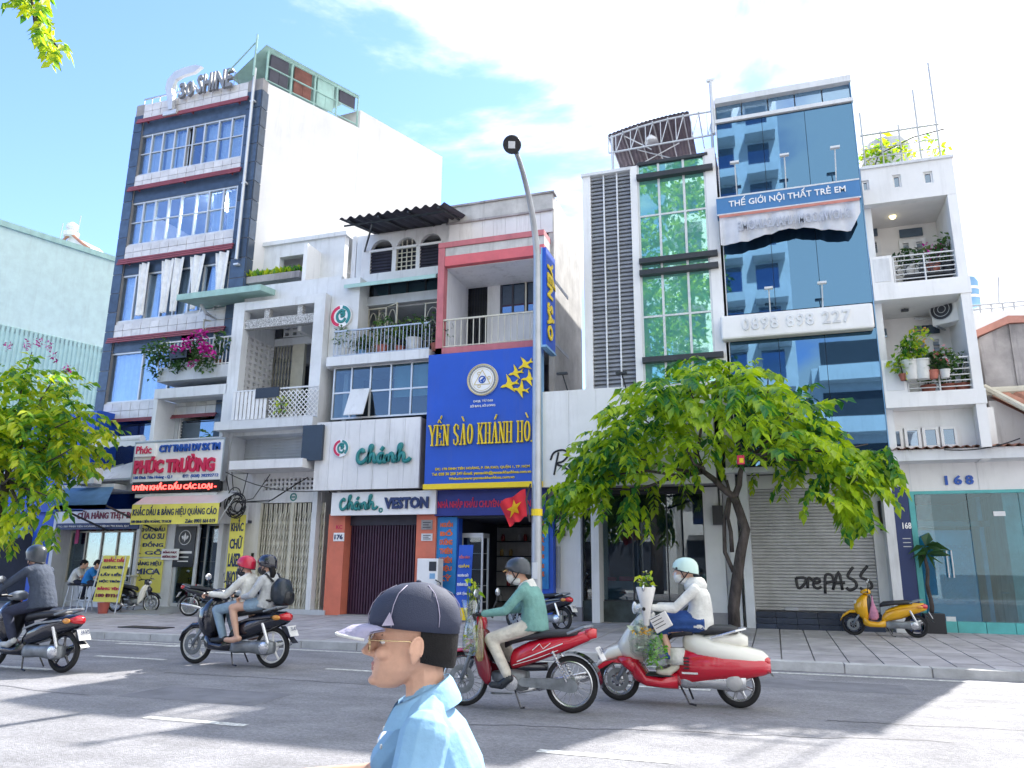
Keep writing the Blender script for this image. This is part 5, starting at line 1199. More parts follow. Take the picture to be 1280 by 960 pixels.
# standee in front
x0, x1, z0, z1 = rect(571, 681, 588, 764, U - .5)
sd_ = T('standing_banner', 'blue standing banner with a yellow foot beside the birds nest shop door', 'banner stand', ((x0 + x1) / 2, U - .5, SZ(U - .5)))
mb = MB(); zz = SZ(U - .5)
mb.add([(x0, U - .55, zz + .05), (x1, U - .62, zz + .05), (x1, U - .4, z1), (x0, U - .33, z1)], [(0, 1, 2, 3)]).add([(x0, U - .53, zz + .05), (x1, U - .6, zz + .05), (x1, U - .38, z1), (x0, U - .31, z1)], [(3, 2, 1, 0)]); mb.obj('panel', m_blue, sd_)
bx('yellow_foot', m_yellow, sd_, x0 + .02, x1 - .02, U - .645, U - .625, zz + .05, zz + .35)
for k, (s, mm) in enumerate((('YẾN SÀO', m_orl), ('GIẢM', m_yellow), ('NGUYÊN CHẤT', m_whitel), ('KHÁNH HÒA', m_whitel), ('QUÀ TẶNG', m_whitel))):
    o = text(s, x0 + .06, x1 - .06, 0, .09, 0, mm, sd_, .02); o.location = V(((x0 + x1) / 2, U - .58 + .18 * (.86 - k * .13) + .0, zz + (z1 - zz) * (.82 - k * .12))) - WLOC[sd_] - V((0, .05, 0))
tb_ = MB().tube([((x0 + x1) / 2, U - .35, z1 - .2), ((x0 + x1) / 2, U - .1, zz)], .02, 6).obj('prop', m_dark, sd_)
# white self-service machine beside the salmon pier
x0, x1, z0, z1 = rect(521.5, 698, 547, 727, U - .2); zz = SZ(U - .2)
vm = T('white_vending_box', 'white service machine with small screen panel between tailor and birds nest shop', 'machine', ((x0 + x1) / 2, U, zz))
bx('cabinet', m_whitel, vm, x0, x1, U - .2, U + .15, zz + .05, z1, bevel=.02)
bx('screen', m_dark, vm, x0 + (x1 - x0) * .58, x1 - .05, U - .21, U - .198, z1 - .32, z1 - .08)
bx('keypad', m_bluel, vm, x0 + (x1 - x0) * .62, x1 - .08, U - .21, U - .198, z1 - .52, z1 - .38)
bx('plinth', m_joint, vm, x0 + .03, x1 - .03, U - .15, U + .1, zz - .02, zz + .048)
MB().tube([(x1 - .05, U - .22, z1 - .55), (x1 + .12, U - .28, z1 - .62), (x1 + .1, U - .3, z1 - .8), (x1 - .04, U - .22, z1 - .9)], .018, 6).obj('hose', m_dark, vm)

# ================================================================== louvred and green glass building
hx0 = at(728, 222, U).x; hx1 = at(894, 200, U).x
zt = at(728, 222, U).z
lh = T('louvred_glass_building', 'building with grey louvres and green glass bays above a white studio board', 'building', ((hx0 + hx1) / 2, GF, GZ))
zsb = at(700, 489, U).z
shell(lh, m_white2, hx0, hx1, U + .4, U + 14, GZ, zt, (zsb + .2, at(797, 336, U).z - .1), t=.2, part_y=1.2)
la, lb_ = at(737.5, 222, U).x, at(787.5, 215, U).x; ga = at(796, 214, U).x; gb = at(888, 330, U).x
bx('white_pier', m_white2, lh, hx0, la, U, U + .4, zsb, zt); bx('white_pier', m_white2, lh, lb_, ga, U - .02, U + .4, zsb, zt + .1); bx('white_pier', m_white2, lh, gb, hx1, U, U + .4, zsb, zt + .3)
ns = 54; sm = MB().obox((0, 0, 0), (lb_ - la, .03, (zt - zsb) / ns * 1.05), (rad(-38), 0, 0)).mesh('louvre_slat', M('louvre_grey', (.31, .33, .37), .5, var=.1, objrand=.12))
for k in range(ns): link('louvre_slat', sm, lh, ((la + lb_) / 2, U + .1, zsb + (zt - zsb) * (k + .6) / ns))
bx('louvre_back', m_joint, lh, la, lb_, U + .3, U + .36, zsb, zt)
for q in (.33, .66): bx('louvre_mullion', m_lgrey, lh, la + (lb_ - la) * q - .02, la + (lb_ - la) * q + .02, U + .03, U + .07, zsb, zt)
m_green = mirror_glass('green_glass', (.13, .38, .34), (.44, .72, .66), .44, .006)
zts = [at(797, v, U).z for v in (213, 224, 271, 329, 343.5, 397, 452, 492)]
zts[0] = zt + .1
vx = [ga + .02, at(826, 300, U).x, at(858, 300, U).x, gb - .02]
for i in range(len(zts) - 1):
    for j in range(3): MB().box(vx[j] + .015, vx[j + 1] - .015, U + .05, U + .075, max(zts[i + 1], zsb) + .015, zts[i] - .015).obj('glass_panel', m_green, lh)
for j in range(4): bx('mullion', m_alu, lh, vx[j] - .03, vx[j] + .03, U + .02, U + .1, zsb, zts[0])
for i in (2, 5): bx('transom', m_alu, lh, vx[0], vx[-1], U + .024, U + .096, zts[i] - .025, zts[i] + .025)
for i in (1, 3, 4, 6): bx('dark_fin', m_dark, lh, vx[0] - .02, vx[-1] + .22, U - .14, U + .1, zts[i] - .07, zts[i] + .07)
bx('top_rail', m_dark, lh, vx[0], vx[-1] + .1, U - .03, U + .1, zts[0], zts[0] + .08)
bx('roof_coping', m_lgrey, lh, hx0 - .03, lb_ + .02, U - .05, U + .5, zt + .002, zt + .09)
# barrel roof on the terrace
rc = T('barrel_roof_canopy', 'curved brown sheet canopy on white steel trusses above the green glass', 'canopy', ((hx0 + hx1) / 2, U + 2, zt))
Yc0, Yc1 = U + .6, U + 3.4
pL = at(760, 169, Yc0); pM = at(840, 143, Yc0); pR = at(861, 141.5, Yc0); pE = at(893, 141, Yc0)
def arcz(x): t = (x - pL.x) / (pR.x - pL.x); return pL.z + (pM.z - pL.z) * (1 - (1 - min(t, 1.15) / 1.0) ** 2) if t <= 1 else pM.z - .02 * (t - 1)
m_brown = M('brown_sheet', (.21, .18, .21), .7, var=.15, streak=.3)
rings = []
for y in (Yc0, (Yc0 + Yc1) / 2, Yc1): rings.append([V((pL.x + (pR.x - pL.x) * k / 40, y, arcz(pL.x + (pR.x - pL.x) * k / 40) + (.03 if k % 2 else 0))) for k in range(41)])
mb = MB().loft(rings, caps=False, closed=False); mb.loft([[q - V((0, 0, .03)) for q in r] for r in rings[::-1]], caps=False, closed=False); mb.obj('roof_sheet', m_brown, rc)
for y in (Yc0 + .05, Yc1 - .1):
    mb = MB(); top = [(pL.x + (pE.x - pL.x) * k / 14, y, arcz(pL.x + (pE.x - pL.x) * k / 14) - .08) for k in range(15)]
    mb.tube(top, .03, 5)
    lo = [(p_[0], y, pL.z - .55 + (pE.z - pL.z) * .35 * i / 14) for i, p_ in enumerate(top)]; mb.tube([lo[0], lo[-1]], .03, 5)
    for i in range(0, 15, 1): mb.tube([top[i], lo[i if i % 2 else max(i - 1, 0)]], .016, 4)
    mb.tube([(pL.x + .1, y, pL.z), (pL.x + .12, y, zt)], .04, 6).tube([(pE.x - .1, y, pE.z - .3), (pE.x - .1, y, zt)], .04, 6); mb.obj('truss', m_alu, rc)
mb = MB()
for k in range(8): x = pL.x + (pE.x - pL.x) * k / 7; mb.tube([(x, Yc0, arcz(x) - .06), (x, Yc1, arcz(x) - .06)], .022, 5)
mb.obj('purlin', m_alu, rc)
qa, qb = at(772, 205, U + 2.6), at(893, 186, U + 2.6)
lowr = []
corrugated(at(775, 200, U + .8).x, hx1 - .02, [(U + .7, zt + .55), (U + 3.6, zt + 1.15)], m_brown, rc, 'lower_sheet', .22, .03)
MB().tube([(hx0 + 1, U + .75, zt + .5), (hx1, U + .75, zt + .5)], .03, 5).tube([(hx0 + 1.4, U + .75, zt + .5), (hx0 + 2.6, U + 1.2, zt + 1.3)], .02, 5).tube([(hx0 + 2.6, U + .75, zt + .5), (hx0 + 1.4, U + 1.2, zt + 1.3)], .02, 5).obj('brace', m_alu, rc)
MB().tube([(at(781, 155, U + .9).x, U + .8, arcz(at(781, 155, U + .9).x) - .1), (at(814, 176, U + .8).x, U + .8, zt + 1.0)], .02, 5).obj('hanger', m_alu, rc)
bul = tag(MB().lathe([(.02, .25), (.06, .2), (.16, .12), (.2, .0), (.02, 0)], at(814, 178, U + .8), n=10).obj('bell_lamp', m_whitel, smooth=True), 'white bell lamp hanging under the curved brown canopy', 'lamp')
# studio board
x0 = at(677.5, 550, U - .25).x; x1 = at(893, 560, U - .25).x; z1 = at(678, 490, U - .25).z; z0 = at(678, 609, U - .25).z
st = T('studio_sign_board', 'broad white board with black handwritten studio name behind the right tree', 'sign', ((x0 + x1) / 2, U, z0))
for k in range(6): bx('board_panel', m_white2, st, x0 + (x1 - x0) * k / 6 + .003, x0 + (x1 - x0) * (k + 1) / 6 - .003, U - .25, U - .15, z0, z1)
bx('board_core', m_joint, st, x0 + .01, x1 - .01, U - .155, U + .45, z0 + .01, z1 - .01)
RA = [[(.02, .62), (.1, .95), (.3, 1.05), (.42, .85), (.3, .55), (.14, .45), (.3, .3), (.5, .05)], [(.2, .95), (.14, .4), (.1, -.05)],
      [(.62, .42), (.52, .38), (.5, .12), (.58, .08), (.66, .4), (.66, .1), (.74, .1)], [(.74, .1), (.84, .42), (.86, .1)], [(.9, .1), (.95, .4)], [(.93, .58), (.97, .6)], [(1.0, .1), (1.08, .42), (1.12, .1), (1.2, .4), (1.26, .1), (1.36, .25)]]
b0, b1 = at(687, 580, U - .26).x, at(744, 580, U - .26).x
strokes(RA, .026, (b0, b1, at(700, 592, U - .26).z, at(700, 564, U - .26).z), U - .265, m_black, st, flat=.6)
text('STUDIO', at(726, 597, U - .26).x, at(772, 597, U - .26).x, at(745, 600, U - .26).z, at(745, 594.5, U - .26).z, U - .256, m_dark, st, 0, spacing=1.2)
mb = MB()
for u in (709, 783):
    p = at(u, 489, U - .3); mb.tube([(p.x, U - .2, p.z), (p.x - .08, U - .45, p.z + .42)], .018, 5).obox((p.x - .08, U - .5, p.z + .43), (.28, .12, .05))
mb.obj('flood_light', m_dark, st)
# ground floor shop
zo = z0
pa0, pa1, pb0, pb1 = at(683, 690, GF).x, at(727, 690, GF).x, at(882, 690, GF).x, at(907, 690, GF).x
bx('shop_pier', m_white2, lh, pa0, pa1, GF - .1, GF + .3, GZ + .35, zo); bx('shop_pier', m_white2, lh, pb0, pb1 - .01, GF - .1, GF + .3, GZ + .3, zo)
bx('pier_base', m_joint, lh, pa0 - .02, pa1 + .02, GF - .14, GF + .3, SZ(GF) - .03, GZ + .345); bx('pier_base', m_joint, lh, pb0 - .02, pb1, GF - .14, GF + .3, SZ(GF) - .03, GZ + .295)
zrl = at(760, 617, GF).z
bx('roller_box', m_corr, lh, pa1 + .003, pb0 - .003, GF, GF + .4, zrl, zo)
for k in range(4): bx('roller_slat', m_dark, lh, pa1 + .005, pb0 - .005, GF - .03, GF - .003, zrl + .02 + k * .11, zrl + .11 + k * .11)
zsill = at(740, 751, GF).z
win(lh, pa1, pb0, zsill, zrl, GF + .12, m_dark, m_shopg, splits=[0, .42, .70, 1], fw=.035, d=.05, name='shop_window')
bx('plinth', M('dark_stone', (.05, .07, .075), .5, var=.3, scale=3), lh, pa1 + .003, pb0 - .003, GF + .05, GF + .4, SZ(GF) - .02, zsill - .003)
bx('shop_back', m_int, lh, pa1 - .5, pb0 + .5, GF + 4.5, GF + 4.6, GZ, zo); bx('shop_floor', m_grey, lh, pa1 - .4, pb0 + .4, GF + .4, GF + 4.5, GZ + .1, GZ + .16); bx('shop_side', m_intl, lh, pa1 - .45, pa1 - .35, GF + .3, GF + 4.5, GZ + .16, zo); bx('shop_side', m_intl, lh, pb0 + .35, pb0 + .45, GF + .3, GF + 4.5, GZ + .16, zo); bx('shop_ceiling', m_intl, lh, pa1 - .35, pb0 + .35, GF + .4, GF + 4.5, zrl + .03, zrl + .1)
for i, (x, y) in enumerate(((.3, 1.4), (.55, 1.4), (.8, 1.4), (.42, 2.6), (.68, 2.6))): 
    o = tag(MB().lathe([(.07, 0), (.07, .04), (.01, .04)], (0, 0, 0), n=10).obj('downlight', m_lamp), 'small round ceiling downlight inside the studio shop', 'light', 'downlights in the studio shop'); o.location = (pa1 + (pb0 - pa1) * x, GF + y, zrl - .015)
# what stands in the studio
dk = T('studio_counter', 'pale counter with red cushion top inside the studio window', 'counter', (pa1 + .9, GF + .9, GZ + .16))
bx('counter_body', m_intl, dk, pa1 + .15, pa1 + 1.65, GF + .6, GF + 1.2, GZ + .16, GZ + 1.0); m_rc = M('red_cushion', (.45, .03, .08), .8); bx('red_top', m_rc, dk, pa1 + .45, pa1 + .75, GF + .62, GF + 1.1, GZ + 1.003, GZ + 1.1, bevel=.03); bx('red_top', m_rc, dk, pa1 + .85, pa1 + 1.35, GF + .62, GF + 1.1, GZ + 1.003, GZ + 1.12, bevel=.03)
for k, (xx, hh) in enumerate(((1.75, 1.0), (2.0, 1.15))):
    pass
ds = T('dark_wall_unit', 'dark wall shelves with boxes at the back of the studio shop', 'shelf', (pa1 + 1.7, GF + 3.8, GZ + .16))
for k in range(5): bx('shelf_board', m_dark, ds, pa1 + .5, pb0 - .4, GF + 3.4, GF + 4.2, GZ + .5 + k * .5, GZ + .54 + k * .5)
for k in range(3): bx('upright', m_dark, ds, pa1 + .5 + k * (pb0 - pa1 - .9) / 2, pa1 + .55 + k * (pb0 - pa1 - .9) / 2, GF + 3.41, GF + 4.19, GZ + .16, GZ + 2.7)
R = random.Random(4)
for k in range(22):
    lv = R.randrange(4); x = pa1 + .6 + R.random() * (pb0 - pa1 - 1.2); s = R.uniform(.15, .32)
    o = tag(MB().box(-s / 2, s / 2, -.1, .1, 0, s * R.uniform(.7, 1.1)).obj('display_box', [m_rc, m_intl, m_whitel, m_bluel, m_cream][k % 5]), f"small {['red', 'grey', 'white', 'blue', 'cream'][k % 5]} box on the {['lowest', 'second', 'third', 'fourth'][lv]} dark shelf of the studio", 'box', 'boxes on the studio shelves'); o.location = (x, GF + 3.55, GZ + .542 + lv * .5)
mn = T('dress_form', 'dark dress form standing at the left of the studio window', 'mannequin', (pa1 + .75, GF + 1.9, GZ + .16))
MB().lathe([(.01, 1.55), (.05, 1.52), (.05, 1.42), (.19, 1.34), (.17, 1.15), (.12, .95), (.2, .72), (.16, .62), (.01, .6)], (pa1 + .75, GF + 1.9, GZ + .16), n=14).obj('torso', m_black, mn, smooth=True); MB().lathe([(.2, 0), (.2, .03), (.02, .05), (.02, .62)], (pa1 + .75, GF + 1.9, GZ + .16), n=12).obj('stand', m_steel, mn)
pot_plant('dark leafy plant in a white pot at the studio window corner', (pa1 + .2, GF + .75, GZ + .16), .9, .3, .13, .35, m_leafD, m_pot, 50, .22, group='plants at the shop windows')
wl = T('wall_lantern', 'tall black wall lantern on the white pier left of the studio window', 'lamp', at(700, 668, GF - .15))
p0 = at(694, 670, GF - .15); p1 = at(706, 627, GF - .15); w = p1.x - p0.x; cx = (p0.x + p1.x) / 2
MB().prism([(p0.x, p0.z), (p1.x, p0.z), (p1.x, p0.z + .12), (cx + .06, p1.z - .1), (cx, p1.z), (cx - .06, p1.z - .1), (p0.x, p0.z + .12)], GF - .26, GF - .105).obj('body', m_black, wl); bx('lens', m_lgrey, wl, cx - w * .28, cx + w * .28, GF - .27, GF - .262, p0.z + .16, p0.z + .42)
hb = tag(bx('pull_bar', m_steel, None, at(697, 720, GF - .1).x, at(701, 720, GF - .1).x, GF - .16, GF - .13, at(699, 735, GF - .1).z, at(699, 683, GF - .1).z), 'slim vertical steel bar on the white pier below the black lantern', 'bar')
x0, x1, z0, z1 = rect(890, 632, 904, 656, GF - .25); bk = T('meter_box', 'black meter box on the pier between the studio and the roller shutter', 'box', (x0, GF - .2, z0)); bx('box', m_black, bk, x0, x1, GF - .3, GF - .105, z0, z1); MB().tube([((x0 + x1) / 2 + .05, GF - .14, z1), ((x0 + x1) / 2 + .05, GF - .14, z1 + .55)], .022, 6).obj('conduit', m_black, bk)
# ================================================================== blue glass tower
ix0 = at(893.5, 125, U).x; ix1 = at(1061, 95, U).x
zt = at(893.5, 125, U).z
bt_ = T('blue_glass_building', 'narrow building fronted with blue mirror glass above a graffiti roller shutter', 'building', ((ix0 + ix1) / 2, GF, GZ))
zb = at(1100, 578, U).z
shell(bt_, m_lgrey, ix0, ix1, U + .25, U + 13, GZ, zt - .1, (), t=.2, part_y=0)
m_bglass = mirror_glass('blue_glass', (.02, .05, .10), (.11, .225, .35), .74, .006)
bx('crown_band', m_lgrey, bt_, ix0, ix1 + .03, U - .08, U + .5, at(893.5, 132, U).z, zt)
zst = at(895, 151, U).z
m_top = mirror_glass('top_glass', (.10, .20, .32), (.4, .55, .7), .5)
for k in range(5): bx('glass_panel', m_top, bt_, ix0 + (ix1 - ix0) * k / 5 + .015, ix0 + (ix1 - ix0) * (k + 1) / 5 - .015, U + .1, U + .125, zst, at(893.5, 132, U).z)
bx('strip_rail', m_lgrey, bt_, ix0 - .03, ix1 + .05, U - .05, U + .1, zst - .1, zst)
zs1 = at(895.6, 247.6, U).z; zs0 = at(895.6, 269.5, U).z; zw1 = at(901, 395, U).z; zw0 = at(904, 424.5, U).z
for a, b in ((zs1, zst - .1), (zw1, zs1), (zb, zw0)):
    ks = [0, .345, .66, 1]; n = 1 if b - a < 3.4 else 1
    for k in range(3): bx('glass_panel', m_bglass, bt_, ix0 + (ix1 - ix0) * ks[k] + .006, ix0 + (ix1 - ix0) * ks[k + 1] - .006, U + .02, U + .05, a + .01, b - .01)
bx('glass_backing', m_dark, bt_, ix0 + .02, ix1 - .02, U + .06, U + .2, zb, zst)
bx('edge_trim', m_lgrey, bt_, ix0 - .02, ix0, U, U + .3, zb, zt); bx('edge_trim', m_bluel, bt_, ix1, ix1 + .02, U, U + .3, zb, zt)
mb = MB().tube([(ix0 - .08, U - .05, zst - .4), (ix0 - .08, U - .05, zt + .55)], .05, 6).obox((ix0 - .08, U - .05, zt + .58), (.22, .1, .06)); mb.obj('vent_pipe', m_alu, bt_)
# upper blue sign
sx0, sx1 = ix0 - .02, at(1075, 232, U - .35).x
ks = T('furniture_sign', 'blue sign reading the world of childrens furniture across the glass tower', 'sign', ((sx0 + sx1) / 2, U - .35, zs0))
zs1 = at(895.6, 247.6, U - .35).z; zs0 = at(895.6, 269.5, U - .35).z; sx0 = at(895.6, 258, U - .35).x
m_sb = M('sky_blue_board', (.05, .19, .42), .5, var=.06)
bx('board', m_sb, ks, sx0, sx1, U - .35, U + .01, zs0, zs1); mb = MB().box(sx0, sx1, U - .36, U - .352, zs1 - .03, zs1 + .01).box(sx0, sx1, U - .36, U - .352, zs0 - .02, zs0 + .02); mb.obj('edge_trim', m_lgrey, ks)
text('THẾ GIỚI NỘI THẤT TRẺ EM', at(911, 255, U - .36).x, at(1057, 236, U - .36).x, zs0 + .14, zs1 - .05, U - .362, m_whitel, ks, .012)
mb = MB()
for u in (921, 983, 1046): p = at(u, 250 - (u - 895) * .155 - 2, U - .4); mb.tube([(p.x, U - .2, zs1), (p.x, U - .6, zs1 + .75)], .016, 5).obox((p.x, U - .66, zs1 + .76), (.22, .1, .05))
mb.obj('spot_light', m_lgrey, ks)
# sagging cloth banner
cb_ = T('sagging_banner', 'old white cloth banner sagging below the blue furniture sign', 'banner', ((sx0 + sx1) / 2, U - .3, zs0))
n = 40; top = []; mid = []; bot = []
for i in range(n + 1):
    s = i / n; x = sx0 + .05 + (sx1 - sx0 - .1) * s; wv = .03 * math.sin(s * 37) + .02 * math.sin(s * 71); top.append(V((x, U - .36 + wv * .5, zs0 - .03))); d = .82 - .16 * math.sin(s * math.pi) + .06 * math.sin(s * 9) - .45 * max(0, (s - .93) / .07); mid.append(V((x, U - .40 + wv, zs0 - d * .5))); bot.append(V((x, U - .34 + wv * 1.3, zs0 - d)))
m_cloth = M('banner_cloth', (.62, .64, .70), .85, var=.07)
MB().loft([top, mid, bot], caps=False, closed=False).loft([[p + V((0, .012, 0)) for p in bot], [p + V((0, .012, 0)) for p in mid], [p + V((0, .012, 0)) for p in top]], caps=False, closed=False).obj('cloth', m_cloth, cb_, smooth=True)
bx('red_hem', M('red_hem', (.55, .22, .18), .8), cb_, sx0 + .05, sx1 - .05, U - .44, U - .425, zs0 - .12, zs0 - .05)
text('SHOWROOM NHANSAIHOME', sx0 + .5, sx1 - .3, zs0 - .55, zs0 - .3, U - .46, M('faded_letter', (.45, .48, .56), .9), cb_, .01, name='mirrored_lettering').scale.x = -1
# white band with ghost phone number
wx0, wx1 = at(901, 410, U - .3).x, at(1092.5, 395, U - .3).x; zw1 = at(901, 395, U - .3).z; zw0 = at(904, 424.5, U - .3).z
wb_ = T('phone_number_band', 'white band sign with faded relief phone number on the glass tower', 'sign', ((wx0 + wx1) / 2, U - .3, zw0))
bx('board', m_white2, wb_, wx0, wx1, U - .3, U + .01, zw0, zw1, bevel=.05)
text('0898 898 227', at(927, 400, U - .31).x, at(1064, 392, U - .31).x, zw0 + .18, zw1 - .12, U - .306, m_lgrey, wb_, .02, depth=.04, spacing=1.15)
mb = MB()
for u in (963, 1030): p = at(u, 392, U - .4); mb.tube([(p.x, U - .2, zw1), (p.x, U - .55, zw1 + .5)], .016, 5).obox((p.x, U - .6, zw1 + .5), (.2, .1, .05))
mb.obj('spot_light', m_lgrey, wb_)
# ground storey
pl0, pl1, pr0, pr1 = at(907, 690, GF).x, at(940, 690, GF).x, at(1094, 690, GF).x, at(1118, 690, GF).x
zh = at(945, 611, GF).z; zf = zb
bx('front_pier', m_white2, bt_, pl0, pl1, GF, GF + .35, GZ, zf); bx('front_pier', m_white2, bt_, pr0, pr1, GF, GF + .35, GZ, zf)
bx('shop_head', m_white2, bt_, pl1, pr0, GF + .02, GF + .35, zh, zf); bx('soffit', m_lgrey, bt_, pl0, pr1, U + .1, GF, zf - .12, zf - .005)
bx('ledge', m_dark, bt_, pl0, pr1, GF - .12, GF - .003, zh + .32, zh + .42)
zst_ = at(960, 763, GF).z
nsl = 38; smesh = MB().prism_y([(GF + .12, 0), (GF + .09, .018), (GF + .09, (zh - zst_) / nsl - .02), (GF + .12, (zh - zst_) / nsl - .002), (GF + .16, (zh - zst_) / nsl - .002), (GF + .16, 0)], pl1 + .004 - (pl1 + pr0) / 2, pr0 - .004 - (pl1 + pr0) / 2)
sm2 = smesh.mesh('shutter_slat', m_shutter)
for k in range(nsl): link('shutter_slat', sm2, bt_, ((pl1 + pr0) / 2, 0, zst_ + (zh - zst_) * k / nsl))
bx('shutter_back', m_joint, bt_, pl1, pr0, GF + .17, GF + .25, GZ, zh)
for x in (.3, .8): bx('shutter_foot', m_steel, bt_, pl1 + (pr0 - pl1) * x - .15, pl1 + (pr0 - pl1) * x + .15, GF + .05, GF + .088, zst_ + .01, zst_ + .08)
m_ntile = M('navy_tile', (.03, .045, .08), .35, var=.15, objrand=.2)
for k in range(3):
    z0 = SZ(GF) - .02 + k * (zst_ - SZ(GF)) / 3; z1 = SZ(GF) - .02 + (k + 1) * (zst_ - SZ(GF)) / 3 - .004
    for j in range(6): bx('step_tile', m_ntile, bt_, pl1 + (pr0 - pl1) * j / 6 + .004, pl1 + (pr0 - pl1) * (j + 1) / 6 - .004, GF - .55 + k * .2, GF + .2, z0, z1)
GR = [[(.0, .5), (.02, .1), (.1, .25), (.12, .5), (.0, .5)], [(.14, .1), (.16, .5), (.2, .45), (.22, .4)], [(.22, .3), (.3, .35), (.29, .48), (.24, .45), (.22, .2), (.27, .1), (.32, .18)],
      [(.36, -.1), (.38, .6), (.46, .62), (.47, .4), (.38, .32)], [(.46, .05), (.55, .75), (.58, .05)], [(.46, .32), (.62, .34)], [(.74, .95), (.66, .6), (.74, .42), (.76, .2), (.68, .05), (.63, .15)], [(.92, 1.0), (.82, .6), (.92, .42), (.95, .2), (.86, .05), (.8, .15)]]
gq = T('graffiti_tag', 'black spray painted graffiti lettering on the grey roller shutter', 'graffiti', at(1040, 720, GF))
strokes(GR, .032, (at(995, 722, GF + .085).x, at(1094, 722, GF + .085).x, at(1040, 739, GF + .085).z, at(1040, 707, GF + .085).z), GF + .084, m_black, gq, 'lettering', flat=.12)
x0, x1, z0, z1 = rect(1097, 626, 1111, 663, GF - .1); mb_ = T('meter_cabinet', 'dark meter cabinet on the white pier right of the roller shutter', 'cabinet', (x0, GF - .1, z0)); bx('case', m_black, mb_, x0, x1, GF - .12, GF - .003, z0, z1); bx('window', m_darkpane, mb_, x0 + .04, x1 - .04, GF - .13, GF - .122, z0 + .3, z1 - .1)

# ================================================================== white balcony house
jx0 = ix1 + .03; jx1 = at(1190, 197, U).x
zt = at(1190, 197, U).z
jh = T('white_balcony_house', 'white house with two deep plant balconies right of the blue glass tower', 'house', ((jx0 + jx1) / 2, GF, GZ))
zo1 = at(1185, 243, U).z; zf1 = at(1198, 346, U).z; zs1_ = at(1201, 366.5, U).z; zf2 = at(1216, 486, U).z; zs2_ = at(1232, 504, U).z
shell(jh, m_white2, jx0, jx1, U + .25, U + 10, GZ + 3.75, zt - .08, (), t=.18, part_y=0)
m_pw = M('pinkish_white', (.80, .78, .77), .7, var=.03)
pj = at(1185, 250, U).x
holes = [(at(u0, v0, U).x, at(u1, v1, U).x, at(u1, v1, U).z, at(u0, v0, U).z) for u0, v0, u1, v1 in ((1077, 226, 1087, 237.5), (1115, 219, 1127.5, 233.5), (1153.5, 215, 1167, 228))]
front(jh, m_white2, jx0, jx1, zo1, zt, U, .24, holes, 'parapet_wall')
for h in holes:
    w = win(jh, h[0], h[1], h[2], h[3], U + .05, m_white2, m_darkpane, nx=1, fw=.04, d=.08)
bx('coping', m_lgrey, jh, jx0, jx1 + .03, U - .05, U + .28, zt + .002, zt + .07)
bx('corner_pillar', m_white2, jh, pj, jx1, U + .004, U + .25, GZ + 4, zo1 - .003)
bd = U + 1.6
for (zf, zc, zslab) in ((zf1, zo1, zs1_), (zf2, zs1_, zs2_)):
    bx('balcony_slab', m_white2, jh, jx0, jx1 + .02, U - .02, bd + .15, zslab, zf)
    bx('back_wall', m_pw, jh, jx0 + .18, jx1 - .18, bd, bd + .12, zf, zc + .3)
    bx('ceiling', m_pw, jh, jx0 + .02, jx1 - .18, U + .25, bd, zc + .005, zc + .1)
def shutters(p, u0, v0, u1, v1, Y, leaves=1, top=True, zfloor=None):
    x0, x1, z0, z1 = rect(u0, v0, u1, v1, Y); z0 = zfloor if zfloor is not None else z0
    m_lou = M('louvre_blue', (.32, .38, .45), .5)
    if top:
        bx('transom_light', m_darkpane, p, x0 + .04, x1 - .04, Y - .06, Y - .02, z1 - .28, z1 - .06)
        z1t = z1 - .36
    else: z1t = z1
    fr_ = MB()
    for k in range(leaves):
        a = x0 + (x1 - x0) * k / leaves; b = x0 + (x1 - x0) * (k + 1) / leaves
        fr_.box(a, a + .09, Y - .07, Y - .004, z0, z1t).box(b - .09, b, Y - .07, Y - .004, z0, z1t).box(a + .09, b - .09, Y - .068, Y - .004, z1t - .09, z1t).box(a + .09, b - .09, Y - .068, Y - .004, z0, z0 + .1)
    f = fr_.obj('door_leaf' if zfloor is not None else 'window', m_white2, p)
    for k in range(leaves):
        a = x0 + (x1 - x0) * k / leaves; b = x0 + (x1 - x0) * (k + 1) / leaves; n = max(5, int((z1t - z0) / .16))
        for j in range(n): MB().obox(((a + b) / 2, Y - .035, z0 + .1 + (z1t - z0 - .2) * (j + .5) / n), (b - a - .18, .012, (z1t - z0 - .2) / n * 1.15), (rad(-40), 0, 0)).obj('louvre_slat', m_lou, f)
shutters(jh, 1080, 285, 1102, 321, bd); shutters(jh, 1121, 286, 1160, 330, bd, 2, True, zf1)
shutters(jh, 1092, 410, 1114, 450, bd); shutters(jh, 1140, 406, 1181, 450, bd, 2, True, zf2)
# solid half wall and rails
for zf, ut, vt, ur, vr, us in ((zf1, 1118, 320, 1195, 311, 1116), (zf2, 1134, 450, 1212, 447, 1132)):
    zr = at(ut, vt, U).z
    xs = at(us, vt + 15, U).x
    bx('half_wall', m_white2, jh, jx0, xs, U, U + .12, zf, zr + .03); bx('panel_edge', m_lgrey, jh, jx0 + .06, xs - .06, U - .012, U - .002, zf + .06, zr - .04)
    mb = MB(); xa, xb = xs + .03, pj
    for k in range(6): z = zf + .1 + (zr - zf - .1) * k / 5; mb.tube([(xa, U + .06, z), (xb, U + .06, z)], .022 if k == 5 else .014, 6)
    for k in range(3): x = xa + (xb - xa) * k / 2; mb.tube([(x, U + .06, zf), (x, U + .06, zr)], .022, 6)
    mb.obj('railing', m_alu, jh)
    if zf == zf1:
        sc_ = MB(); R = random.Random(2)
        for k in range(9): x = xa + .15 + (xb - xa - .3) * k / 8; sc_.torus((x, U + .06, zf + .3 + .25 * (k % 2)), .1 + .03 * (k % 3), .011, 'Y', 14, 4)
        sc_.obj('railing_scroll', m_dark, jh)
zfl = zs2_ - .0
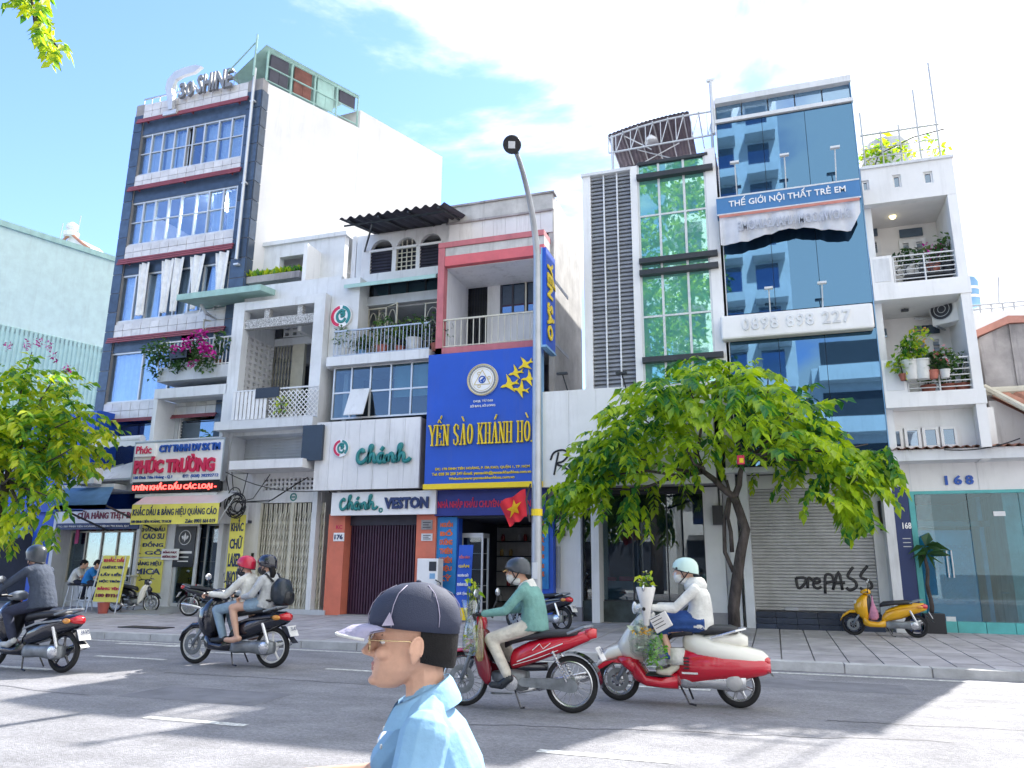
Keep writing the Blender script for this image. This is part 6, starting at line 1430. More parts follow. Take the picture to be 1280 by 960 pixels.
bx('lower_wall', m_white2, jh, jx0 + .05, jx1 + .25, U + .5, U + .7, GZ + 4.02, zfl - .002); 
x0, x1, z0, z1 = rect(1106, 537, 1199, 559, U + .5)
for k in range(4): win(jh, x0 + (x1 - x0) * k / 4 + .02, x0 + (x1 - x0) * (k + 1) / 4 - .02, z0, z1, U + .42, m_white2, m_darkpane, nx=1, fw=.06, d=.07)
bl1 = tag(MB().lathe([(.02, .22), (.05, .15), (.085, .05), (.06, -.02), (.01, -.05)], at(1116, 272, U + .9), n=10).obj('bare_bulb', M('bulb', (.9, .8, .4), emit=((1, .85, .4), .8)), smooth=True), 'round yellowish bulb under the top balcony ceiling of the white house', 'lamp')
p = at(1131, 388, U + .8); tag(MB().tube([(p.x, p.y, zs1_), (p.x, p.y, p.z)], .02, 5).obox(p, (.16, .1, .05)).obj('ceiling_hook', m_dark), 'small dark bracket hanging from the middle balcony ceiling', 'bracket')
p = at(1190, 405, U + .9); aircon('air conditioner mounted high at the right end of the middle balcony', (p.x, U + .9, p.z), .75, .75, .35, rad(-35))
tag(MB().tube([at(1143, 398, bd - .05), at(1178, 399, bd - .05)], .035, 6).obj('refrigerant_pipe', m_lgrey), 'grey insulated pipe running to the balcony air conditioner', 'pipe')
# roof rail, poles, water tank and climbers
mb = MB()
z_ = zt + .08
for v, r_ in ((.95, .028), (.55, .016), (.3, .016)): mb.tube([(jx0 + .1, U + .15, z_ + v), (jx1 - .15, U + .15, z_ + v)], r_, 6)
for k in range(5): x = jx0 + .15 + (jx1 - jx0 - .35) * k / 4; mb.tube([(x, U + .15, z_ - .05), (x, U + .15, z_ + [1.6, 1.0, 1.1, 2.0, 2.7][k])], .022, 6)
mb.obj('roof_railing', m_steel, jh)
wt = T('water_tank', 'rounded steel water tank among climbers on the white house roof', 'water tank', (jx0 + .9, U + 1.6, zt)); MB().lathe([(.6, 0), (.62, .1), (.62, 1.2), (.5, 1.45), (.2, 1.55), (.01, 1.56)], (jx0 + .9, U + 1.6, zt), n=20).obj('tank_body', m_steel, wt, smooth=40); MB().lathe([(.64, .4), (.645, .43), (.64, .46)], (jx0 + .9, U + 1.6, zt), n=20, caps=False).lathe([(.64, .9), (.645, .93), (.64, .96)], (jx0 + .9, U + 1.6, zt), n=20, caps=False).obj('band', m_alu, wt)
cl = MB(); leafage(cl, (jx0 + .6, U + .3, zt + .6), (.65, .25, .5), 130, .2, .5, 3); leafage(cl, (jx0 + 1.5, U + .3, zt + .5), (.7, .2, .45), 70, .17, .5, 4); vt_ = T('climbing_vine', 'yellow green climbing vine along the roof railing of the white house', 'vine', (jx0 + 1, U + .2, zt)); cl.obj('foliage', m_leafL, vt_); MB().tube([(jx0 + .3, U + .2, zt), (jx0 + .5, U + .25, zt + .5), (jx0 + 1.3, U + .2, zt + .8), (jx0 + 2, U + .2, zt + .9)], .015, 5).obj('stem', m_wood, vt_)

# ================================================================== glass shop 168
ks_ = T('glass_shop', 'single storey white shop with aqua glass front and navy number', 'shop', (at(1210, 790, GF).x, GF, GZ))
kx0 = at(1118, 690, GF).x; kx1 = at(1330, 690, GF).x
zc1 = at(1107, 563.5, U + .2).z; zc0 = at(1107, 577, U + .2).z
bx('canopy_edge', m_lgrey, ks_, at(1107, 570, U + .2).x, kx1, U + .2, GF + .3, zc0, zc1)
corrugated(at(1107, 570, U + .2).x, kx1, [(U + .12, zc1 + .03), (GF + .2, zc1 + .12)], m_rtile, ks_, 'tin_roof', .2, .03)
zd = at(1150, 614, GF).z
bx('fascia_wall', m_white2, ks_, kx0 + .02, kx1, GF + .02, GF + .3, zd, zc0)
for k in range(3): bx('fascia_joint', m_lgrey, ks_, kx0 + 1.4 * k + .5, kx0 + 1.4 * k + .512, GF + .012, GF + .021, zd, zc0)
bx('navy_pier', m_navy, ks_, kx0 + .005, at(1141, 690, GF).x, GF - .15, GF + .3, GZ, at(1120, 609, GF).z)
zz = at(1198, 606, GF).z; text('168', at(1181, 600, GF).x, at(1217, 600, GF).x, zz, at(1198, 594, GF).z, GF - .0, m_navyl, ks_, .035, depth=.04, spacing=1.4)
text('168', at(1128, 657, GF - .15).x, at(1141, 657, GF - .15).x - .03, at(1134, 661, GF - .15).z, at(1134, 653, GF - .15).z, GF - .156, m_whitel, ks_, .02)
for k in range(3): bx('small_print', m_steel, ks_, at(1129, 680, GF - .15).x, at(1139, 680, GF - .15).x, GF - .156, GF - .151, at(1134, 674 + k * 5, GF).z, at(1134, 673 + k * 5, GF).z)
fa = at(1143, 690, GF).x; zbz = at(1200, 777, GF).z
mb = MB().box(fa, fa + .12, GF, GF + .12, GZ, zd).box(fa + .12, kx1, GF, GF + .12, zd - .07, zd)
mb.obj('aqua_frame', m_aqua, ks_)
nb = 5
for k in range(nb): bx('base_panel', m_aqua, ks_, fa + .13 + (kx1 - fa - .13) * k / nb + .006, fa + .13 + (kx1 - fa - .13) * (k + 1) / nb - .006, GF - .06, GF + .15, GZ - .03, zbz)
xs = [fa + .12, fa + .12 + (kx1 - fa) * .37, fa + .12 + (kx1 - fa) * .72, kx1]
for k in range(3): bx('glass_pane', m_aquag, ks_, xs[k] + .008, xs[k + 1] - .008, GF + .03, GF + .045, zbz, zd - .07)
dh = MB(); 
for dx in (-.05, .05): x = at(1187, 705, GF).x + dx; dh.tube([(x, GF - .06, at(1187, 722, GF).z), (x, GF - .06, at(1187, 688, GF).z)], .016, 6)
dh.obj('door_handle', m_alu, ks_)
bx('patch_fitting', m_alu, ks_, at(1183, 773, GF).x, at(1195, 773, GF).x, GF + .01, GF + .029, zbz, zbz + .1); bx('patch_fitting', m_alu, ks_, at(1242, 642, GF).x, at(1257, 642, GF).x, GF + .01, GF + .029, at(1250, 645, GF).z, at(1250, 639, GF).z)
m_aqi = M('aqua_interior', (.26, .50, .58), .8, var=.12); bx('interior_back', m_aqi, ks_, fa, kx1, GF + 4, GF + 4.1, GZ, zd); bx('interior_floor', m_grey, ks_, fa, kx1, GF + .15, GF + 4, GZ + .02, GZ + .12); bx('interior_ceiling', m_int, ks_, fa, kx1, GF + .31, GF + 4, zd - .02, zd + .1); bx('interior_side', m_intl, ks_, fa - .1, fa, GF + .3, GF + 4, GZ, zd)
bx('partition', m_bluel, ks_, fa + 1.7, fa + 1.8, GF + 1.5, GF + 4, GZ + .12, zd - .03); bx('beam', m_intl, ks_, fa, kx1, GF + 1.5, GF + 1.6, zd - .75, zd - .6)
scn = T('folding_screen', 'patterned dark screen panel inside the aqua glass shop', 'screen', (fa + .9, GF + 1.4, GZ + .12)); bx('panel', m_bluel, scn, fa + .35, fa + 1.5, GF + 1.4, GF + 1.45, GZ + .12, GZ + 2.3); 
mb = MB(); [mb.torus((fa + .45 + i * .13, GF + 1.385, GZ + .6 + j * .13), .05, .008, 'Y', 8, 4) for i in range(8) for j in range(11)]; mb.obj('fretwork', m_bluel, scn, kind='stuff')
for i, (dx, dy) in enumerate(((2.2, .9), (3.2, 1.3))):
    t = T('cafe_table', ['round table with steel legs, the nearer one inside the aqua shop', 'round table with steel legs, farther back inside the aqua shop'][i], 'table', (fa + dx, GF + dy, GZ + .12), 'tables inside the aqua shop'); MB().lathe([(.36, .72), (.36, .75), (.01, .75)], (fa + dx, GF + dy, GZ + .12), n=18).obj('tabletop', m_intl, t)
    for a in (.8, 2.4, 3.9, 5.5): MB().tube([(fa + dx + .1 * math.cos(a), GF + dy + .1 * math.sin(a), GZ + .83), (fa + dx + .3 * math.cos(a), GF + dy + .3 * math.sin(a), GZ + .12)], .016, 5).obj('leg', m_alu, t)
# planter with twisted trunk
p = at(1170, 797, GF - .3); zz = SZ(GF - .3)
pp_ = T('planter_palm', 'twisted trunk plant with few leaves in a black cube planter by the aqua shop', 'potted plant', (p.x, GF - .3, zz))
bx('pot', m_black, pp_, p.x - .2, p.x + .2, GF - .48, GF - .1, zz, zz + .42)
MB().tube([(p.x - .03 + .025 * math.sin(k * 1.3), GF - .3 + .02 * math.cos(k), zz + .4 + k * .16) for k in range(10)], [.05 - .002 * k for k in range(10)], 7).obj('trunk', m_wood, pp_, smooth=True)
lf = MB(); R = random.Random(6); ctop = V((p.x, GF - .3, zz + 1.85)); 
for k in range(16): leaf(lf, ctop + V((0, 0, R.uniform(-.2, .1))), R, R.uniform(.28, .5), 0, V((R.gauss(.25, .8), R.gauss(-.1, .5), R.uniform(-.9, .5))))
lf.obj('foliage', m_leafD, pp_)

# ================================================================== weathered wall house, tiled roof, far roof rail
wx0, wx1 = at(1224, 430, U + 1).x, at(1330, 430, U + 1).x
wh = T('weathered_house', 'old concrete house with stained wall and red coping at the right edge', 'house', (wx0 + 1.5, U + 2, GZ))
a = at(1224, 422, U + 1); b = at(1260, 405, U + 1); 
MB().prism([(a.x, 0), (b.x, 0), (b.x, b.z), (a.x, a.z)], U + 1.0, U + 6).obj('side_gable', m_conc, wh)
MB().prism([(b.x + .003, 0), (wx1 + 2, 0), (wx1 + 2, b.z - .1), (b.x + .003, b.z - .02)], U + .96, U + 6).obj('front_wall', m_conc, wh)
MB().prism([(a.x - .08, a.z), (b.x, b.z), (b.x + 1.2, b.z - .05), (b.x + 1.2, b.z + .07), (b.x, b.z + .18), (a.x - .08, a.z + .16)], U + .9, U + 6.1).obj('red_coping', M('faded_coping', (.50, .24, .19), .8, var=.15), wh)
tr = T('tiled_roof_house', 'low house with ribbed terracotta roof beside the white balcony house', 'house', (wx0 + 2, GF, GZ))
r0 = at(1240, 495, U + .8); e0 = at(1280, 535, U - .2)
n = 8; ribs = MB()
for k in range(10):
    x = r0.x + .0 + k * .42; A = V((x, U + .8, r0.z)); B = V((x + 1.1, U - .3, r0.z - 1.15))
    bw = .36; MB().add([A, A + V((bw, 0, 0)), B + V((bw, 0, 0)), B, A + V((.05, 0, .09)), A + V((bw - .05, 0, .09)), B + V((bw - .05, 0, .09)), B + V((.05, 0, .09))], [(0, 4, 7, 3), (4, 5, 6, 7), (5, 1, 2, 6), (3, 7, 6, 2), (0, 1, 5, 4)]).obj('roof_tile', m_rtile, tr)
MB().add([(r0.x - .05, U + .81, r0.z - .03), (r0.x + 4.5, U + .81, r0.z - .03), (r0.x + 5.6, U - .3, r0.z - 1.19), (r0.x + 1.05, U - .3, r0.z - 1.19)], [(0, 1, 2, 3), (3, 2, 1, 0)]).obj('roof_underside', m_rust, tr)
MB().tube([(r0.x - .2, U + .85, r0.z + .12), (r0.x + 4.5, U + .85, r0.z + .12)], .1, 8).obj('ridge', m_cream, tr)
MB().tube([(r0.x - .15, U + .75, r0.z + .22), (r0.x + 1.05, U - .34, r0.z - 1.1)], .07, 6).obj('verge', m_cream, tr)
bx('wall', m_white, tr, jx1 + .27, wx1 + 2, U + .87, U + .98, GZ + 4.1, r0.z - .1)
bx('wall', m_mott, tr, jx1 + .02, jx1 + .26, U + 1.0, U + 6, GZ + 4.1, r0.z - .3)
fr_ = T('far_terrace_house', 'white terrace wall with steel railing and a blue water tank behind', 'house', at(1250, 392, 27))
a, b = at(1213, 392, 27), at(1330, 394, 27)
bx('wall', m_white2, fr_, a.x, b.x, 27, 33, GZ, a.z); mb = MB(); zr = at(1250, 378, 27).z
for z in (zr, a.z + (zr - a.z) * .5): mb.tube([(a.x, 27.1, z), (b.x, 27.1, z)], .035, 5)
for k in range(9): x = a.x + (b.x - a.x) * k / 8; mb.tube([(x, 27.1, a.z), (x, 27.1, zr)], .03, 5)
mb.tube([(at(1250, 380, 27).x, 27.1, zr), (at(1250, 350, 27).x, 27.1, at(1250, 345, 27).z)], .025, 5); mb.obj('railing', m_steel, fr_)
tq = at(1213, 380, 28); t2 = T('blue_water_tank', 'blue and white water tank behind the white balcony house', 'water tank', (tq.x, 28, tq.z)); MB().lathe([(.30, -.1), (.31, .75), (.24, .9), (.01, .92)], tq, n=16).obj('tank_body', m_bluel, t2, smooth=40); MB().lathe([(.315, .15), (.32, .2), (.315, .25)], tq, n=16, caps=False).lathe([(.315, .45), (.32, .5), (.315, .55)], tq, n=16, caps=False).obj('band', m_whitel, t2)
# ================================================================== street lamp, flag, cables
LX, LY = -4.24, 14.15
lp = T('street_lamp', 'tall grey street lamp with curved arm and black round head', 'street lamp', (LX, LY, SZ(LY)))
z0 = SZ(LY); arm = [(LX, LY, z0), (LX, LY, 4), (LX, LY, 7.6)]
for k in range(1, 11):
    t = k / 10; arm.append((LX - .0 + .02 * t, LY - 1.55 * t ** 1.7, 7.6 + 1.75 * (1 - (1 - t) ** 1.35)))
MB().tube(arm, [.105, .092, .075] + [.07 - .003 * k for k in range(10)], 12).obj('pole', m_steel, lp, smooth=50)
bx('base_plate', m_steel, lp, LX - .2, LX + .2, LY - .2, LY + .2, z0 - .01, z0 + .03); MB().lathe([(.14, 0), (.14, .9), (.11, .95)], (LX, LY, z0), n=12).obj('base_sleeve', m_steel, lp, smooth=40)
bx('access_door', m_lgrey, lp, LX - .05, LX + .05, LY - .118, LY - .10, z0 + 1.2, z0 + 1.5)
e = V(arm[-1]); hd = (V((0, -1, .10))).normalized(); Rh = V((0, 0, 1)).rotation_difference(V((.1, -.8, -.6)).normalized()).to_matrix()
MB().lathe([(.02, -.09), (.11, -.08), (.165, -.04), (.18, .02), (.165, .045), (.02, .045)], e + hd * .18, Rh, 20).obj('lamp_head', m_black, lp, smooth=50)
MB().obox(e + hd * .18 + Rh @ V((0, 0, .05)), (.13, .13, .012), Rh).obj('lens', m_lgrey, lp)
MB().tube([e - V((0, -.1, .02)), e + hd * .06], .05, 8).obj('neck', m_black, lp)
MB().lathe([(.112, 0), (.112, .13)], (LX, LY, at(668, 645, LY).z), n=12, caps=False).obj('yellow_band', m_yellow, lp)
# national flag tied to the pole
f0 = at(659, 612, LY); fp = at(626, 630, LY); fq = at(640, 658, LY); fr4 = at(661, 646, LY)
fl_ = T('flag', 'red flag with a yellow star tied to the street lamp', 'flag', f0)
rows = 7; cols = 12; rings = []
for j in range(rows + 1):
    a = f0.lerp(fr4, j / rows); b = fp.lerp(fq, j / rows); rings.append([a.lerp(b, i / cols) + V((0, -.12 + .05 * math.sin(i * 1.1 + j * .4) * (i / cols), .02 * math.sin(i * .9))) for i in range(cols + 1)])
mb = MB().loft(rings, caps=False, closed=False).loft([[p + V((0, .006, 0)) for p in r] for r in rings[::-1]], caps=False, closed=False); mb.obj('cloth', M('flag_red', (.62, .015, .03), .7), fl_, smooth=True)
c = (f0 + fp + fq + fr4) / 4 + V((0, -.185, 0)); ux = (fp - f0).normalized(); uz = (f0 - fr4).normalized(); star = []
for k in range(10): r_ = .17 if k % 2 == 0 else .07; t = math.pi / 2 + k * math.pi / 5; star.append(c + ux * r_ * math.cos(t) + uz * r_ * math.sin(t))
MB().add(star + [c + V((0, -.012, 0))], [(k, (k + 1) % 10, 10) for k in range(10)] + [(10, (k + 1) % 10, k) for k in range(10)]).obj('star', m_yellow, fl_)
MB().tube([f0 + V((.1, -.1, .1)), f0 + V((.02, -.12, -.2)), fr4 + V((.05, -.1, -.1))], .018, 6).obj('flagstaff', m_wood, fl_)
# overhead service wires from house to house
for i, (A, B, s) in enumerate(((at(282, 590, U - .4), at(410, 612, U), .25), (at(400, 600, U - .1), at(442, 640, U + .2), .08), (at(1275, 548, U), at(1180, 562, U + .1), .1))):
    pts = [A.lerp(B, k / 10) - V((0, 0, s * 4 * (k / 10) * (1 - k / 10))) for k in range(11)]
    tag(MB().tube(pts, .014, 5).obj('service_cable', m_black), ['black cable sagging from cable tangle to the tailor house', 'short black cable at the tailor fascia corner', 'black cable above the number 168 shop roof'][i], 'cable', 'service cables on the fronts')

# ================================================================== trees
def limb(mb, pts, r0, r1, n=8):
    k = len(pts); mb.tube(pts, [r0 + (r1 - r0) * i / (k - 1) for i in range(k)], n)
def wig(a, b, n, amp, R): return [a.lerp(b, k / n) + (V((R.uniform(-amp, amp), R.uniform(-amp, amp), R.uniform(-amp, amp))) if 0 < k < n else V((0, 0, 0))) for k in range(n + 1)]
def spray(mb, p, d, R, ln, s, big=None):
    """a drooping twig with paired leaves along it"""
    n = max(4, int(ln / (s * .42))); q = V(p); d = V(d).normalized()
    for k in range(n):
        d = (d + V((R.gauss(0, .07), R.gauss(0, .07), -.10))).normalized(); q = q + d * ln / n
        side = d.cross(V((0, 0, 1)));
        if side.length < .05: side = V((1, 0, 0))
        side.normalize()
        for sg in (1, -1):
            dl = (side * sg * 1.0 + d * .55 + V((R.gauss(0, .15), R.gauss(0, .15), -.45 + R.gauss(0, .2)))).normalized()
            if big is not None: big.append((q.copy(), dl, s * R.uniform(.75, 1.25)))
            else: leaf(mb, q, R, s * R.uniform(.75, 1.25), 0, dl)
TY = 17.6
tx = at(918, 785, TY).x; tz = SZ(TY); R = random.Random(21)
t1 = T('street_tree', 'leafy street tree with drooping branches in front of the studio', 'tree', (tx, TY, tz))
def tp(u, v, dy=0): return at(u, v, TY + dy)
tr_ = MB(); fork = tp(921, 640)
limb(tr_, [V((tx, TY, tz - .05)), tp(917, 760), tp(921, 725), tp(926, 690), tp(932, 662), fork + V((.06, 0, 0)), tp(918, 622)], .135, .09, 12)
tr_.obj('trunk', m_wood, t1, smooth=True)
crown_c = tp(905, 560)
br = MB()
ends = [(740, 600, -.6), (800, 520, .6), (860, 480, -.5), (905, 465, .6), (960, 470, -.5), (1010, 500, .5), (1060, 540, -.4), (1080, 590, .2), (780, 570, -1.3), (860, 560, -1.8), (960, 560, -1.9), (1020, 560, -1.4), (850, 520, 1.6), (960, 520, 1.6), (1085, 555, .2), (715, 622, -.3)]
f2_ = tp(918, 622)
limb(br, wig(f2_, tp(880, 590), 3, .04, R), .085, .06); limb(br, wig(f2_, tp(931, 575), 3, .04, R), .08, .05); limb(br, wig(tp(915, 690), tp(908, 600), 4, .06, R), .05, .035); limb(br, [tp(917, 715), tp(906, 690), tp(905, 650), tp(911, 622)], .05, .04)
tips = []
for u, v, dy in ends:
    src = tp(880, 590) if u < 880 else tp(931, 575); b = tp(u, v, dy); pts = wig(src, b, 4, .12, R); limb(br, pts, .045, .012, 6); tips.append((pts, b))
br.obj('branch', m_wood, t1, smooth=True)
cr_ = MB(); cand = []
# outline of the crown as seen from the road: half-height profile across its width
XL, XR = tp(738, 600).x, tp(1068, 600).x
def top_z(s): return tp(0, 0).z * 0 + crown_top - 2.25 * abs((s - .5) * 2) ** 2.2
crown_top = tp(905, 442).z
for _ in range(500):
    s = R.random() ** 1.0; x = XL + (XR - XL) * s; e_ = 1 - abs(2 * s - 1) ** 2.0; dy = R.uniform(-1, 1) * 2.1 * math.sqrt(max(e_, .06))
    zt_ = crown_top - 2.5 * abs(2 * s - 1) ** 1.9 - .28 * dy * dy; zb_ = tp(900, 572).z - .75 * abs(2 * s - 1) ** 1.4 + .05 * dy * dy - (.15 if dy < 0 else 0)
    if s < .16: zb_ -= .35
    if .80 < s < .95: zb_ -= .55
    if zt_ < zb_ + .2: zt_ = zb_ + .3
    k = R.random() ** .62; z = zb_ + (zt_ - zb_) * k
    g = math.sin(x * 2.7 + 1) * math.sin(z * 3.1 + x) + .6 * math.sin(dy * 3 + x * 1.3)
    if g < -.75: continue
    out = V(((s - .5) * 1.6 + R.gauss(0, .55), dy * .35 + R.gauss(0, .5) - .2, R.uniform(-.5, .6)))
    spray(cr_, (x, TY + dy, z), out, R, R.uniform(.55, 1.05), R.uniform(.20, .30), cand)
# long hanging sprays on the outline
for u, v, n_ in ((700, 640, 9), (730, 610, 8), (760, 620, 6), (795, 640, 4), (1060, 640, 10), (1082, 600, 9), (1062, 655, 7), (1095, 585, 3), (1030, 600, 8), (800, 650, 4), (860, 590, 5), (835, 560, 5), (1106, 600, 2)):
    for k in range(n_): spray(cr_, tp(u + R.uniform(-14, 14), v - 28 + R.uniform(-16, 10), R.uniform(-.7, .5)), V((R.uniform(-.4, .4) + (-.5 if u < 800 else .3), R.uniform(-.4, .2), -.9)), R, R.uniform(.5, .9), .24, cand)
cand.sort(key=lambda c: c[0].y - c[2] * 3 + abs(c[0].z - crown_c.z) * -.2)
lme = MB(); leaf(lme, V((0, 0, 0)), R, 1.0, 0, V((1, 0, -.15))); lmesh = lme.mesh('leaf', m_leaf)
for q, d, s in cand[:300]:
    o = link('leaf', lmesh, t1, q); o.scale = (s, s, s); o.rotation_euler = d.to_track_quat('X', 'Z').to_euler()
for q, d, s in cand[300:]: leaf(cr_, q, R, s, 0, d)
cr_.obj('crown', m_leaf, t1, kind='stuff')
p = tp(926, 574, -1.9); lt_ = T('red_tag', 'small red and yellow tag hanging in the right tree', 'tag', p); bx('card', m_redl, lt_, p.x - .07, p.x + .07, p.y, p.y + .02, p.z - .10, p.z + .08); bx('yellow_patch', m_yellow, lt_, p.x - .03, p.x + .05, p.y - .006, p.y - .001, p.z - .07, p.z + .02)

# left tree
TY2 = 15.2; R = random.Random(33)
lc = at(20, 545, TY2); t2 = T('flowering_tree', 'yellow green tree with magenta flowers at the left edge', 'tree', (lc.x, TY2, SZ(TY2)))
tr_ = MB(); limb(tr_, wig(V((lc.x - .3, TY2, SZ(TY2) - .05)), V((lc.x - .1, TY2, lc.z - 1.2)), 5, .05, R), .16, .11, 10); tr_.obj('trunk', m_wood, t2, smooth=True)
br = MB()
for u, v, dy in ((70, 470, .3), (100, 520, -.3), (40, 440, .4), (90, 560, -.7), (20, 600, -1.0), (-60, 480, .3), (-90, 560, -.2), (60, 620, -.6), (40, 660, -.8)): limb(br, wig(V((lc.x - .1, TY2, lc.z - 1.2)), at(u, v, TY2 + dy), 4, .12, R), .05, .012, 6)
br.obj('branch', m_wood, t2, smooth=True)
cand = []; cr_ = MB()
for _ in range(600):
    while True:
        q = V((R.uniform(-1, 1), R.uniform(-1, 1), R.uniform(-1, 1)))
        if q.length < 1: break
    p = V((lc.x - .45 + q.x * 2.75, TY2 + q.y * 2.0, lc.z + .2 + q.z * 1.75))
    if math.sin(p.x * 2.3) * math.sin(p.z * 2.9 + p.x) + .5 * math.sin(p.y * 3) < -.6: continue
    spray(cr_, p, V((q.x + R.gauss(0, .4), q.y + R.gauss(0, .4), R.uniform(-.4, .6))), R, R.uniform(.5, .9), R.uniform(.2, .3), cand)
for u, v, n_ in ((50, 590, 8), (25, 630, 10), (60, 660, 5), (10, 655, 8), (85, 545, 5), (75, 610, 4), (35, 560, 8)):
    for k in range(n_): spray(cr_, at(u + R.uniform(-20, 16), v + R.uniform(-20, 10), TY2 + R.uniform(-.9, .3)), V((R.uniform(-.5, .6), R.uniform(-.5, .2), -.7)), R, R.uniform(.5, .85), .24, cand)
cand.sort(key=lambda c: c[0].y - c[2] * 3 - c[0].x * .15)
lm2 = lmesh.copy(); lm2.materials.clear(); lm2.materials.append(m_leafL)
for q, d, s in cand[:300]:
    o = link('leaf', lm2, t2, q); o.scale = (s, s, s); o.rotation_euler = d.to_track_quat('X', 'Z').to_euler()
for q, d, s in cand[300:]: leaf(cr_, q, R, s, 0, d)
cr_.obj('crown', m_leafL, t2, kind='stuff')
for u, v in ((36, 432), (48, 428), (62, 433), (68, 446), (84, 462), (10, 433)):
    fb = MB(); c = at(u, v, TY2 + .2); leafage(fb, c, (.12, .12, .16), 26, .1, -.2, int(u)); fb.obj('blossom', m_flower, t2)

# overhanging bough at the top left: a nearer tree beside the camera, on this side of the road
R = random.Random(41); t3 = T('overhanging_tree', 'tree bough hanging into the sky at the top left corner', 'tree', (-9.2, 1.6, .13)); Yb_ = 7.0
b0 = at(25, -40, Yb_); tr_ = MB(); limb(tr_, [V((-9.2, 1.6, .1)), V((-9.25, 1.8, 3)), V((-9.0, 2.1, 5.5)), V((-9.4, 3.2, 7.6))], .26, .15, 12); tr_.obj('trunk', m_wood, t3, smooth=True)
br = MB(); limb(br, [V((-9.4, 3.2, 7.6)), V((-9.6, 5, 8.9)), b0 + V((0, 0, .35)), at(45, 30, Yb_), at(75, 62, Yb_)], .1, .012, 7); br.obj('branch', m_wood, t3, smooth=True)
cr_ = MB(); cand = []
for u, v, n_ in ((25, 5, 5), (50, 15, 7), (55, 30, 6), (50, 45, 4), (62, 55, 4), (72, 62, 3), (35, -20, 10), (10, -40, 14), (55, -10, 8)):
    for k in range(n_): spray(cr_, at(u + R.uniform(-9, 7), v - 8 + R.uniform(-6, 6), Yb_ + R.uniform(-.3, .3)), V((R.uniform(-.3, .7), R.uniform(-.5, .3), -.6)), R, R.uniform(.2, .38), .15, cand)
for q, d, s in cand: leaf(cr_, q, R, s, 0, d)
for k in range(25): leafage(cr_, (-10.2 + R.gauss(0, 1.3), 2.6 + R.gauss(0, 1.2), 9.6 + R.gauss(0, .7)), (.7, .7, .5), 14, .25, .4, k)
cr_.obj('crown', m_leafL, t3, kind='stuff')

# ================================================================== the far side of the road, met only in the mirror glass
def big_tree(x, y, h, r, seed, label):
    R = random.Random(seed); t = T('roadside_tree', label, 'tree', (x, y, .1), 'tall trees across the road')
    mb = MB(); limb(mb, wig(V((x, y, 0)), V((x + R.uniform(-.5, .5), y, h * .7)), 6, .15, R), .4, .15, 10); mb.obj('trunk', m_wood, t, smooth=True)
    mb = MB()
    for k in range(190):
        while True:
            q = V((R.uniform(-1, 1), R.uniform(-1, 1), R.uniform(-1, 1)))
            if q.length < 1: break
        leafage(mb, (x + q.x * r, y + q.y * r * .8, h * .66 + q.z * h * .34), (.95, .95, .7), 26, .5, .4, R.randrange(9999))
    mb.obj('crown', m_leaf, t, kind='stuff'); return t
big_tree(-6.8, -7.5, 30, 5.0, 5, 'tall tree mirrored in the green glass of the louvred building'); big_tree(-12, -8, 20, 4, 6, 'tall tree across the road, left of the one mirrored in green glass')
m_opp = M('pale_facade', (.74, .75, .77), .8, var=.05, streak=.15)
op = T('apartment_block', 'tall pale apartment block mirrored in the blue glass', 'apartment block', (-1.5, -16, 0))
bx('wall', m_opp, op, -6, 2.35, -26, -16, 0, 46)
for k in range(13):
    z = 4 + k * 3.2
    for j, (a, b) in enumerate(((-5.3, -3.6), (-2.2, -.9), (.1, 1.6))):
        bx('window', m_darkpane, op, a, b, -16.05, -15.98, z + .7, z + 2.9)
        bx('balcony', m_opp, op, a - .15, b + (.15 if j < 2 else .5), -15.975, -14.6, z - .1, z + .55)
o2 = T('low_house', 'lower white house with balconies mirrored at the foot of the blue glass', 'house', (6, -14, 0))
bx('wall', m_opp, o2, 3.1, 9.5, -24, -14, 0, 14.5)
for k in range(4):
    z = 1 + k * 3.4; bx('balcony', m_white2, o2, 3.5, 8.8, -13.99, -12.9, z + 2.2, z + 3.2); bx('opening', m_dark, o2, 3.7, 8.6, -14.05, -13.97, z + 3.22, z + 5.0)

bx('shopfront', m_int, op, -5.8, 2.2, -16.06, -15.99, .2, 3.6); bx('shopfront', m_int, o2, 3.3, 9.3, -14.06, -13.99, .2, 2.9)  # dark panels added out of view to darken the shop window reflections
o3 = T('added_shop_row', 'added unseen row of dark shopfronts across the road, darkening the street window reflections', 'shops', (-24, -13, 0)); bx('wall', m_opp, o3, -46, -6.2, -22, -13, 0, 8.5); bx('roof', m_rust, o3, -46, -6.2, -22.2, -12.8, 8.5, 8.8)  # unseen row added to replace bright sky in the window reflections
for k in range(8): bx('shopfront', m_int, o3, -45.6 + k * 4.9, -41.2 + k * 4.9, -13.06, -12.99, .2, 3.4); bx('window', m_darkpane, o3, -44.8 + k * 4.9, -42 + k * 4.9, -13.06, -12.99, 4.8, 7)  # its dark lower fronts are added for the same darker reflections
# ================================================================== plants on balconies
R = random.Random(9)
def bplants(specs, Y, zf, labels, **k):
    for (u, v, h, r, pot, ph_, mat, pm, fl), lab in zip(specs, labels):
        p = at(u, v, Y); pot_plant(lab, (p.x, Y, zf), h, r, pot, ph_, mat, pm, flower=fl, seed=int(u), **k)
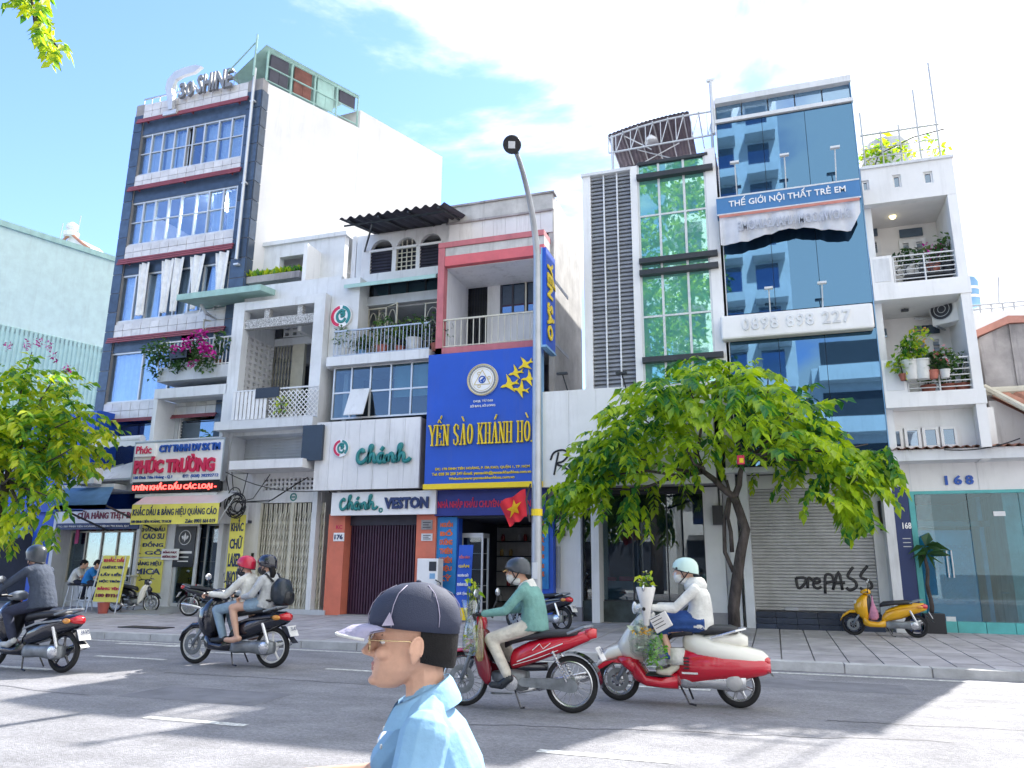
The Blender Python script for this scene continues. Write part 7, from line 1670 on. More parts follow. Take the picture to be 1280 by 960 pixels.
# bougainvillea over the stamp maker's railing
pz = at(203, 440, U).z; bg_ = T('bougainvillea', 'bougainvillea with bright magenta flowers spilling over the grey balcony', 'plant', (at(235, 450, U).x, U, pz))
mb = MB()
for u, v, n_ in ((232, 445, 150), (247, 440, 170), (205, 440, 130), (192, 438, 120), (220, 450, 110), (258, 452, 90), (275, 430, 60), (195, 460, 60)): leafage(mb, at(u, v, U - .08), (.4, .2, .45), n_, .17, .3, int(u))
mb.obj('foliage', m_leafD, bg_); mb = MB()
for u, v, n_ in ((252, 419, 40), (256, 434, 60), (233, 432, 44), (218, 437, 24), (240, 423, 20), (240, 455, 14), (262, 440, 26)): leafage(mb, at(u, v, U - .42), (.2, .1, .17), n_, .17, -.1, int(u) + 1)
mb.obj('flower', m_flower, bg_); MB().tube([at(235, 468, U + .1), at(238, 450, U), at(250, 430, U - .05)], .02, 5).tube([at(215, 468, U + .1), at(205, 450, U), at(192, 440, U - .05)], .02, 5).obj('stem', m_wood, bg_)
tag(MB().box(at(219, 455, U).x, at(240, 455, U).x, U - .28, U - .05, pz - .35, pz - .1).obj('planter_box', m_black), 'black planter box hung on the railing under the bougainvillea', 'planter')
zzb = zbal
bplants([(431, 440, .7, .42, .2, .3, m_leafD, m_pot, None), (453, 441, .45, .3, .12, .2, m_leafD, m_bluel, None), (477, 440, 1.0, .4, .18, .3, m_leafD, m_potr, None), (500, 436, .8, .4, .14, .22, m_leafD, m_potr, None), (517, 436, .75, .42, .24, .42, m_leafD, m_pot, None), (545, 434, .9, .55, .16, .2, m_leafD, m_potr, None)], U + .35, zzb, ['leafy plant in a wide white pot, leftmost on the tailor balcony', 'small plant in a blue pot near the left of the tailor balcony', 'tall plant in a terracotta pot at the middle of the tailor balcony', 'plant in a small terracotta pot right of the balcony middle', 'plant in the largest white pot on the tailor balcony', 'bushy plant spilling out at the right end of the tailor balcony'])
zq = at(281, 529, U).z
bplants([(369, 490, .7, .3, .14, .25, m_leafD, m_pot, None), (390, 488, .9, .38, .14, .25, m_leafD, m_pot, None)], U + .45, zq, ['green plant behind the lattice panel, the left one of two', 'taller green plant behind the lattice panel beside the dark door'])
p = at(352, 512, U - .22); pot_plant('bright leafy plant hanging at the corner of the lattice panel', (p.x, U - .24, p.z - .1), .5, .26, .1, 0, m_leafL, None, 50, .13)
p = at(274, 440, U + .3); pot_plant('tall green plant at the right end of the bougainvillea balcony', (p.x, U + .3, at(203, 462, U).z), 1.0, .25, .14, .22, m_leafD, m_potr, 50, .16)
zj1, zj2 = zf1, zf2
bplants([(1184, 310, .75, .3, .2, .2, m_leafD, m_dark, None), (1165, 318, .5, .35, .16, .2, m_leafD, m_potr, m_flower), (1135, 330, .5, .35, .14, .2, m_leafD, m_pot, None)], U + .5, zj1 + .32, ['spiky dark plant at the right end of the top white balcony', 'pink flowering plant on the top white balcony', 'green plant at the left of the top white balcony rail'], group='plants on the white house balconies')
for x_ in (0,): bx('plant_bench', m_dark, jh, at(1128, 330, U + .5).x, at(1196, 330, U + .5).x, U + .32, U + .7, zj1 + .25, zj1 + .315)
m_or = M('orange_petals', (.75, .38, .05), .6)
m_pk = M('pink_petals', (.7, .18, .22), .6)
bplants([(1137, 455, .55, .26, .2, .42, m_leafL, m_pot, None), (1151, 455, .8, .28, .2, .42, m_leafL, m_pot, m_or), (1126, 440, .5, .28, .1, .12, m_leafL, m_potr, None), (1166, 462, .5, .25, .12, .16, m_leafD, m_potr, None), (1180, 460, .5, .3, .12, .16, m_leafD, m_pot, m_pk)], U - .18, at(1140, 475, U - .18).z, ['pale green plant in a white hanging pot left of the orange flowers', 'orange flowering plant in a white hanging pot', 'loose green plant at the left end of the middle balcony', 'dark green plant in a red pot on the middle balcony rail', 'pink flowering plant on the middle balcony rail'], group='plants on the white house balconies')
for i, u in enumerate((1160, 1185, 1203)): p = at(u, 480, U + .45); pot_plant(['dark bush behind the middle balcony rail, the left one', 'dark bush behind the middle balcony rail, the centre one', 'dark bush behind the middle balcony rail, the right one'][i], (p.x, U + .45, zj2), .75, .34, .16, .2, m_leafD, m_potr, 80, .17, group='plants on the white house balconies')

# ================================================================== pavement objects at the left
def bar_stool(x, y, label):
    z = SZ(y); t = T('bar_stool', label, 'stool', (x, y, z), 'bar stools at the beef stall'); MB().lathe([(.17, .70), (.18, .73), (.17, .76), (.01, .765)], (x, y, z), n=16).obj('seat', m_black, t, smooth=40)
    for a in (.8, 2.36, 3.93, 5.5): MB().tube([(x + .11 * math.cos(a), y + .11 * math.sin(a), z + .70), (x + .21 * math.cos(a), y + .21 * math.sin(a), z)], .014, 6).obj('leg', m_alu, t)
    MB().torus((x, y, z + .25), .175, .01, 'Z', 20, 5).obj('foot_ring', m_alu, t)
SX1, SX2, SYY = at(91, 740, 18.7).x, at(108, 740, 18.4).x, 18.6
bar_stool(SX1, SYY + .1, 'metal bar stool under the man in the white shirt'); bar_stool(SX2, SYY - .2, 'metal bar stool under the man in the bright blue shirt'); bar_stool(SX2 + .75, SYY + .1, 'empty metal bar stool behind the yellow price board')
bt_t = T('bar_table', 'narrow high table in front of the beef stall', 'table', (SX2 + .5, SYY + .6, SZ(19))); bx('tabletop', m_alu, bt_t, SX1 - .1, SX2 + 1.0, SYY + .35, SYY + .75, SZ(19) + .98, SZ(19) + 1.02)
for x in (SX1, SX2 + .9): bx('leg', m_alu, bt_t, x, x + .05, SYY + .5, SYY + .55, SZ(19), SZ(19) + .98)
x0, x1, z0, z1 = rect(127, 695, 152, 754, 18.0); zz = SZ(18)
af = T('price_board', 'leaning yellow and white price board with red heading on a stand', 'board', ((x0 + x1) / 2, 18, zz))
bd_ = MB().obox(((x0 + x1) / 2, 18.0, (z0 + z1) / 2 + .02), (x1 - x0, .03, z1 - z0), (rad(-8), 0, 0)).obj('panel', m_yelb, af)
for k, (s, mm) in enumerate((('KHẮC DẤU', m_redl), ('CHỮ KÝ, TÊN', m_navy), ('LẤY LIỀN', m_navy), ('MỘC TRÒN', m_navy), ('BẢNG TÊN', m_redl), ('180 ĐTH', m_maroonl))):
    zc = z1 - (z1 - z0) * (.13 + k * .15); text(s, x0 + .08, x1 - .08, zc, zc + (.14 if k == 0 else .1), 18.0 - .03 - (zc - (z0 + z1) / 2) * -.14, mm, af, .025)
MB().tube([(x0 + .05, 18.0, z1), (x0 - .05, 17.75, zz)], .018, 6).tube([(x1 - .05, 18.0, z1), (x1 + .05, 17.75, zz)], .018, 6).tube([((x0 + x1) / 2, 18.05, z1), ((x0 + x1) / 2, 18.5, zz)], .018, 6).obj('stand', m_steel, af)
p = at(128, 768, 17.7); bk_ = T('red_bucket', 'faded red plastic bucket at the foot of the price board', 'bucket', (p.x, 17.7, SZ(17.7))); MB().lathe([(.12, 0), (.16, .28), (.17, .28), (.17, .3), (.15, .3), (.115, .03), (.01, .03)], (p.x, 17.7, SZ(17.7)), n=16).obj('bucket_body', M('faded_red', (.42, .10, .08), .6), bk_, smooth=40); MB().torus((p.x, 17.7, SZ(17.7) + .29), .165, .007, 'Z', 18, 4).obj('rim', m_potr, bk_)

# ================================================================== two-wheelers (built facing +X, left side +Y)
m_tyre = M('tyre', (.018, .018, .02), .8, var=.15, coord='O'); m_chrome = M('polished_alloy', (.62, .63, .65), .25, metal=.85, var=.04, coord='O'); m_engine = M('engine_grey', (.26, .28, .30), .45, metal=.5, var=.2, scale=6, coord='O')
m_redp = M('red_paint', (.56, .008, .03), .22, var=.04, coat=.8, coord='O'); m_dredp = M('dark_red_paint', (.20, .006, .02), .25, var=.05, coat=.6, coord='O'); m_whp = M('cream_paint_gloss', (.80, .78, .70), .22, var=.03, coat=.8, coord='O'); m_blkp = M('black_paint', (.010, .012, .024), .18, var=.05, coat=.8, coord='O'); m_gryp = M('grey_paint', (.20, .23, .27), .3, var=.06, coat=.5, coord='O'); m_yelp = M('yellow_paint', (.78, .40, .005), .25, var=.04, coat=.7, coord='O'); m_seat = M('seat_vinyl', (.03, .032, .04), .5, var=.15, bump=.15, bscale=120, coord='O')
m_tail = M('tail_lens', (.62, .01, .02), .12, coat=1, coord='O'); m_amber = M('amber_lens', (.75, .30, .03), .12, coat=1, coord='O'); m_clear = M('headlamp_lens', (.75, .78, .8), .08, coat=1, coord='O'); m_gryl = M('satin_alloy', (.5, .5, .5), .35, metal=.4, coord='O'); m_plate = M('plate_white', (.8, .8, .8), .5, coord='O')
def hull(mb, secs, e=2.6, n=16):
    """loft of rounded cross-sections along X: (x, z_low, z_high, half_width[, y])"""
    rings = []
    for s in secs:
        x, zl, zh, w = s[:4]; y0 = s[4] if len(s) > 4 else 0; zc = (zl + zh) / 2; h = (zh - zl) / 2; rg = []
        for k in range(n):
            t = 2 * math.pi * k / n; c, s_ = math.cos(t), math.sin(t); rg.append(V((x, y0 + w * math.copysign(abs(c) ** (2 / e), c), zc + h * math.copysign(abs(s_) ** (2 / e), s_))))
        rings.append(rg)
    return mb.loft(rings)
def side(mb, poly, y0, y1):
    for s in (1, -1): mb.prism(poly, s * y0, s * y1)
    return mb
def wheel(root, x, R, kind, hub=.06, w=.05, disc=False, rimm=None):
    rimm = rimm or m_chrome; wr = MB(); r_ = R - w * 1.0
    wr.torus((x, 0, R), r_ - .012, .016, 'Y', 36, 8, 1.5)
    wr.lathe([(hub * .5, -.06), (hub, -.05), (hub, .05), (hub * .5, .06)], (x, 0, R), RY, 14)
    if kind == 'wire':
        for k in range(28):
            a = 2 * math.pi * k / 28; b = a + (.35 if k % 2 else -.35); sg = .03 if k % 4 < 2 else -.03; wr.tube([(x + hub * math.cos(b), sg, R + hub * math.sin(b)), (x + (r_ - .02) * math.cos(a), 0, R + (r_ - .02) * math.sin(a))], .0028, 3, False)
    else:
        for k in range(5 if kind == 'five' else 8):
            a = 2 * math.pi * k / (5 if kind == 'five' else 8) + .3; A = V((x + hub * .8 * math.cos(a), 0, R + hub * .8 * math.sin(a))); B = V((x + (r_ - .012) * math.cos(a), 0, R + (r_ - .012) * math.sin(a))); wr.tube([A, (A + B) / 2, B], [.024, .015, .02], 6)
    o = wr.obj('wheel', rimm, root, smooth=40)
    ty = MB().torus((x, 0, R), R - w * .62, w * .62, 'Y', 40, 10, .85); ty.obj('tyre', m_tyre, o, smooth=True)
    if disc:
        d = MB(); d.torus((x, .07, R), R * .42, R * .11, 'Y', 32, 4, .05)
        for k in range(6): a = k * math.pi / 3; d.tube([(x, .07, R), (x + R * .36 * math.cos(a), .07, R + R * .36 * math.sin(a))], .008, 4)
        d.obj('brake_disc', m_engine, o)
    return o
def finish(root, loc, s, rz, lean=0):
    root.location = loc; root.scale = (s, s, s); root.rotation_euler = (rad(lean), 0, rad(rz)); return root
def mirror(root, x, z, mx=None, sides=(1, -1), wy=.30):
    for sg in sides:
        m_ = MB().tube([(x, sg * .2, z), (x - .02, sg * wy, z + .12), (x - .02, sg * (wy + .03), z + .18)], .007, 5).obj('mirror', m_black, root)
        MB().ell((x - .02, sg * (wy + .05), z + .22), (.02, .065, .045)).obj('mirror_glass', mx or m_chrome, m_)
def underbone(label, col, col2, seat, group, shield=None, marks=True, num='59-X1 482.17'):
    t = T('motorbike', label, 'motorbike', (0, 0, 0), group); F, Rr, R = .61, -.61, .285
    wheel(t, F, R, 'wire', .055, .042, True); wheel(t, Rr, R, 'wire', .07, .05)
    # tail and side fairing
    mb = MB(); hull(mb, [(-.86, .76, .83, .035), (-.80, .72, .84, .075), (-.62, .64, .79, .115), (-.40, .55, .76, .135), (-.15, .46, .70, .13), (.02, .40, .62, .10), (.06, .42, .55, .06)], 2.4); mb.obj('side_fairing', col, t, smooth=True)
    mb = MB(); hull(mb, [(-.70, .77, .83, .08), (-.62, .76, .845, .12), (-.35, .74, .825, .14), (-.10, .70, .79, .135), (.05, .66, .76, .10), (.12, .62, .72, .05)], 2.8); mb.obj('seat', seat, t, smooth=True)
    MB().tube([(-.60, .13, .80), (-.78, .12, .87), (-.84, .05, .88), (-.84, -.05, .88), (-.78, -.12, .87), (-.60, -.13, .80)], .014, 6).obj('grab_rail', m_gryp, t)
    if marks:
        mb = MB()
        for sg in (1, -1): mb.tube([(-.05, sg * .138, .50), (-.3, sg * .142, .60), (-.55, sg * .127, .70)], .007, 4).tube([(-.0, sg * .125, .46), (-.28, sg * .139, .545), (-.5, sg * .13, .63)], .004, 4).tube([(-.22, sg * .141, .62), (-.3, sg * .141, .69), (-.34, sg * .141, .64), (-.42, sg * .138, .70)], .005, 4)
        mb.obj('decal_stripe', m_plate, t)
    hull(MB(), [(-.89, .76, .85, .03), (-.83, .74, .86, .07), (-.78, .75, .85, .08)]).obj('tail_light', m_tail, t, smooth=True)
    # frame and leg shield
    MB().tube([(.40, 0, .72), (.25, 0, .50), (.05, 0, .42), (-.35, 0, .45)], .045, 8).obj('frame', m_blkp, t, smooth=True)
    sc_ = shield or col2
    mb = MB()
    for sg in (1, -1): hull(mb, [(.24, .24, .44, .02, sg * .15), (.30, .26, .62, .022, sg * .165), (.38, .34, .78, .025, sg * .15), (.45, .48, .84, .03, sg * .10)], 2.5, 12)
    hull(mb, [(.34, .40, .80, .13), (.42, .46, .86, .12), (.48, .56, .84, .07)], 2.4); mb.obj('leg_shield', sc_, t, smooth=True)
    hull(MB(), [(.36, .80, .92, .05), (.40, .78, .99, .11), (.47, .80, .98, .10), (.54, .84, .94, .05)], 2.3).obj('headlamp_cowl', col, t, smooth=True)
    MB().ell((.535, 0, .89), (.03, .065, .045)).obj('headlight', m_clear, t, smooth=True)
    hull(MB(), [(.44, .60, .74, .05), (.52, .56, .78, .075), (.58, .60, .72, .05)], 2.2).obj('front_cowl', col, t, smooth=True)
    for sg in (1, -1): MB().tube([(.47, sg * .075, .66), (F, sg * .075, R)], .022, 8).obj('front_fork', m_gryp, t, smooth=True)
    a = [(F + (R + .035) * math.cos(q), R + (R + .035) * math.sin(q)) for q in [rad(25 + k * 13) for k in range(10)]]
    MB().loft([[V((x, y, z + (.0 if abs(y) < .05 else -.025))) for y in (-.07, -.04, .04, .07)] for x, z in a], caps=False, closed=False).loft([[V((x, y, z - .008 + (.0 if abs(y) < .05 else -.025))) for y in (.07, .04, -.04, -.07)] for x, z in a], caps=False, closed=False).obj('front_fender', col2, t, smooth=True)
    a = [(Rr + (R + .04) * math.cos(q), R + (R + .04) * math.sin(q)) for q in [rad(70 + k * 14) for k in range(9)]]
    MB().loft([[V((x, y, z)) for y in (-.07, .07)] for x, z in a], caps=False, closed=False).loft([[V((x, y, z - .012)) for y in (.07, -.07)] for x, z in a], caps=False, closed=False).obj('rear_fender', m_blkp, t, smooth=True)
    pl = MB().obox((-.93, 0, .60), (.012, .19, .15), (0, rad(28), 0)).obj('number_plate', m_plate, t)
    me = text_mesh(num[:5], .02, 0, .004); me2 = text_mesh(num[5:].strip(), .02, 0, .004)
    for k, q in enumerate((me, me2)):
        q.materials.append(m_navy); xs = [v.co.x for v in q.vertices]; c = (min(xs) + max(xs)) / 2; sc_f = .14 / (max(xs) - min(xs))
        for v in q.vertices: v.co = V((-v.co.z * .1, -(v.co.x - c) * sc_f, v.co.y * sc_f * 1.3))
        o = link('plate_lettering', q, pl, (-.955 + k * .028, 0, .61 - k * .065)); o.rotation_euler.y = rad(28)
    # engine, chain case, exhaust
    hull(MB(), [(-.12, .20, .40, .11), (.02, .19, .42, .13), (.14, .24, .40, .12), (.26, .28, .38, .06)], 3).obj('engine', m_engine, t, smooth=True)
    MB().lathe([(.075, .12), (.085, .13), (.08, .15), (.01, .155)], (.02, 0, .28), RY.inverted(), 16).obj('engine_cover', m_chrome, t, smooth=40)
    MB().prism([(-.71, .28), (-.68, .34), (-.62, .365), (-.5, .35), (-.1, .335), (-.04, .29), (-.1, .25), (-.5, .235), (-.62, .21), (-.69, .23)], .09, .128).prism([(-.45, .305), (-.15, .30), (-.15, .28), (-.45, .28)], .128, .131).obj('chain_case', m_engine, t, bevel=.012)
    mb = MB(); mb.tube([(.16, -.08, .24), (.0, -.12, .16), (-.2, -.14, .2)], .02, 8).tube([(-.2, -.14, .2), (-.3, -.145, .25), (-.78, -.15, .36), (-.80, -.15, .365)], [.03, .048, .055, .03], 10); mb.obj('exhaust', m_chrome, t, smooth=True)
    for sg in (1, -1):
        sp = MB().tube([(-.44, sg * .13, .62), (Rr + .02, sg * .12, .32)], .013, 6)
        for k in range(9): q = V((-.44, sg * .13, .60)).lerp(V((Rr + .02, sg * .12, .36)), k / 8); sp.torus(q, .024, .006, 'Z', 10, 4)
        sp.obj('shock_absorber', m_chrome, t)
    MB().tube([(.10, -.24, .27), (.10, .24, .27)], .013, 6).tube([(.06, -.13, .2), (.12, -.1, .27)], .012, 5).obj('foot_peg', m_blkp, t); MB().tube([(.0, .14, .18), (.2, .15, .17), (.22, .2, .18)], .01, 5).obj('gear_pedal', m_engine, t); MB().tube([(-.02, .1, .2), (-.12, .2, .05), (-.16, .22, .06)], .011, 5).obj('side_stand', m_blkp, t)
    MB().tube([(.38, -.33, .97), (.40, -.2, .99), (.43, 0, .95), (.40, .2, .99), (.38, .33, .97)], .014, 8).obj('handlebar', m_blkp, t)
    for sg in (1, -1): MB().tube([(.385, sg * .23, .985), (.375, sg * .34, .968)], .02, 8).obj('grip', m_black, t)
    MB().tube([(.43, .2, .975), (.46, .3, .96)], .007, 5).tube([(.43, -.2, .975), (.46, -.3, .96)], .007, 5).obj('brake_lever', m_chrome, t)
    mirror(t, .37, .98)
    return t
def scooter(label, col, col2, seat, group, R=.27, plate=True, rimm=None, retro=False, lower=None, num='59-T2 168.40'):
    t = T('motor_scooter', label, 'scooter', (0, 0, 0), group); F, Rr = .65, -.65; lower = lower or col
    kind = 'eight' if retro else 'five'
    wheel(t, F, R, kind, .06, .055, True, rimm); wheel(t, Rr, R, kind, .07, .058, False, rimm)
    if retro:
        hull(MB(), [(-.98, .44, .55, .03), (-.92, .36, .60, .10), (-.75, .40, .64, .175), (-.50, .44, .70, .205), (-.25, .48, .76, .19), (-.12, .55, .76, .13), (-.08, .6, .7, .05)], 2.5).obj('rear_cowl', col, t, smooth=True)
        hull(MB(), [(-1.0, .37, .49, .03), (-.92, .34, .53, .12), (-.75, .30, .56, .195), (-.45, .27, .585, .222), (-.20, .22, .60, .205), (-.06, .18, .60, .15), (.0, .2, .5, .10)], 2.7).obj('lower_cowl', lower, t, smooth=True)
        hull(MB(), [(-.02, .16, .36, .16), (.15, .17, .285, .19), (.32, .18, .31, .19), (.44, .22, .5, .17), (.50, .28, .56, .12)], 3).obj('floorboard', lower, t, smooth=True)
        bx('floor_mat', m_black, t, .0, .36, -.15, .15, .296, .312)
        mb = MB(); hull(mb, [(.22, .62, .96, .06), (.28, .50, 1.0, .13), (.36, .42, .98, .18), (.46, .42, .88, .20), (.56, .46, .76, .17), (.63, .5, .66, .10)], 2.4); mb.obj('leg_shield', col, t, smooth=True)
        hull(MB(), [(.40, .26, .5, .14), (.48, .3, .52, .19), (.56, .36, .5, .18), (.64, .42, .5, .12)], 2.4).obj('lower_shield', lower, t, smooth=True)
        hull(MB(), [(.46, .46, .58, .09), (.60, .46, .62, .115), (.76, .42, .57, .11), (.86, .36, .46, .09), (.90, .33, .38, .05)], 2.3).obj('front_fender', col, t, smooth=True)
        mb = MB(); side(mb, [(.45, .44), (.60, .47), (.80, .42), (.88, .36), (.86, .33), (.7, .42), (.48, .40)], .085, .118); mb.obj('fender_band', lower, t)
        hull(MB(), [(-.68, .77, .83, .11), (-.6, .755, .855, .145), (-.34, .75, .85, .15), (-.22, .74, .83, .11)], 2.8).obj('seat', seat, t, smooth=True); hull(MB(), [(-.20, .72, .82, .12), (-.12, .72, .84, .14), (.02, .70, .79, .12), (.08, .66, .74, .06)], 2.8).obj('seat', seat, t, smooth=True)
        MB().tube([(-.40, .17, .72), (-.66, .16, .80), (-.76, .1, .82), (-.76, -.1, .82), (-.66, -.16, .80), (-.40, -.17, .72)], .013, 8).obj('grab_rail', m_chrome, t); hull(MB(), [(-.78, .64, .74, .06), (-.70, .62, .78, .12), (-.5, .64, .77, .145), (-.3, .66, .74, .13)], 2.6).obj('seat_back', col, t, smooth=True)
        MB().tube([(.28, -.32, 1.02), (.33, 0, 1.0), (.28, .32, 1.02)], .016, 8).obj('handlebar', m_chrome, t); hull(MB(), [(.24, .95, 1.04, .08), (.32, .93, 1.08, .14), (.40, .95, 1.06, .11), (.45, .98, 1.04, .06)], 2.3).obj('headlamp_cowl', col, t, smooth=True); MB().ell((.45, 0, 1.01), (.03, .07, .07)).obj('headlight', m_clear, t, smooth=True)
        mb = MB(); [mb.box(-.16 - k * .0, -.1, .2, .212, .50 - k * .035, .515 - k * .035) for k in range(4)]; mb.obj('side_vent', m_black, t); bx('badge', m_chrome, t, -.25, -.08, .212, .22, .345, .365)
        hull(MB(), [(-1.0, .46, .52, .03), (-.97, .45, .54, .06), (-.93, .46, .54, .08)]).obj('tail_light', m_tail, t, smooth=True); hx, hz = .3, 1.02
    else:
        hull(MB(), [(-.90, .62, .70, .03), (-.84, .58, .76, .08), (-.62, .50, .76, .14), (-.38, .40, .72, .17), (-.12, .34, .62, .16), (.0, .30, .50, .12), (.04, .30, .42, .08)], 2.4).obj('rear_cowl', col, t, smooth=True)
        hull(MB(), [(-.62, .72, .80, .10), (-.5, .72, .82, .145), (-.25, .70, .80, .15), (-.02, .66, .775, .12), (.06, .64, .72, .06)], 2.8).obj('seat', seat, t, smooth=True)
        MB().tube([(-.56, .15, .76), (-.76, .13, .82), (-.84, .0, .83), (-.76, -.13, .82), (-.56, -.15, .76)], .016, 8).obj('grab_rail', m_gryp, t)
        hull(MB(), [(-.04, .20, .40, .14), (.12, .20, .32, .17), (.30, .20, .34, .17), (.40, .22, .46, .14), (.44, .26, .46, .08)], 3).obj('floorboard', lower, t, smooth=True)
        hull(MB(), [(.28, .40, .90, .10), (.34, .34, .94, .165), (.42, .34, .92, .18), (.52, .44, .82, .15), (.60, .54, .72, .08)], 2.4).obj('leg_shield', col, t, smooth=True)
        hull(MB(), [(.24, .50, .88, .08), (.28, .42, .90, .13), (.34, .4, .88, .14)], 2.6).obj('inner_shield', m_black, t, smooth=True)
        hull(MB(), [(.44, .44, .55, .07), (.56, .50, .58, .085), (.70, .50, .575, .085), (.86, .40, .47, .07), (.92, .30, .36, .05)], 2.3).obj('front_fender', col2, t, smooth=True)
        hull(MB(), [(.22, .93, 1.02, .07), (.30, .92, 1.06, .14), (.38, .93, 1.03, .13), (.44, .95, 1.0, .06)], 2.3).obj('headlamp_cowl', col2, t, smooth=True); MB().ell((.545, 0, .74), (.06, .10, .06)).obj('headlight', m_clear, t, smooth=True)
        MB().tube([(.27, -.34, 1.0), (.31, 0, .98), (.27, .34, 1.0)], .015, 8).obj('handlebar', m_black, t)
        hull(MB(), [(-.92, .64, .72, .04), (-.86, .63, .75, .09), (-.78, .64, .73, .125)], 2.4).obj('tail_light', m_tail, t, smooth=True); mb = MB()
        for sg in (1, -1): mb.ell((-.76, sg * .13, .68), (.07, .02, .035))
        mb.obj('indicator', m_amber, t, smooth=True); hx, hz = .28, 1.0
        mb = MB(); side(mb, [(-.7, .70), (-.3, .66), (-.05, .57), (-.05, .55), (-.3, .63), (-.7, .68)], .150, .178); mb.obj('side_trim', col2, t)
    for sg in (1, -1):
        MB().tube([(hx, sg * .22, hz), (hx - .01, sg * .35, hz - .005)], .02, 8).obj('grip', m_black, t); MB().tube([(.48, sg * .09, .52), (F, sg * .08, R)], .024, 8).obj('front_fork', m_gryp, t, smooth=True)
    MB().tube([(hx + .04, .2, hz), (hx + .07, .31, hz - .01)], .007, 5).tube([(hx + .04, -.2, hz), (hx + .07, -.31, hz - .01)], .007, 5).obj('brake_lever', m_chrome, t)
    mirror(t, hx, hz, m_chrome)
    hull(MB(), [(-.74, .20, .36, .05, .10), (-.62, .17, .38, .06, .10), (-.35, .20, .35, .06, .10), (-.1, .18, .36, .06, .09), (.0, .22, .32, .04, .08)], 3).obj('transmission_case', m_chrome if retro else m_engine, t, smooth=True); MB().lathe([(.085, .15), (.08, .172), (.06, .18), (.01, .182)], (-.62, 0, .275), RY.inverted(), 20).obj('clutch_cover', m_gryl if retro else m_chrome, t, smooth=40)
    mb = MB(); mb.tube([(-.05, -.12, .2), (-.3, -.15, .2)], .02, 8).tube([(-.3, -.16, .2), (-.36, -.165, .23), (-.82, -.165, .34)], [.03, .06, .055], 10); mb.obj('exhaust', m_chrome, t, smooth=True)
    sp = MB().tube([(-.55, .13, .60), (-.68, .13, .30)], .026, 8); sp.obj('shock_absorber', m_chrome, t)
    MB().tube([(-.05, .1, .2), (-.15, .18, .04), (-.22, .19, .03)], .012, 5).tube([(-.1, -.1, .2), (-.15, -.16, .04)], .012, 5).obj('stand', m_blkp, t)
    mb = MB().add([(-.80, -.06, .56), (-.80, .06, .56), (-1.0, .07, .36), (-1.0, -.07, .36), (-.82, -.06, .53), (-.82, .06, .53), (-1.02, .07, .34), (-1.02, -.07, .34)], [(0, 1, 2, 3), (7, 6, 5, 4), (0, 3, 7, 4), (1, 5, 6, 2), (2, 6, 7, 3)]); mb.obj('mud_flap', m_black, t)
    if plate:
        pl = MB().obox((-.965, 0, .50), (.012, .19, .15), (0, rad(25), 0)).obj('number_plate', m_plate, t)
        for k, s in enumerate((num[:5], num[5:].strip())):
            q = text_mesh(s, .02, 0, .004); q.materials.append(m_navy); xs = [v.co.x for v in q.vertices]; c = (min(xs) + max(xs)) / 2; f_ = .14 / (max(xs) - min(xs))
            for v in q.vertices: v.co = V((-v.co.z * .1, -(v.co.x - c) * f_, v.co.y * f_ * 1.3))
            o = link('plate_lettering', q, pl, (-.99 + k * .026, 0, .51 - k * .065)); o.rotation_euler.y = rad(25)
    return t
finish(underbone('red underbone motorbike with wire wheels ridden by the green jacketed rider', m_redp, m_redp, m_seat, 'motorbikes on the road', m_dredp, True, '59-X1 482.17'), (-2.81, 8.6, 0), 1.03, 180)
finish(scooter('glossy red and cream retro scooter carrying flowers and shopping bags', m_whp, m_whp, m_seat, 'motor scooters on the road', .235, False, None, True, m_redp), (-1.17, 9.6, 0), 1.05, 180)
finish(scooter('dark navy scooter with two riders in front of the cream gate', m_blkp, m_blkp, m_seat, 'motor scooters on the road', .275, True, m_plate, num='51-K9 330.62'), (-8.13, 10.6, 0), 1.1, 180)
finish(scooter('dark scooter with grey seat cowl leaving the frame at the left', m_blkp, m_gryp, m_seat, 'motor scooters on the road', .275, True, m_blkp, num='59-V3 107.96'), (-10.5, 9.0, 0), 1.06, 180)
finish(scooter('yellow scooter parked on the pavement beside the roller shutter', m_yelp, m_yelp, m_seat, 'scooters parked on the pavement', .25, True, m_blkp, num='59-T1 655.08'), (2.1, 18.5, SZ(18.5)), .92, 172, -3)
finish(underbone('white and black moped parked by the yellow price board', m_blkp, m_blkp, m_seat, 'motorbikes parked on the pavement', m_whp, False, '52-F6 219.40'), (-17.7, 18.4, SZ(18.4)), .95, 8, 3)
finish(underbone('black motorbike parked by the stamp shop door behind the couple', m_blkp, m_blkp, m_seat, 'motorbikes parked on the pavement', m_blkp, False, '59-H2 774.31'), (at(265, 755, 18).x, 18.0, SZ(18)), .95, 25, 3)
finish(scooter('black scooter parked at the birds nest shop behind the green jacketed rider', m_blkp, m_blkp, m_seat, 'scooters parked on the pavement', .27, True, m_blkp, num='59-S2 401.55'), (at(672, 765, 17.2).x, 17.2, SZ(17.2)), 1.0, 160, 3)
finish(scooter('dark scooter mostly hidden under the man in the cap', m_blkp, m_gryp, m_seat, 'motor scooters on the road', .27, True, m_blkp, num='59-B1 128.64'), (-.98, 2.05, 0), .80, 180)

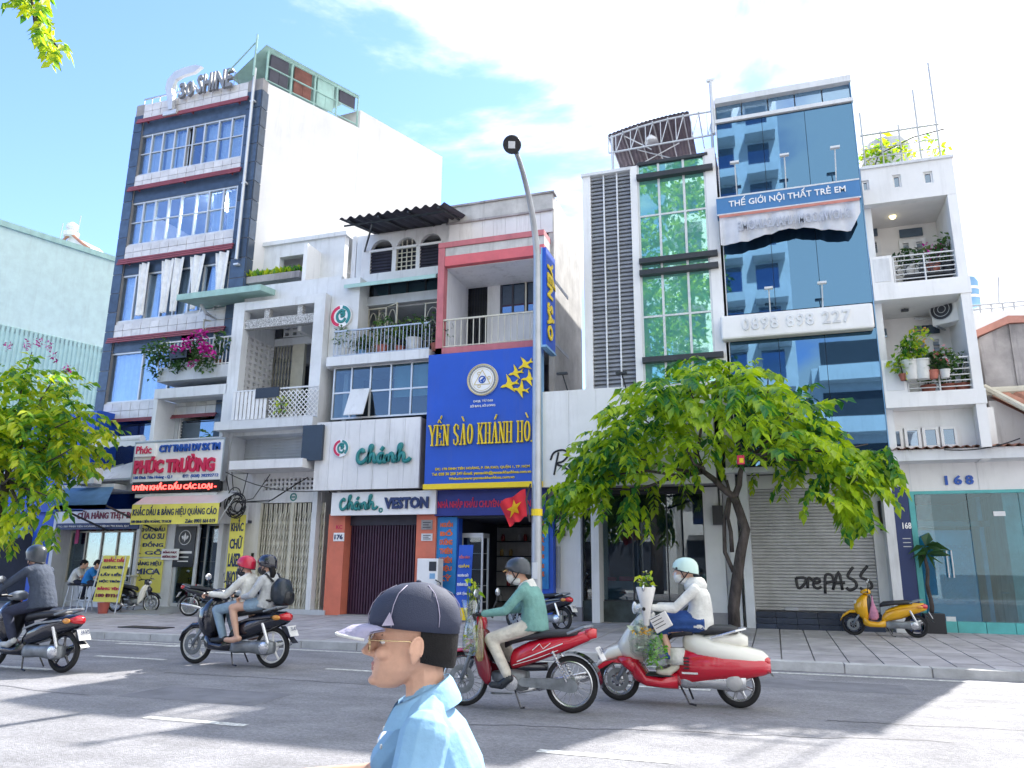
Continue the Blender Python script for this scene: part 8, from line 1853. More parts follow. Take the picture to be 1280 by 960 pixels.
# ================================================================== people
m_lip = M('lips', (.42, .16, .13), .45, coord='O'); m_skin = M('skin', (.66, .385, .27), .48, var=.06, scale=22, coord='O', bump=.12, bscale=420); m_skin2 = M('fair_skin', (.62, .38, .28), .5, var=.05, scale=14, coord='O'); m_hair = M('black_hair', (.006, .005, .006), .6, spec=.25, var=.3, scale=30, coord='O', bump=.3, bscale=260)
def cloth(n, c, r=.85): return M(n, c, r, var=.10, scale=9, bump=.8, bscale=17, coord='O')
TMP = bpy.context.evaluated_depsgraph_get
def fuse(mb, name, voxel, smooth_n=3):
    """weld overlapping closed forms into one skin, keeping each region's cloth or skin"""
    me = mb.mesh(name); src = BVHTree.FromPolygons([v for v in mb.v], mb.f); mi = list(mb.m)
    o = bpy.data.objects.new(name, me); COL.objects.link(o)
    r = o.modifiers.new('weld', 'REMESH'); r.mode = 'VOXEL'; r.voxel_size = voxel
    s = o.modifiers.new('soften', 'SMOOTH'); s.factor = .5; s.iterations = smooth_n
    dg = bpy.context.evaluated_depsgraph_get(); m2 = bpy.data.meshes.new_from_object(o.evaluated_get(dg)); bpy.data.objects.remove(o)
    m2.materials.clear(); [m2.materials.append(x) for x in mb.mats]
    idx = []
    for p in m2.polygons:
        h = src.find_nearest(p.center); idx.append(mi[h[2]] if h[2] is not None else 0)
    m2.polygons.foreach_set('material_index', idx); m2.polygons.foreach_set('use_smooth', [True] * len(idx)); return m2
def oval(mb, pts, n=16):
    """loft of ellipses across a bent spine in the X-Z plane: (x, z, half_depth, half_width)"""
    rings = []
    for i, (x, z, d, w) in enumerate(pts):
        a = pts[max(i - 1, 0)]; b = pts[min(i + 1, len(pts) - 1)]; ax = V((b[0] - a[0], 0, b[1] - a[1])).normalized(); fx = V((ax.z, 0, -ax.x))
        rings.append([V((x, 0, z)) + fx * d * math.cos(t) + V((0, 1, 0)) * w * math.sin(t) for t in [2 * math.pi * k / n for k in range(n)]])
    return mb.loft(rings)
def hand(mb, w, d, size=1, side_=1, grip=True):
    """palm, four bent fingers of different lengths and a thumb from the palm's side"""
    w = V(w); d = V(d).normalized(); y = V((0, 1, 0)); y = (y - d * y.dot(d)).normalized(); dn = d.cross(y) * side_
    if dn.z > 0: dn = -dn
    R_ = Matrix((d, y, dn)).transposed(); c = w + d * .045 * size; mb.ell(c, (.05 * size, .04 * size, .018 * size), R_, 10, 8)
    for k, ln in enumerate((.062, .072, .068, .052)):
        b = w + d * .085 * size + y * (k - 1.5) * .021 * size; m1 = b + (d * .7 + dn * .6).normalized() * ln * .5 * size; e1 = m1 + (dn * .9 - d * (.45 if grip else -.4)).normalized() * ln * .5 * size
        mb.cap(b, m1, .0105 * size, .010 * size, 7); mb.cap(m1, e1, .010 * size, .0085 * size, 7)
    b = w + d * .03 * size - y * side_ * .035 * size; m1 = b + (d * .6 - y * side_ * .5 + dn * .5).normalized() * .035 * size; mb.cap(b, m1, .013 * size, .012 * size, 7); mb.cap(m1, m1 + (d * .7 + dn * .7).normalized() * .028 * size, .011 * size, .009 * size, 7)
HEADZ = [(-.108, .108, .055, .020), (-.096, .122, .03, .036), (-.078, .128, -.005, .048), (-.058, .1255, -.03, .060), (-.036, .124, -.055, .066), (-.012, .119, -.085, .070), (.016, .114, -.098, .074), (.044, .122, -.102, .077), (.074, .122, -.105, .077), (.104, .102, -.098, .070), (.128, .066, -.075, .055), (.142, .02, -.035, .025)]
def head_mb(mb, skin, c, pitch=0, yaw=0, s=1):
    """skull, brow, nose, lips, chin and ears; faces +X"""
    k0 = len(mb.v); mb.use(skin); rings = []
    for z, xf, xb, w in HEADZ:
        xc = xf * .36 + xb * .64; rg = []
        for k in range(20):
            t = 2 * math.pi * k / 20; c_, s_ = math.cos(t), math.sin(t); e = 1.95 if c_ > 0 else 2.0
            rg.append(V((xc + (xf - xc if c_ > 0 else xc - xb) * math.copysign(abs(c_) ** (2 / e), c_), w * math.copysign(abs(s_) ** (2 / 2.2), s_), z)))
        rings.append(rg)
    mb.loft(rings)
    mb.loft([[V((x - .02, -w * .5, z)), V((x - .02, w * .5, z)), V((x + .004, w, z)), V((x + .010, 0, z)), V((x + .004, -w, z))] for x, w, z in ((.114, .007, .038), (.124, .009, .024), (.139, .012, .006), (.152, .017, -.008), (.146, .018, -.018), (.116, .012, -.027))])
    mb.ell((.142, 0, -.009), (.015, .012, .011), nu=10, nv=6); [mb.ell((.120, sg * .013, -.014), (.012, .009, .009), nu=8, nv=6) for sg in (1, -1)]
    mb.use(m_lip).ell((.1175, 0, -.0435), (.014, .022, .0065), nu=10, nv=6).ell((.1165, 0, -.057), (.0145, .019, .0075), nu=10, nv=6).use(skin).ell((.118, 0, -.088), (.020, .022, .015), nu=10, nv=6)
    for sg in (1, -1):
        mb.ell((.106, sg * .032, .040), (.020, .027, .008), nu=10, nv=6); mb.ell((.092, sg * .040, -.012), (.028, .022, .020), nu=10, nv=6)
        q = Euler((0, rad(-12), sg * rad(22))).to_matrix(); mb.ell((.002, sg * .083, .002), (.021, .009, .036), q, 10, 8); mb.tube([V((.002, sg * .087, .002)) + q @ V((.019 * math.cos(t), sg * .004, .033 * math.sin(t))) for t in [rad(-30 + k * 24) for k in range(11)]], .0042, 5); mb.ell((.008, sg * .080, -.028), (.010, .008, .013), q, 8, 6)
    Mx = Matrix.Translation(V(c)) @ Euler((0, rad(pitch), rad(yaw))).to_matrix().to_4x4() @ Matrix.Scale(s, 4)
    return mb.xform(Mx, k0), Mx
def eyes(parent, Mx, W, lids=True):
    for sg in (1, -1):
        o = MB().ell((.0945, sg * .032, .018), (.011, .013, .0085), nu=10, nv=8).xform(W @ Mx).obj('eye', m_plate, parent, smooth=True); MB().ell((.1035, sg * .0325, .018), (.0035, .006, .006), nu=8, nv=6).xform(W @ Mx).obj('iris', m_black, o, smooth=True)
        MB().tube([(.124, sg * .012, .036), (.117, sg * .032, .043), (.098, sg * .054, .037)], [.003, .0045, .002], 5).xform(W @ Mx).obj('eyebrow', m_hair, parent, smooth=True)
def helmet(parent, Mx, W, mat, brim=None, strap=True, full=False, visor=None):
    rings = []
    for z, kx in ((-.05 if full else .005, .99), (.03, 1.03), (.07, 1.03), (.105, .95), (.138, .76), (.160, .48), (.170, .12)):
        rings.append([V((.006 + .142 * kx * math.cos(t) * (1 if math.cos(t) < 0 or z > .02 else .82), .112 * kx * math.sin(t), z - .012 * math.cos(t) * (z < .05) * -3)) for t in [2 * math.pi * k / 24 for k in range(24)]])
    h = MB().loft(rings).xform(W @ Mx).obj('helmet', mat, parent, smooth=50)
    rim = [V((.006 + .143 * math.cos(t) * (1 if math.cos(t) < 0 else .84), .114 * math.sin(t), (-.05 if full else .005) + .036 * math.cos(t))) for t in [2 * math.pi * k / 24 for k in range(25)]]
    MB().tube(rim, .006, 5).xform(W @ Mx).obj('helmet_rim', m_black, h, smooth=True)
    if brim: MB().loft([[V((.10, y, .055 - y * y * 2)) for y in (-.09, -.05, 0, .05, .09)], [V((.185 - y * y * 5, y, .032 - y * y * 2)) for y in (-.085, -.05, 0, .05, .085)]], caps=False, closed=False).loft([[V((.185 - y * y * 5, y, .026 - y * y * 2)) for y in (-.085, -.05, 0, .05, .085)], [V((.10, y, .047 - y * y * 2)) for y in (-.09, -.05, 0, .05, .09)]], caps=False, closed=False).xform(W @ Mx).obj('brim', brim, h, smooth=True)
    if strap:
        for sg in (1, -1): MB().tube([(-.04, sg * .105, .01), (.01, sg * .082, -.05), (.075, sg * .05, -.108), (.085, 0, -.118)], .007, 5).tube([(.05, sg * .1, .02), (.03, sg * .085, -.03), (.02, sg * .08, -.055)], .006, 5).xform(W @ Mx).obj('strap', m_black, h, smooth=True)
    return h
def person(label, W, hip, sh, hd, arms, legs, shirt, pants, shoe, skin=None, sleeve='long', leg='long', belly=.0, voxel=.0115, group='people riding past', hscale=1, pitch=0, yaw=0, skirt=None, sw=.175, hsz=1, fat=1, mask=None, glove=None):
    """arms: ((elbow, wrist), ...) left then right; legs: ((knee, ankle, toe), ...)"""
    skin = skin or m_skin; mb = MB(); hip = V((hip[0], 0, hip[1])); sh = V((sh[0], 0, sh[1])); hd = V((hd[0], 0, hd[1]))
    mb.use(pants); mb.ell(hip + V((0, 0, .03)), (.145, .175, .125))
    mb.use(shirt); ax = sh - hip; L_ = ax.length; bow = V((-ax.z, 0, ax.x)).normalized() * .035
    P_ = [hip + ax * t + bow * math.sin(t * math.pi) for t in (-.10, .12, .5, .72, .9, 1.03, 1.12)]
    oval(mb, [(p.x, p.z, d * fat, w * fat) for p, d, w in zip(P_, (.160 + belly, .150 + belly, .128, .13, .112, .075, .055), (.196, .185, .172, .185, .175, .12, .062))])
    mb.use(skin); mb.cap(sh + V((0, 0, .0)), hd + V((-.02, 0, -.05)), .058, .054); _, HM = head_mb(mb, skin, hd, pitch, yaw, hsz)
    if mask: mb.use(mask); k0 = len(mb.v); mb.ell((.085, 0, -.05), (.062, .072, .066)).ell((.02, 0, -.085), (.08, .075, .05)); mb.xform(HM, k0)
    for sg, (el, wr) in zip((1, -1), arms):
        s0 = sh + V((0, sg * sw, -.03)); el = V(el); wr = V(wr); mb.use(shirt); mb.ell(s0, (.062, .058, .062)); mb.cap(sh + V((-.01, sg * .04, .035)), s0 + V((0, -sg * .02, .008)), .05, .056)
        if sleeve == 'long': mb.cap(s0, el, .062, .05); mb.cap(el, el.lerp(wr, .93), .05, .039)
        else: mid = s0.lerp(el, .72); mb.cap(s0, mid, .066, .062); mb.use(skin); mb.cap(s0, el, .048, .042); mb.cap(el, wr, .042, .029)
        mb.use(glove or skin); mb.cap(el.lerp(wr, .7), wr, .032, .028); hand(mb, wr, (wr - el).normalized() * .6 + V((.5, 0, -.15)), 1.0, sg)
    for sg, (kn, an, toe) in zip((1, -1), legs):
        h0 = hip + V((.02, sg * .095, .0)); kn = V(kn); an = V(an); toe = V(toe)
        if leg == 'long': mb.use(pants); mb.cap(h0, kn, .092, .070); mb.cap(kn, an + V((0, 0, .03)), .068, .056)
        else:
            mb.use(skin); mb.cap(h0, kn, .082, .058); mb.cap(kn, kn.lerp(an, .35), .054, .055); mb.cap(kn.lerp(an, .35), an, .055, .034); mb.use(pants); mb.cap(h0, h0.lerp(kn, .42 if leg == 'short' else .05), .098, .092)
        mb.use(shoe); d = (toe - an); d.z = 0; d.normalize(); mb.cap(an + V((0, 0, -.03)) - d * .035, V((an.x, an.y, toe.z + .03)) + d * .06, .042, .044); mb.cap(V((an.x, an.y, toe.z + .028)) + d * .05, toe + V((0, 0, .03)), .043, .034)
    if skirt:
        mb.use(skirt[0]); mb.loft([[V((x, 0, z)) + V((dx * math.cos(t), dy * math.sin(t) * (1 + .06 * math.cos(9 * t)), dz * math.cos(t) + .0)) for t in [2 * math.pi * k / 28 for k in range(28)]] for x, z, dx, dy, dz in skirt[1]])
    s = W.to_scale().x; me = fuse(mb, 'person', voxel); me.transform(W); org = W @ hip; me.transform(Matrix.Translation(-org)); o = link('person', me, None, org); tag(o, label, 'person', group); return o, HM
def WM(x, y, z, s, rz): return Matrix.Translation((x, y, z)) @ Matrix.Rotation(rad(rz), 4, 'Z') @ Matrix.Scale(s, 4)
m_lilac = cloth('lavender_cloth', (.40, .37, .50)); m_navyc = cloth('navy_cloth', (.028, .035, .07)); m_jeans = cloth('washed_denim', (.28, .40, .52)); m_cream2 = cloth('cream_cloth', (.66, .62, .54)); m_offw = cloth('off_white_cloth', (.70, .70, .67)); m_sage = cloth('sage_cloth', (.17, .36, .33)); m_greyj = cloth('grey_jacket', (.045, .06, .095)); m_lg = cloth('light_grey_cloth', (.50, .52, .54)); m_polo = M('sky_blue_polo', (.25, .46, .68), .85, var=.05, scale=5, bump=.35, bscale=18, coord='O'); m_blueshirt = cloth('bright_blue_cloth', (.02, .22, .62)); m_skirt = cloth('navy_skirt', (.02, .07, .25)); m_dshoe = M('dark_shoe', (.025, .03, .04), .5, coord='O'); m_wshoe = M('cream_clog', (.74, .70, .58), .5, coord='O')
# green jacket on the red motorbike
Wr = WM(-2.81, 8.6, 0, 1.03, 180)
g, HM = person('person in sage green jacket, cream trousers and dark helmet riding the red motorbike', Wr, (-.20, .86), (-.12, 1.26), (-.02, 1.42), (((.05, .27, 1.02), (.30, .27, .985)), ((.06, -.27, 1.02), (.30, -.27, .985))), (((.24, .17, .72), (.06, .17, .36), (.22, .18, .23)), ((.24, -.17, .72), (.06, -.17, .36), (.22, -.18, .23))), m_sage, m_cream2, m_dshoe, mask=m_offw, glove=m_black, pitch=4)
helmet(g, HM, Wr, m_dkh := M('dark_helmet', (.035, .045, .06), .35, coat=.4, coord='O'), m_yelp); eyes(g, HM, Wr)
MB().loft([[V((-.11 + d * math.cos(t), w * math.sin(t), z - .03 * math.cos(t))) for t in [2 * math.pi * k / 18 for k in range(18)]] for z, d, w in ((1.20, .12, .15), (1.25, .115, .14), (1.31, .085, .10), (1.33, .07, .085))]).xform(Wr).obj('neck_cape', m_offw, g, smooth=True)
# retro scooter rider with a long navy skirt
Wd = WM(-1.17, 9.6, 0, 1.05, 180)
g, HM = person('person in white hooded jacket, navy skirt and pale mint helmet riding the retro scooter', Wd, (-.27, .86), (-.24, 1.25), (-.15, 1.41), (((-.03, .25, 1.02), (.22, .27, 1.03)), ((-.03, -.25, 1.02), (.22, -.27, 1.03))), (((.16, .11, .80), (.02, .12, .44), (.18, .12, .315)), ((.18, -.11, .80), (.06, -.12, .44), (.22, -.12, .315))), m_offw, m_skirt, m_wshoe, m_skin2, leg='bare', mask=m_offw, pitch=3,
    skirt=(m_skirt, [(-.34, .87, 0, .19, .12), (-.1, .87, .0, .21, .125), (.08, .85, .03, .21, .12), (.2, .78, .09, .2, .09), (.23, .67, .13, .19, .04), (.17, .57, .15, .19, .0), (.12, .48, .17, .18, -.02)]))
m_mint = M('mint_helmet', (.55, .74, .68), .25, coat=.6, coord='O'); h = helmet(g, HM, Wd, m_mint); MB().tube([(.09, -.10, .05), (.128, 0, .075), (.09, .10, .05)], .012, 6).xform(Wd @ HM).obj('goggle_band', m_black, h, smooth=True)
MB().loft([[V((-.245 + d * math.cos(t), w * math.sin(t), z)) for t in [2 * math.pi * k / 18 for k in range(18)]] for z, d, w in ((1.22, .12, .15), (1.28, .13, .14), (1.34, .10, .11), (1.36, .07, .08))]).xform(Wd).obj('hood', m_offw, g, smooth=True)
MB().loft([[V((-.02 + d * math.cos(t), .10 + w * math.sin(t), z)) for t in [2 * math.pi * k / 12 for k in range(12)]] for z, d, w in ((.60, .09, .07), (.50, .11, .08), (.43, .12, .085))]).xform(Wd).obj('petticoat', m_offw, g, smooth=True)
# couple on the navy scooter
Wc = WM(-8.13, 10.6, 0, 1.1, 180)
g, HM = person('person in off white sweater, pale jeans and red helmet driving the navy scooter', Wc, (-.20, .84), (-.17, 1.20), (-.10, 1.355), (((.02, .25, .97), (.25, .30, .985)), ((.02, -.25, .97), (.25, -.30, .985))), (((.24, .13, .76), (.10, .13, .40), (.26, .14, .32)), ((.24, -.13, .76), (.10, -.13, .40), (.26, -.14, .32))), m_offw, m_jeans, m_dshoe, m_skin2, mask=m_black)
helmet(g, HM, Wc, M('red_helmet', (.55, .01, .05), .3, coat=.5, coord='O')); eyes(g, HM, Wc)
g, HM = person('person in light grey jacket, shorts and black helmet riding pillion with a backpack', Wc, (-.50, .86), (-.52, 1.22), (-.46, 1.375), (((-.42, .26, .98), (-.24, .20, .95)), ((-.42, -.26, .98), (-.24, -.20, .95))), (((-.08, .20, .80), (-.20, .21, .42), (-.04, .23, .34)), ((-.08, -.20, .80), (-.20, -.21, .42), (-.04, -.23, .34))), m_lg, m_jeans, m_skin2, m_skin2, leg='short', mask=m_black)
helmet(g, HM, Wc, m_blkp); MB().tube([(-.52, 0, 1.40), (-.60, .05, 1.28), (-.58, .08, 1.12)], [.05, .045, .015], 7).xform(Wc).obj('hair', m_hair, g, smooth=True)
bp_ = MB(); hull(bp_, [(-.86, .86, 1.08, .11), (-.80, .82, 1.20, .15), (-.70, .83, 1.22, .15), (-.64, .88, 1.16, .13)], 2.6); bp_.xform(Wc); bp = T('backpack', 'black leather backpack on the pillion rider of the navy scooter', 'backpack', Wc @ V((-.73, 0, .82))); bp_.obj('bag', M('black_leather', (.02, .03, .045), .35, coord='O', bump=.5, bscale=14), bp, smooth=True)
MB().tube([(-.66, .11, 1.16), (-.55, .14, 1.27), (-.42, .13, 1.18), (-.40, .14, 1.05), (-.55, .15, .92), (-.66, .13, .90)], .016, 6).tube([(-.66, -.11, 1.16), (-.55, -.14, 1.27), (-.42, -.13, 1.18), (-.40, -.14, 1.05), (-.55, -.15, .92), (-.66, -.13, .90)], .016, 6).xform(Wc).obj('strap', m_black, bp, smooth=True); fp_ = MB(); hull(fp_, [(-.90, .86, 1.02, .08), (-.87, .84, 1.04, .11), (-.83, .85, 1.03, .11)], 2.8); fp_.xform(Wc).obj('pocket', m_black, bp, smooth=True)
# rider leaving at the left
Wl = WM(-10.5, 9.0, 0, 1.08, 180)
g, HM = person('person in grey jacket and dark grey helmet riding out at the left edge', Wl, (-.14, .86), (.02, 1.34), (.10, 1.50), (((.28, .27, 1.10), (.36, .30, 1.0)), ((.28, -.27, 1.10), (.36, -.30, 1.0))), (((.30, .15, .76), (.14, .15, .42), (.32, .15, .31)), ((.30, -.15, .76), (.14, -.15, .42), (.32, -.15, .31))), m_greyj, m_navyc, m_lg, belly=.02)
helmet(g, HM, Wl, m_dkh, None, True, True)
# two men eating at the beef stall (facing right)
for (x, y, lab, sm) in ((SX1, SYY + .1, 'person in white shirt sitting on a bar stool, back turned, at the beef stall', m_offw), (SX2, SYY - .2, 'person in bright blue shirt leaning forward on a bar stool at the beef stall', m_blueshirt)):
    Ws = WM(x, y, SZ(y), .98, 35); g, HM = person(lab, Ws, (-.02, .84), (.10, 1.20), (.20, 1.35), (((.22, .24, .98), (.44, .14, 1.02)), ((.22, -.24, .98), (.44, -.14, 1.02))), (((.36, .13, .74), (.26, .13, .38), (.40, .13, .30)), ((.36, -.13, .74), (.26, -.13, .38), (.40, -.13, .30))), sm, m_navyc, m_dshoe, sleeve='short', group='people eating at the beef stall', pitch=20, voxel=.014); eyes(g, HM, Ws)
    hm = MB(); k0 = 0; hm.loft([[V((-.012 + (.118 if math.cos(t) > 0 else .108) * k * math.cos(t) * .98, .083 * k * math.sin(t), z + .035 * math.cos(t) * (z < .09))) for t in [2 * math.pi * q / 18 for q in range(18)]] for z, k in ((-.02, .9), (.03, 1.0), (.08, 1.02), (.12, .86), (.148, .5), (.156, .1))]); hm.xform(Ws @ HM).obj('hair', m_hair, g, smooth=True)
# shopkeeper inside the stamp shop
px = at(276, 710, SF + .9).x; Ws = WM(px, SF + 1.0, GZ + .1, 1.0, -110)
g, HM = person('person in grey shirt standing inside the dark stamp shop', Ws, (0, .92), (0, 1.38), (.03, 1.55), (((.05, .24, 1.12), (.25, .18, 1.0)), ((.05, -.24, 1.12), (.25, -.18, 1.0))), (((.03, .10, .50), (0, .11, .10), (.17, .12, .01)), ((.03, -.10, .50), (0, -.11, .10), (.17, -.12, .01))), m_greyj, m_navyc, m_dshoe, sleeve='short', group='people eating at the beef stall', voxel=.014); g['group'] = 'people in the shops'; eyes(g, HM, Ws)
MB().loft([[V((-.012 + .112 * k * math.cos(t), .083 * k * math.sin(t), z + .04 * math.cos(t) * (z < .09))) for t in [2 * math.pi * q / 18 for q in range(18)]] for z, k in ((-.02, .9), (.03, 1.0), (.08, 1.02), (.12, .86), (.148, .5), (.156, .1))]).xform(Ws @ HM).obj('hair', m_hair, g, smooth=True)

# ------------------------------------------------------------------ the man in the cap, close to the camera
Wm = WM(-.935, 2.08, 0, 1, 203)
g, HM = person('person in sky blue polo shirt, navy cap and gold glasses in profile close by', Wm, (-.08, .60), (.005, 1.11), (.035, 1.285), (((.05, .225, .86), (.28, .24, .74)), ((.15, -.21, .90), (.38, -.20, .90))), (((.30, .16, .58), (.20, .16, .24), (.36, .16, .15)), ((.30, -.16, .58), (.20, -.16, .24), (.36, -.16, .15))), m_polo, m_navyc, m_dshoe, sleeve='short', voxel=.0036, sw=.155, fat=.86, hsz=.98)
WH = Wm @ HM; eyes(g, HM, Wm)
cp = MB(); cp.loft([[V((.004 + (.135 if math.cos(t) > 0 else .122) * k * math.cos(t), .092 * k * math.sin(t), z + .012 * math.cos(t) * (z < .07))) for t in [2 * math.pi * q / 28 for q in range(28)]] for z, k in ((.050, 1.0), (.075, 1.03), (.105, 1.0), (.135, .88), (.160, .66), (.176, .36), (.181, .05))]); cap_ = cp.xform(WH).obj('cap', M('cap_navy', (.030, .038, .075), .75, var=.08, bump=.15, bscale=300, coord='O'), g, smooth=True)
def brim_(x1, k, z1, dz): return [[V((.085 + .045 * (1 - (y / .092) ** 2), y, .062 - y * y * 1.2 + dz)) for y in [(-.092 + .0184 * i) for i in range(11)]], [V((.13 + (x1 - .13) * .6 - (y / .09) ** 2 * .06 * k, y * .96, .056 - y * y * 1.4 + dz)) for y in [(-.092 + .0184 * i) for i in range(11)]], [V((x1 - (y / .09) ** 2 * .085 * k, y * .9, z1 - y * y * 1.3 + dz)) for y in [(-.092 + .0184 * i) for i in range(11)]]]
MB().loft(brim_(.232, 1, .036, .004), caps=False, closed=False).loft([r[::-1] for r in brim_(.232, 1, .036, -.001)], caps=False, closed=False).xform(WH).obj('cap_brim', m_lilac, cap_, smooth=True)
e_ = [p + V((.002, 0, .001)) for p in brim_(.232, 1, .036, .0)[2]]; MB().tube(e_, .0042, 6).xform(WH).obj('brim_edge', m_offw, cap_, smooth=True)
MB().ell((.004, 0, .182), (.008, .008, .005)).xform(WH).obj('cap_button', m_navyc, cap_, smooth=True)
for sg in (1, -1): MB().prism([(.065, .066), (.098, .064), (.078, .100)], sg * .083, sg * .0935).xform(WH).obj('cap_emblem', m_lilac, cap_)
mb = MB()
for a in (-1.05, 0, 1.05, 2.1, 3.14, 4.2): mb.tube([(.004 + .137 * k * math.cos(a) * (1 if math.cos(a) > 0 else .91), .0935 * k * math.sin(a), z) for z, k in ((.06, 1.01), (.09, 1.03), (.12, .95), (.15, .78), (.172, .46))], .0016, 4)
mb.xform(WH).obj('cap_seam', m_lilac, cap_, smooth=True)
hr = MB(); hr.loft([[V((-.010 + .104 * k * math.cos(t), .083 * k * math.sin(t), z + (.022 * math.cos(t) if z < -.02 else 0))) for t in [math.pi * (.50 + q / 18) for q in range(19)]] for z, k in ((-.034, .91), (-.024, .955), (-.01, .99), (.03, 1.02), (.06, 1.0))], caps=False, closed=False)
hr.xform(WH).obj('hair', m_hair, g, smooth=True)
gl = T('glasses', 'thin gold rimmed glasses worn by the man in the cap', 'glasses', WH @ V((.12, 0, .02))); m_goldm = M('gold_metal', (.75, .58, .32), .25, metal=.8, var=.02)
mb = MB()
for sg in (1, -1):
    loop = [V((.140 - .012 * abs(math.sin(t)) * 0 - abs(.034 + .026 * math.cos(t)) * .16, sg * (.034 + .026 * math.cos(t)), .012 + .021 * math.copysign(abs(math.sin(t)) ** .75, math.sin(t)))) for t in [2 * math.pi * k / 18 for k in range(19)]]
    mb.tube(loop, .0016, 5); mb.tube([(.130, sg * .060, .024), (.10, sg * .0785, .024), (.02, sg * .084, .022), (-.006, sg * .086, .006)], .0019, 5)
    MB().add([p for p in loop[:-1]], [tuple(range(18))]).xform(WH).obj('lens', glass('lens_glass' , (.72, .66, .66), .8, .12), gl)
mb.tube([(.138, -.009, .018), (.141, 0, .021), (.138, .009, .018)], .0016, 5); mb.xform(WH).obj('frame', m_goldm, gl, smooth=True)
# polo collar, sleeve hems, placket
cl = MB(); c0 = V((.006, 0, 1.132)); rr = []
for z, d, w, t0 in ((-.012, .088, .10, 0), (.030, .076, .086, .2), (.044, .073, .083, .25), (.034, .083, .093, .2), (-.004, .104, .116, 0), (-.022, .110, .122, 0)): rr.append([c0 + V((d * math.cos(t) + .012, w * math.sin(t), z - .038 * math.cos(t) - (.01 if abs(t) < .4 else 0))) for t in [rad(24 + k * 312 / 26) for k in range(27)]])
cl.loft(rr, caps=False, closed=False).xform(Wm).obj('collar', m_polo, g, smooth=True)
for k, z in enumerate((1.075, 1.03)): MB().ell((.118 + .006 * k, .012, z), (.004, .007, .007)).xform(Wm).obj('button', m_offw, g, smooth=True)
# ------------------------------------------------------------------ flowers and shopping on the two bikes
def bouquet(label, W, c, paper, n, seed, h=.28, yel=None):
    R = random.Random(seed); t = T('bouquet', label, 'flowers', W @ V(c)); mb = MB(); mb.loft([[V(c) + V((r * math.cos(a), r * .8 * math.sin(a), z)) for a in [2 * math.pi * k / 14 for k in range(14)]] for z, r in ((-.30, .03), (-.1, .06), (.10, .11), (.11, .10))], caps=False).xform(W).obj('wrapper', paper, t, smooth=True)
    mb = MB(); leafage(mb, V(c) + V((0, 0, h * .65)), (.08, .07, h * .5), n, .09, -.4, seed); mb.xform(W).obj('foliage', m_leafL, t); mb = MB()
    for k in range(14): a = V(c) + V((R.gauss(0, .03), R.gauss(0, .03), -.05)); mb.tube([a, a + V((R.gauss(0, .04), R.gauss(0, .03), h * R.uniform(.7, 1.2)))], .004, 4)
    mb.xform(W).obj('stem', m_leafD, t)
    if yel: mb = MB(); leafage(mb, V(c) + V((0, 0, h * .7)), (.07, .07, h * .35), 14, .06, -.2, seed + 2); mb.xform(W).obj('blossom', yel, t)
m_paper = glass('wrapping_film', (.75, .85, .9), .5, .15, .2); m_pap2 = M('paper_wrap', (.72, .70, .68), .7, var=.1, coord='O')
bouquet('tall green stems in clear yellow and blue wrapping on the red motorbike', Wr, (.44, .26, 1.02), m_paper, 26, 4, .30, None)
m_yfilm = glass('yellow_film', (.85, .80, .45), .4, .15, .3)
def bag(label, W, c, r, h, mat, fill, fn, seed):
    R = random.Random(seed); t = T('shopping_bag', label, 'bag', W @ V(c)); n = 18
    MB().loft([[V(c) + V((r * k * (1 + .12 * math.sin(3 * a + z * 9)) * math.cos(a), r * .75 * k * (1 + .12 * math.cos(4 * a + z * 7)) * math.sin(a), z)) for a in [2 * math.pi * q / n for q in range(n)]] for z, k in ((0, .55), (h * .1, .9), (h * .35, 1.0), (h * .6, .85), (h * .85, .45), (h, .2))], caps=True).xform(W).obj('bag_film', mat, t, smooth=True)
    if fill: mb = MB(); leafage(mb, V(c) + V((0, 0, h * .4)), (r * .75, r * .55, h * .36), fn, .10, -.6, seed); mb.xform(W).obj('contents', fill, t)
m_film = glass('clear_bag', (.96, .97, .97), .35, .05, .2); m_limeb = leaf_mat('herbs', (.05, .25, .02), (.13, .45, .03), (.3, .6, .1))
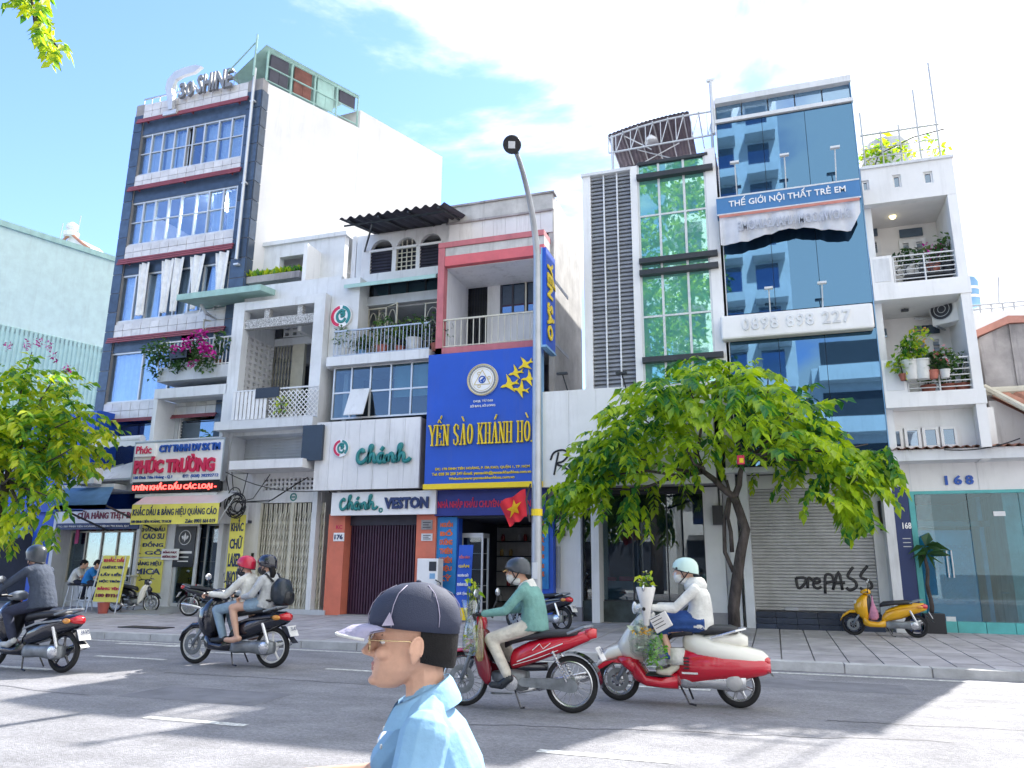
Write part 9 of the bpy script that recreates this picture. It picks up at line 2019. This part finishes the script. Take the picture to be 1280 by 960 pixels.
bag('clear blue tinted flower sleeve hanging at the knee of the red motorbike', Wr, (.44, .25, .55), .09, .5, m_paper, m_leafL, 26, 3); bag('yellow wrapped flower sleeve hanging beside the blue one on the red motorbike', Wr, (.33, .26, .50), .05, .48, m_yfilm, None, 0, 4)
bouquet('green and white bouquet in pink and white paper at the retro scooter handlebar', Wd, (.27, .30, 1.14), m_pap2, 46, 7, .26, m_offw)
bag('clear bag of bright green herbs hanging from the retro scooter', Wd, (.19, .26, .38), .13, .42, m_film, m_limeb, 120, 5); bag('white bag with grey green stems hanging at the leg shield of the retro scooter', Wd, (.33, .25, .50), .14, .52, m_film, M('grey_green', (.52, .62, .50), .8), 90, 6)
mb = MB(); leafage(mb, (.30, .30, .78), (.13, .06, .05), 30, .07, .1, 8); tag(mb.xform(Wd).obj('yellow_flowers', M('marigold', (.85, .50, .02), .6)), 'yellow flowers pressed against the white bag on the retro scooter', 'flowers')
np_ = T('newspaper_wrap', 'folded newspaper parcel resting on the retro scooter rider lap', 'parcel', Wd @ V((.13, .30, .85))); MB().obox((.11, .31, .88), (.20, .05, .17), (0, rad(28), 0)).xform(Wd).obj('paper', m_pap2, np_, bevel=.01); mb = MB(); [mb.obox((.11 + .02 * k, .337, .84 + .03 * k), (.12, .003, .008), (0, rad(28), 0)) for k in range(4)]; mb.xform(Wd).obj('print_line', m_dark, np_)
pk = T('pink_bag', 'pink cloth bag hanging on the yellow parked scooter', 'bag', (1.75, 18.3, .6)); Wy = WM(2.1, 18.5, SZ(18.5), .92, 172); MB().loft([[V((.20 + .10 * k * math.cos(a), .10 + .07 * k * math.sin(a), z)) for a in [2 * math.pi * q / 14 for q in range(14)]] for z, k in ((.36, .6), (.42, 1.1), (.55, 1.0), (.68, .5), (.76, .25), (.9, .1))]).xform(Wy).obj('bag_body', M('pink_cloth_bag', (.60, .25, .38), .8, var=.15, coord='O', scale=9), pk, smooth=True); MB().tube([(.2, .1, .88), (.25, .12, 1.0)], .01, 5).xform(Wy).obj('strap', m_black, pk)
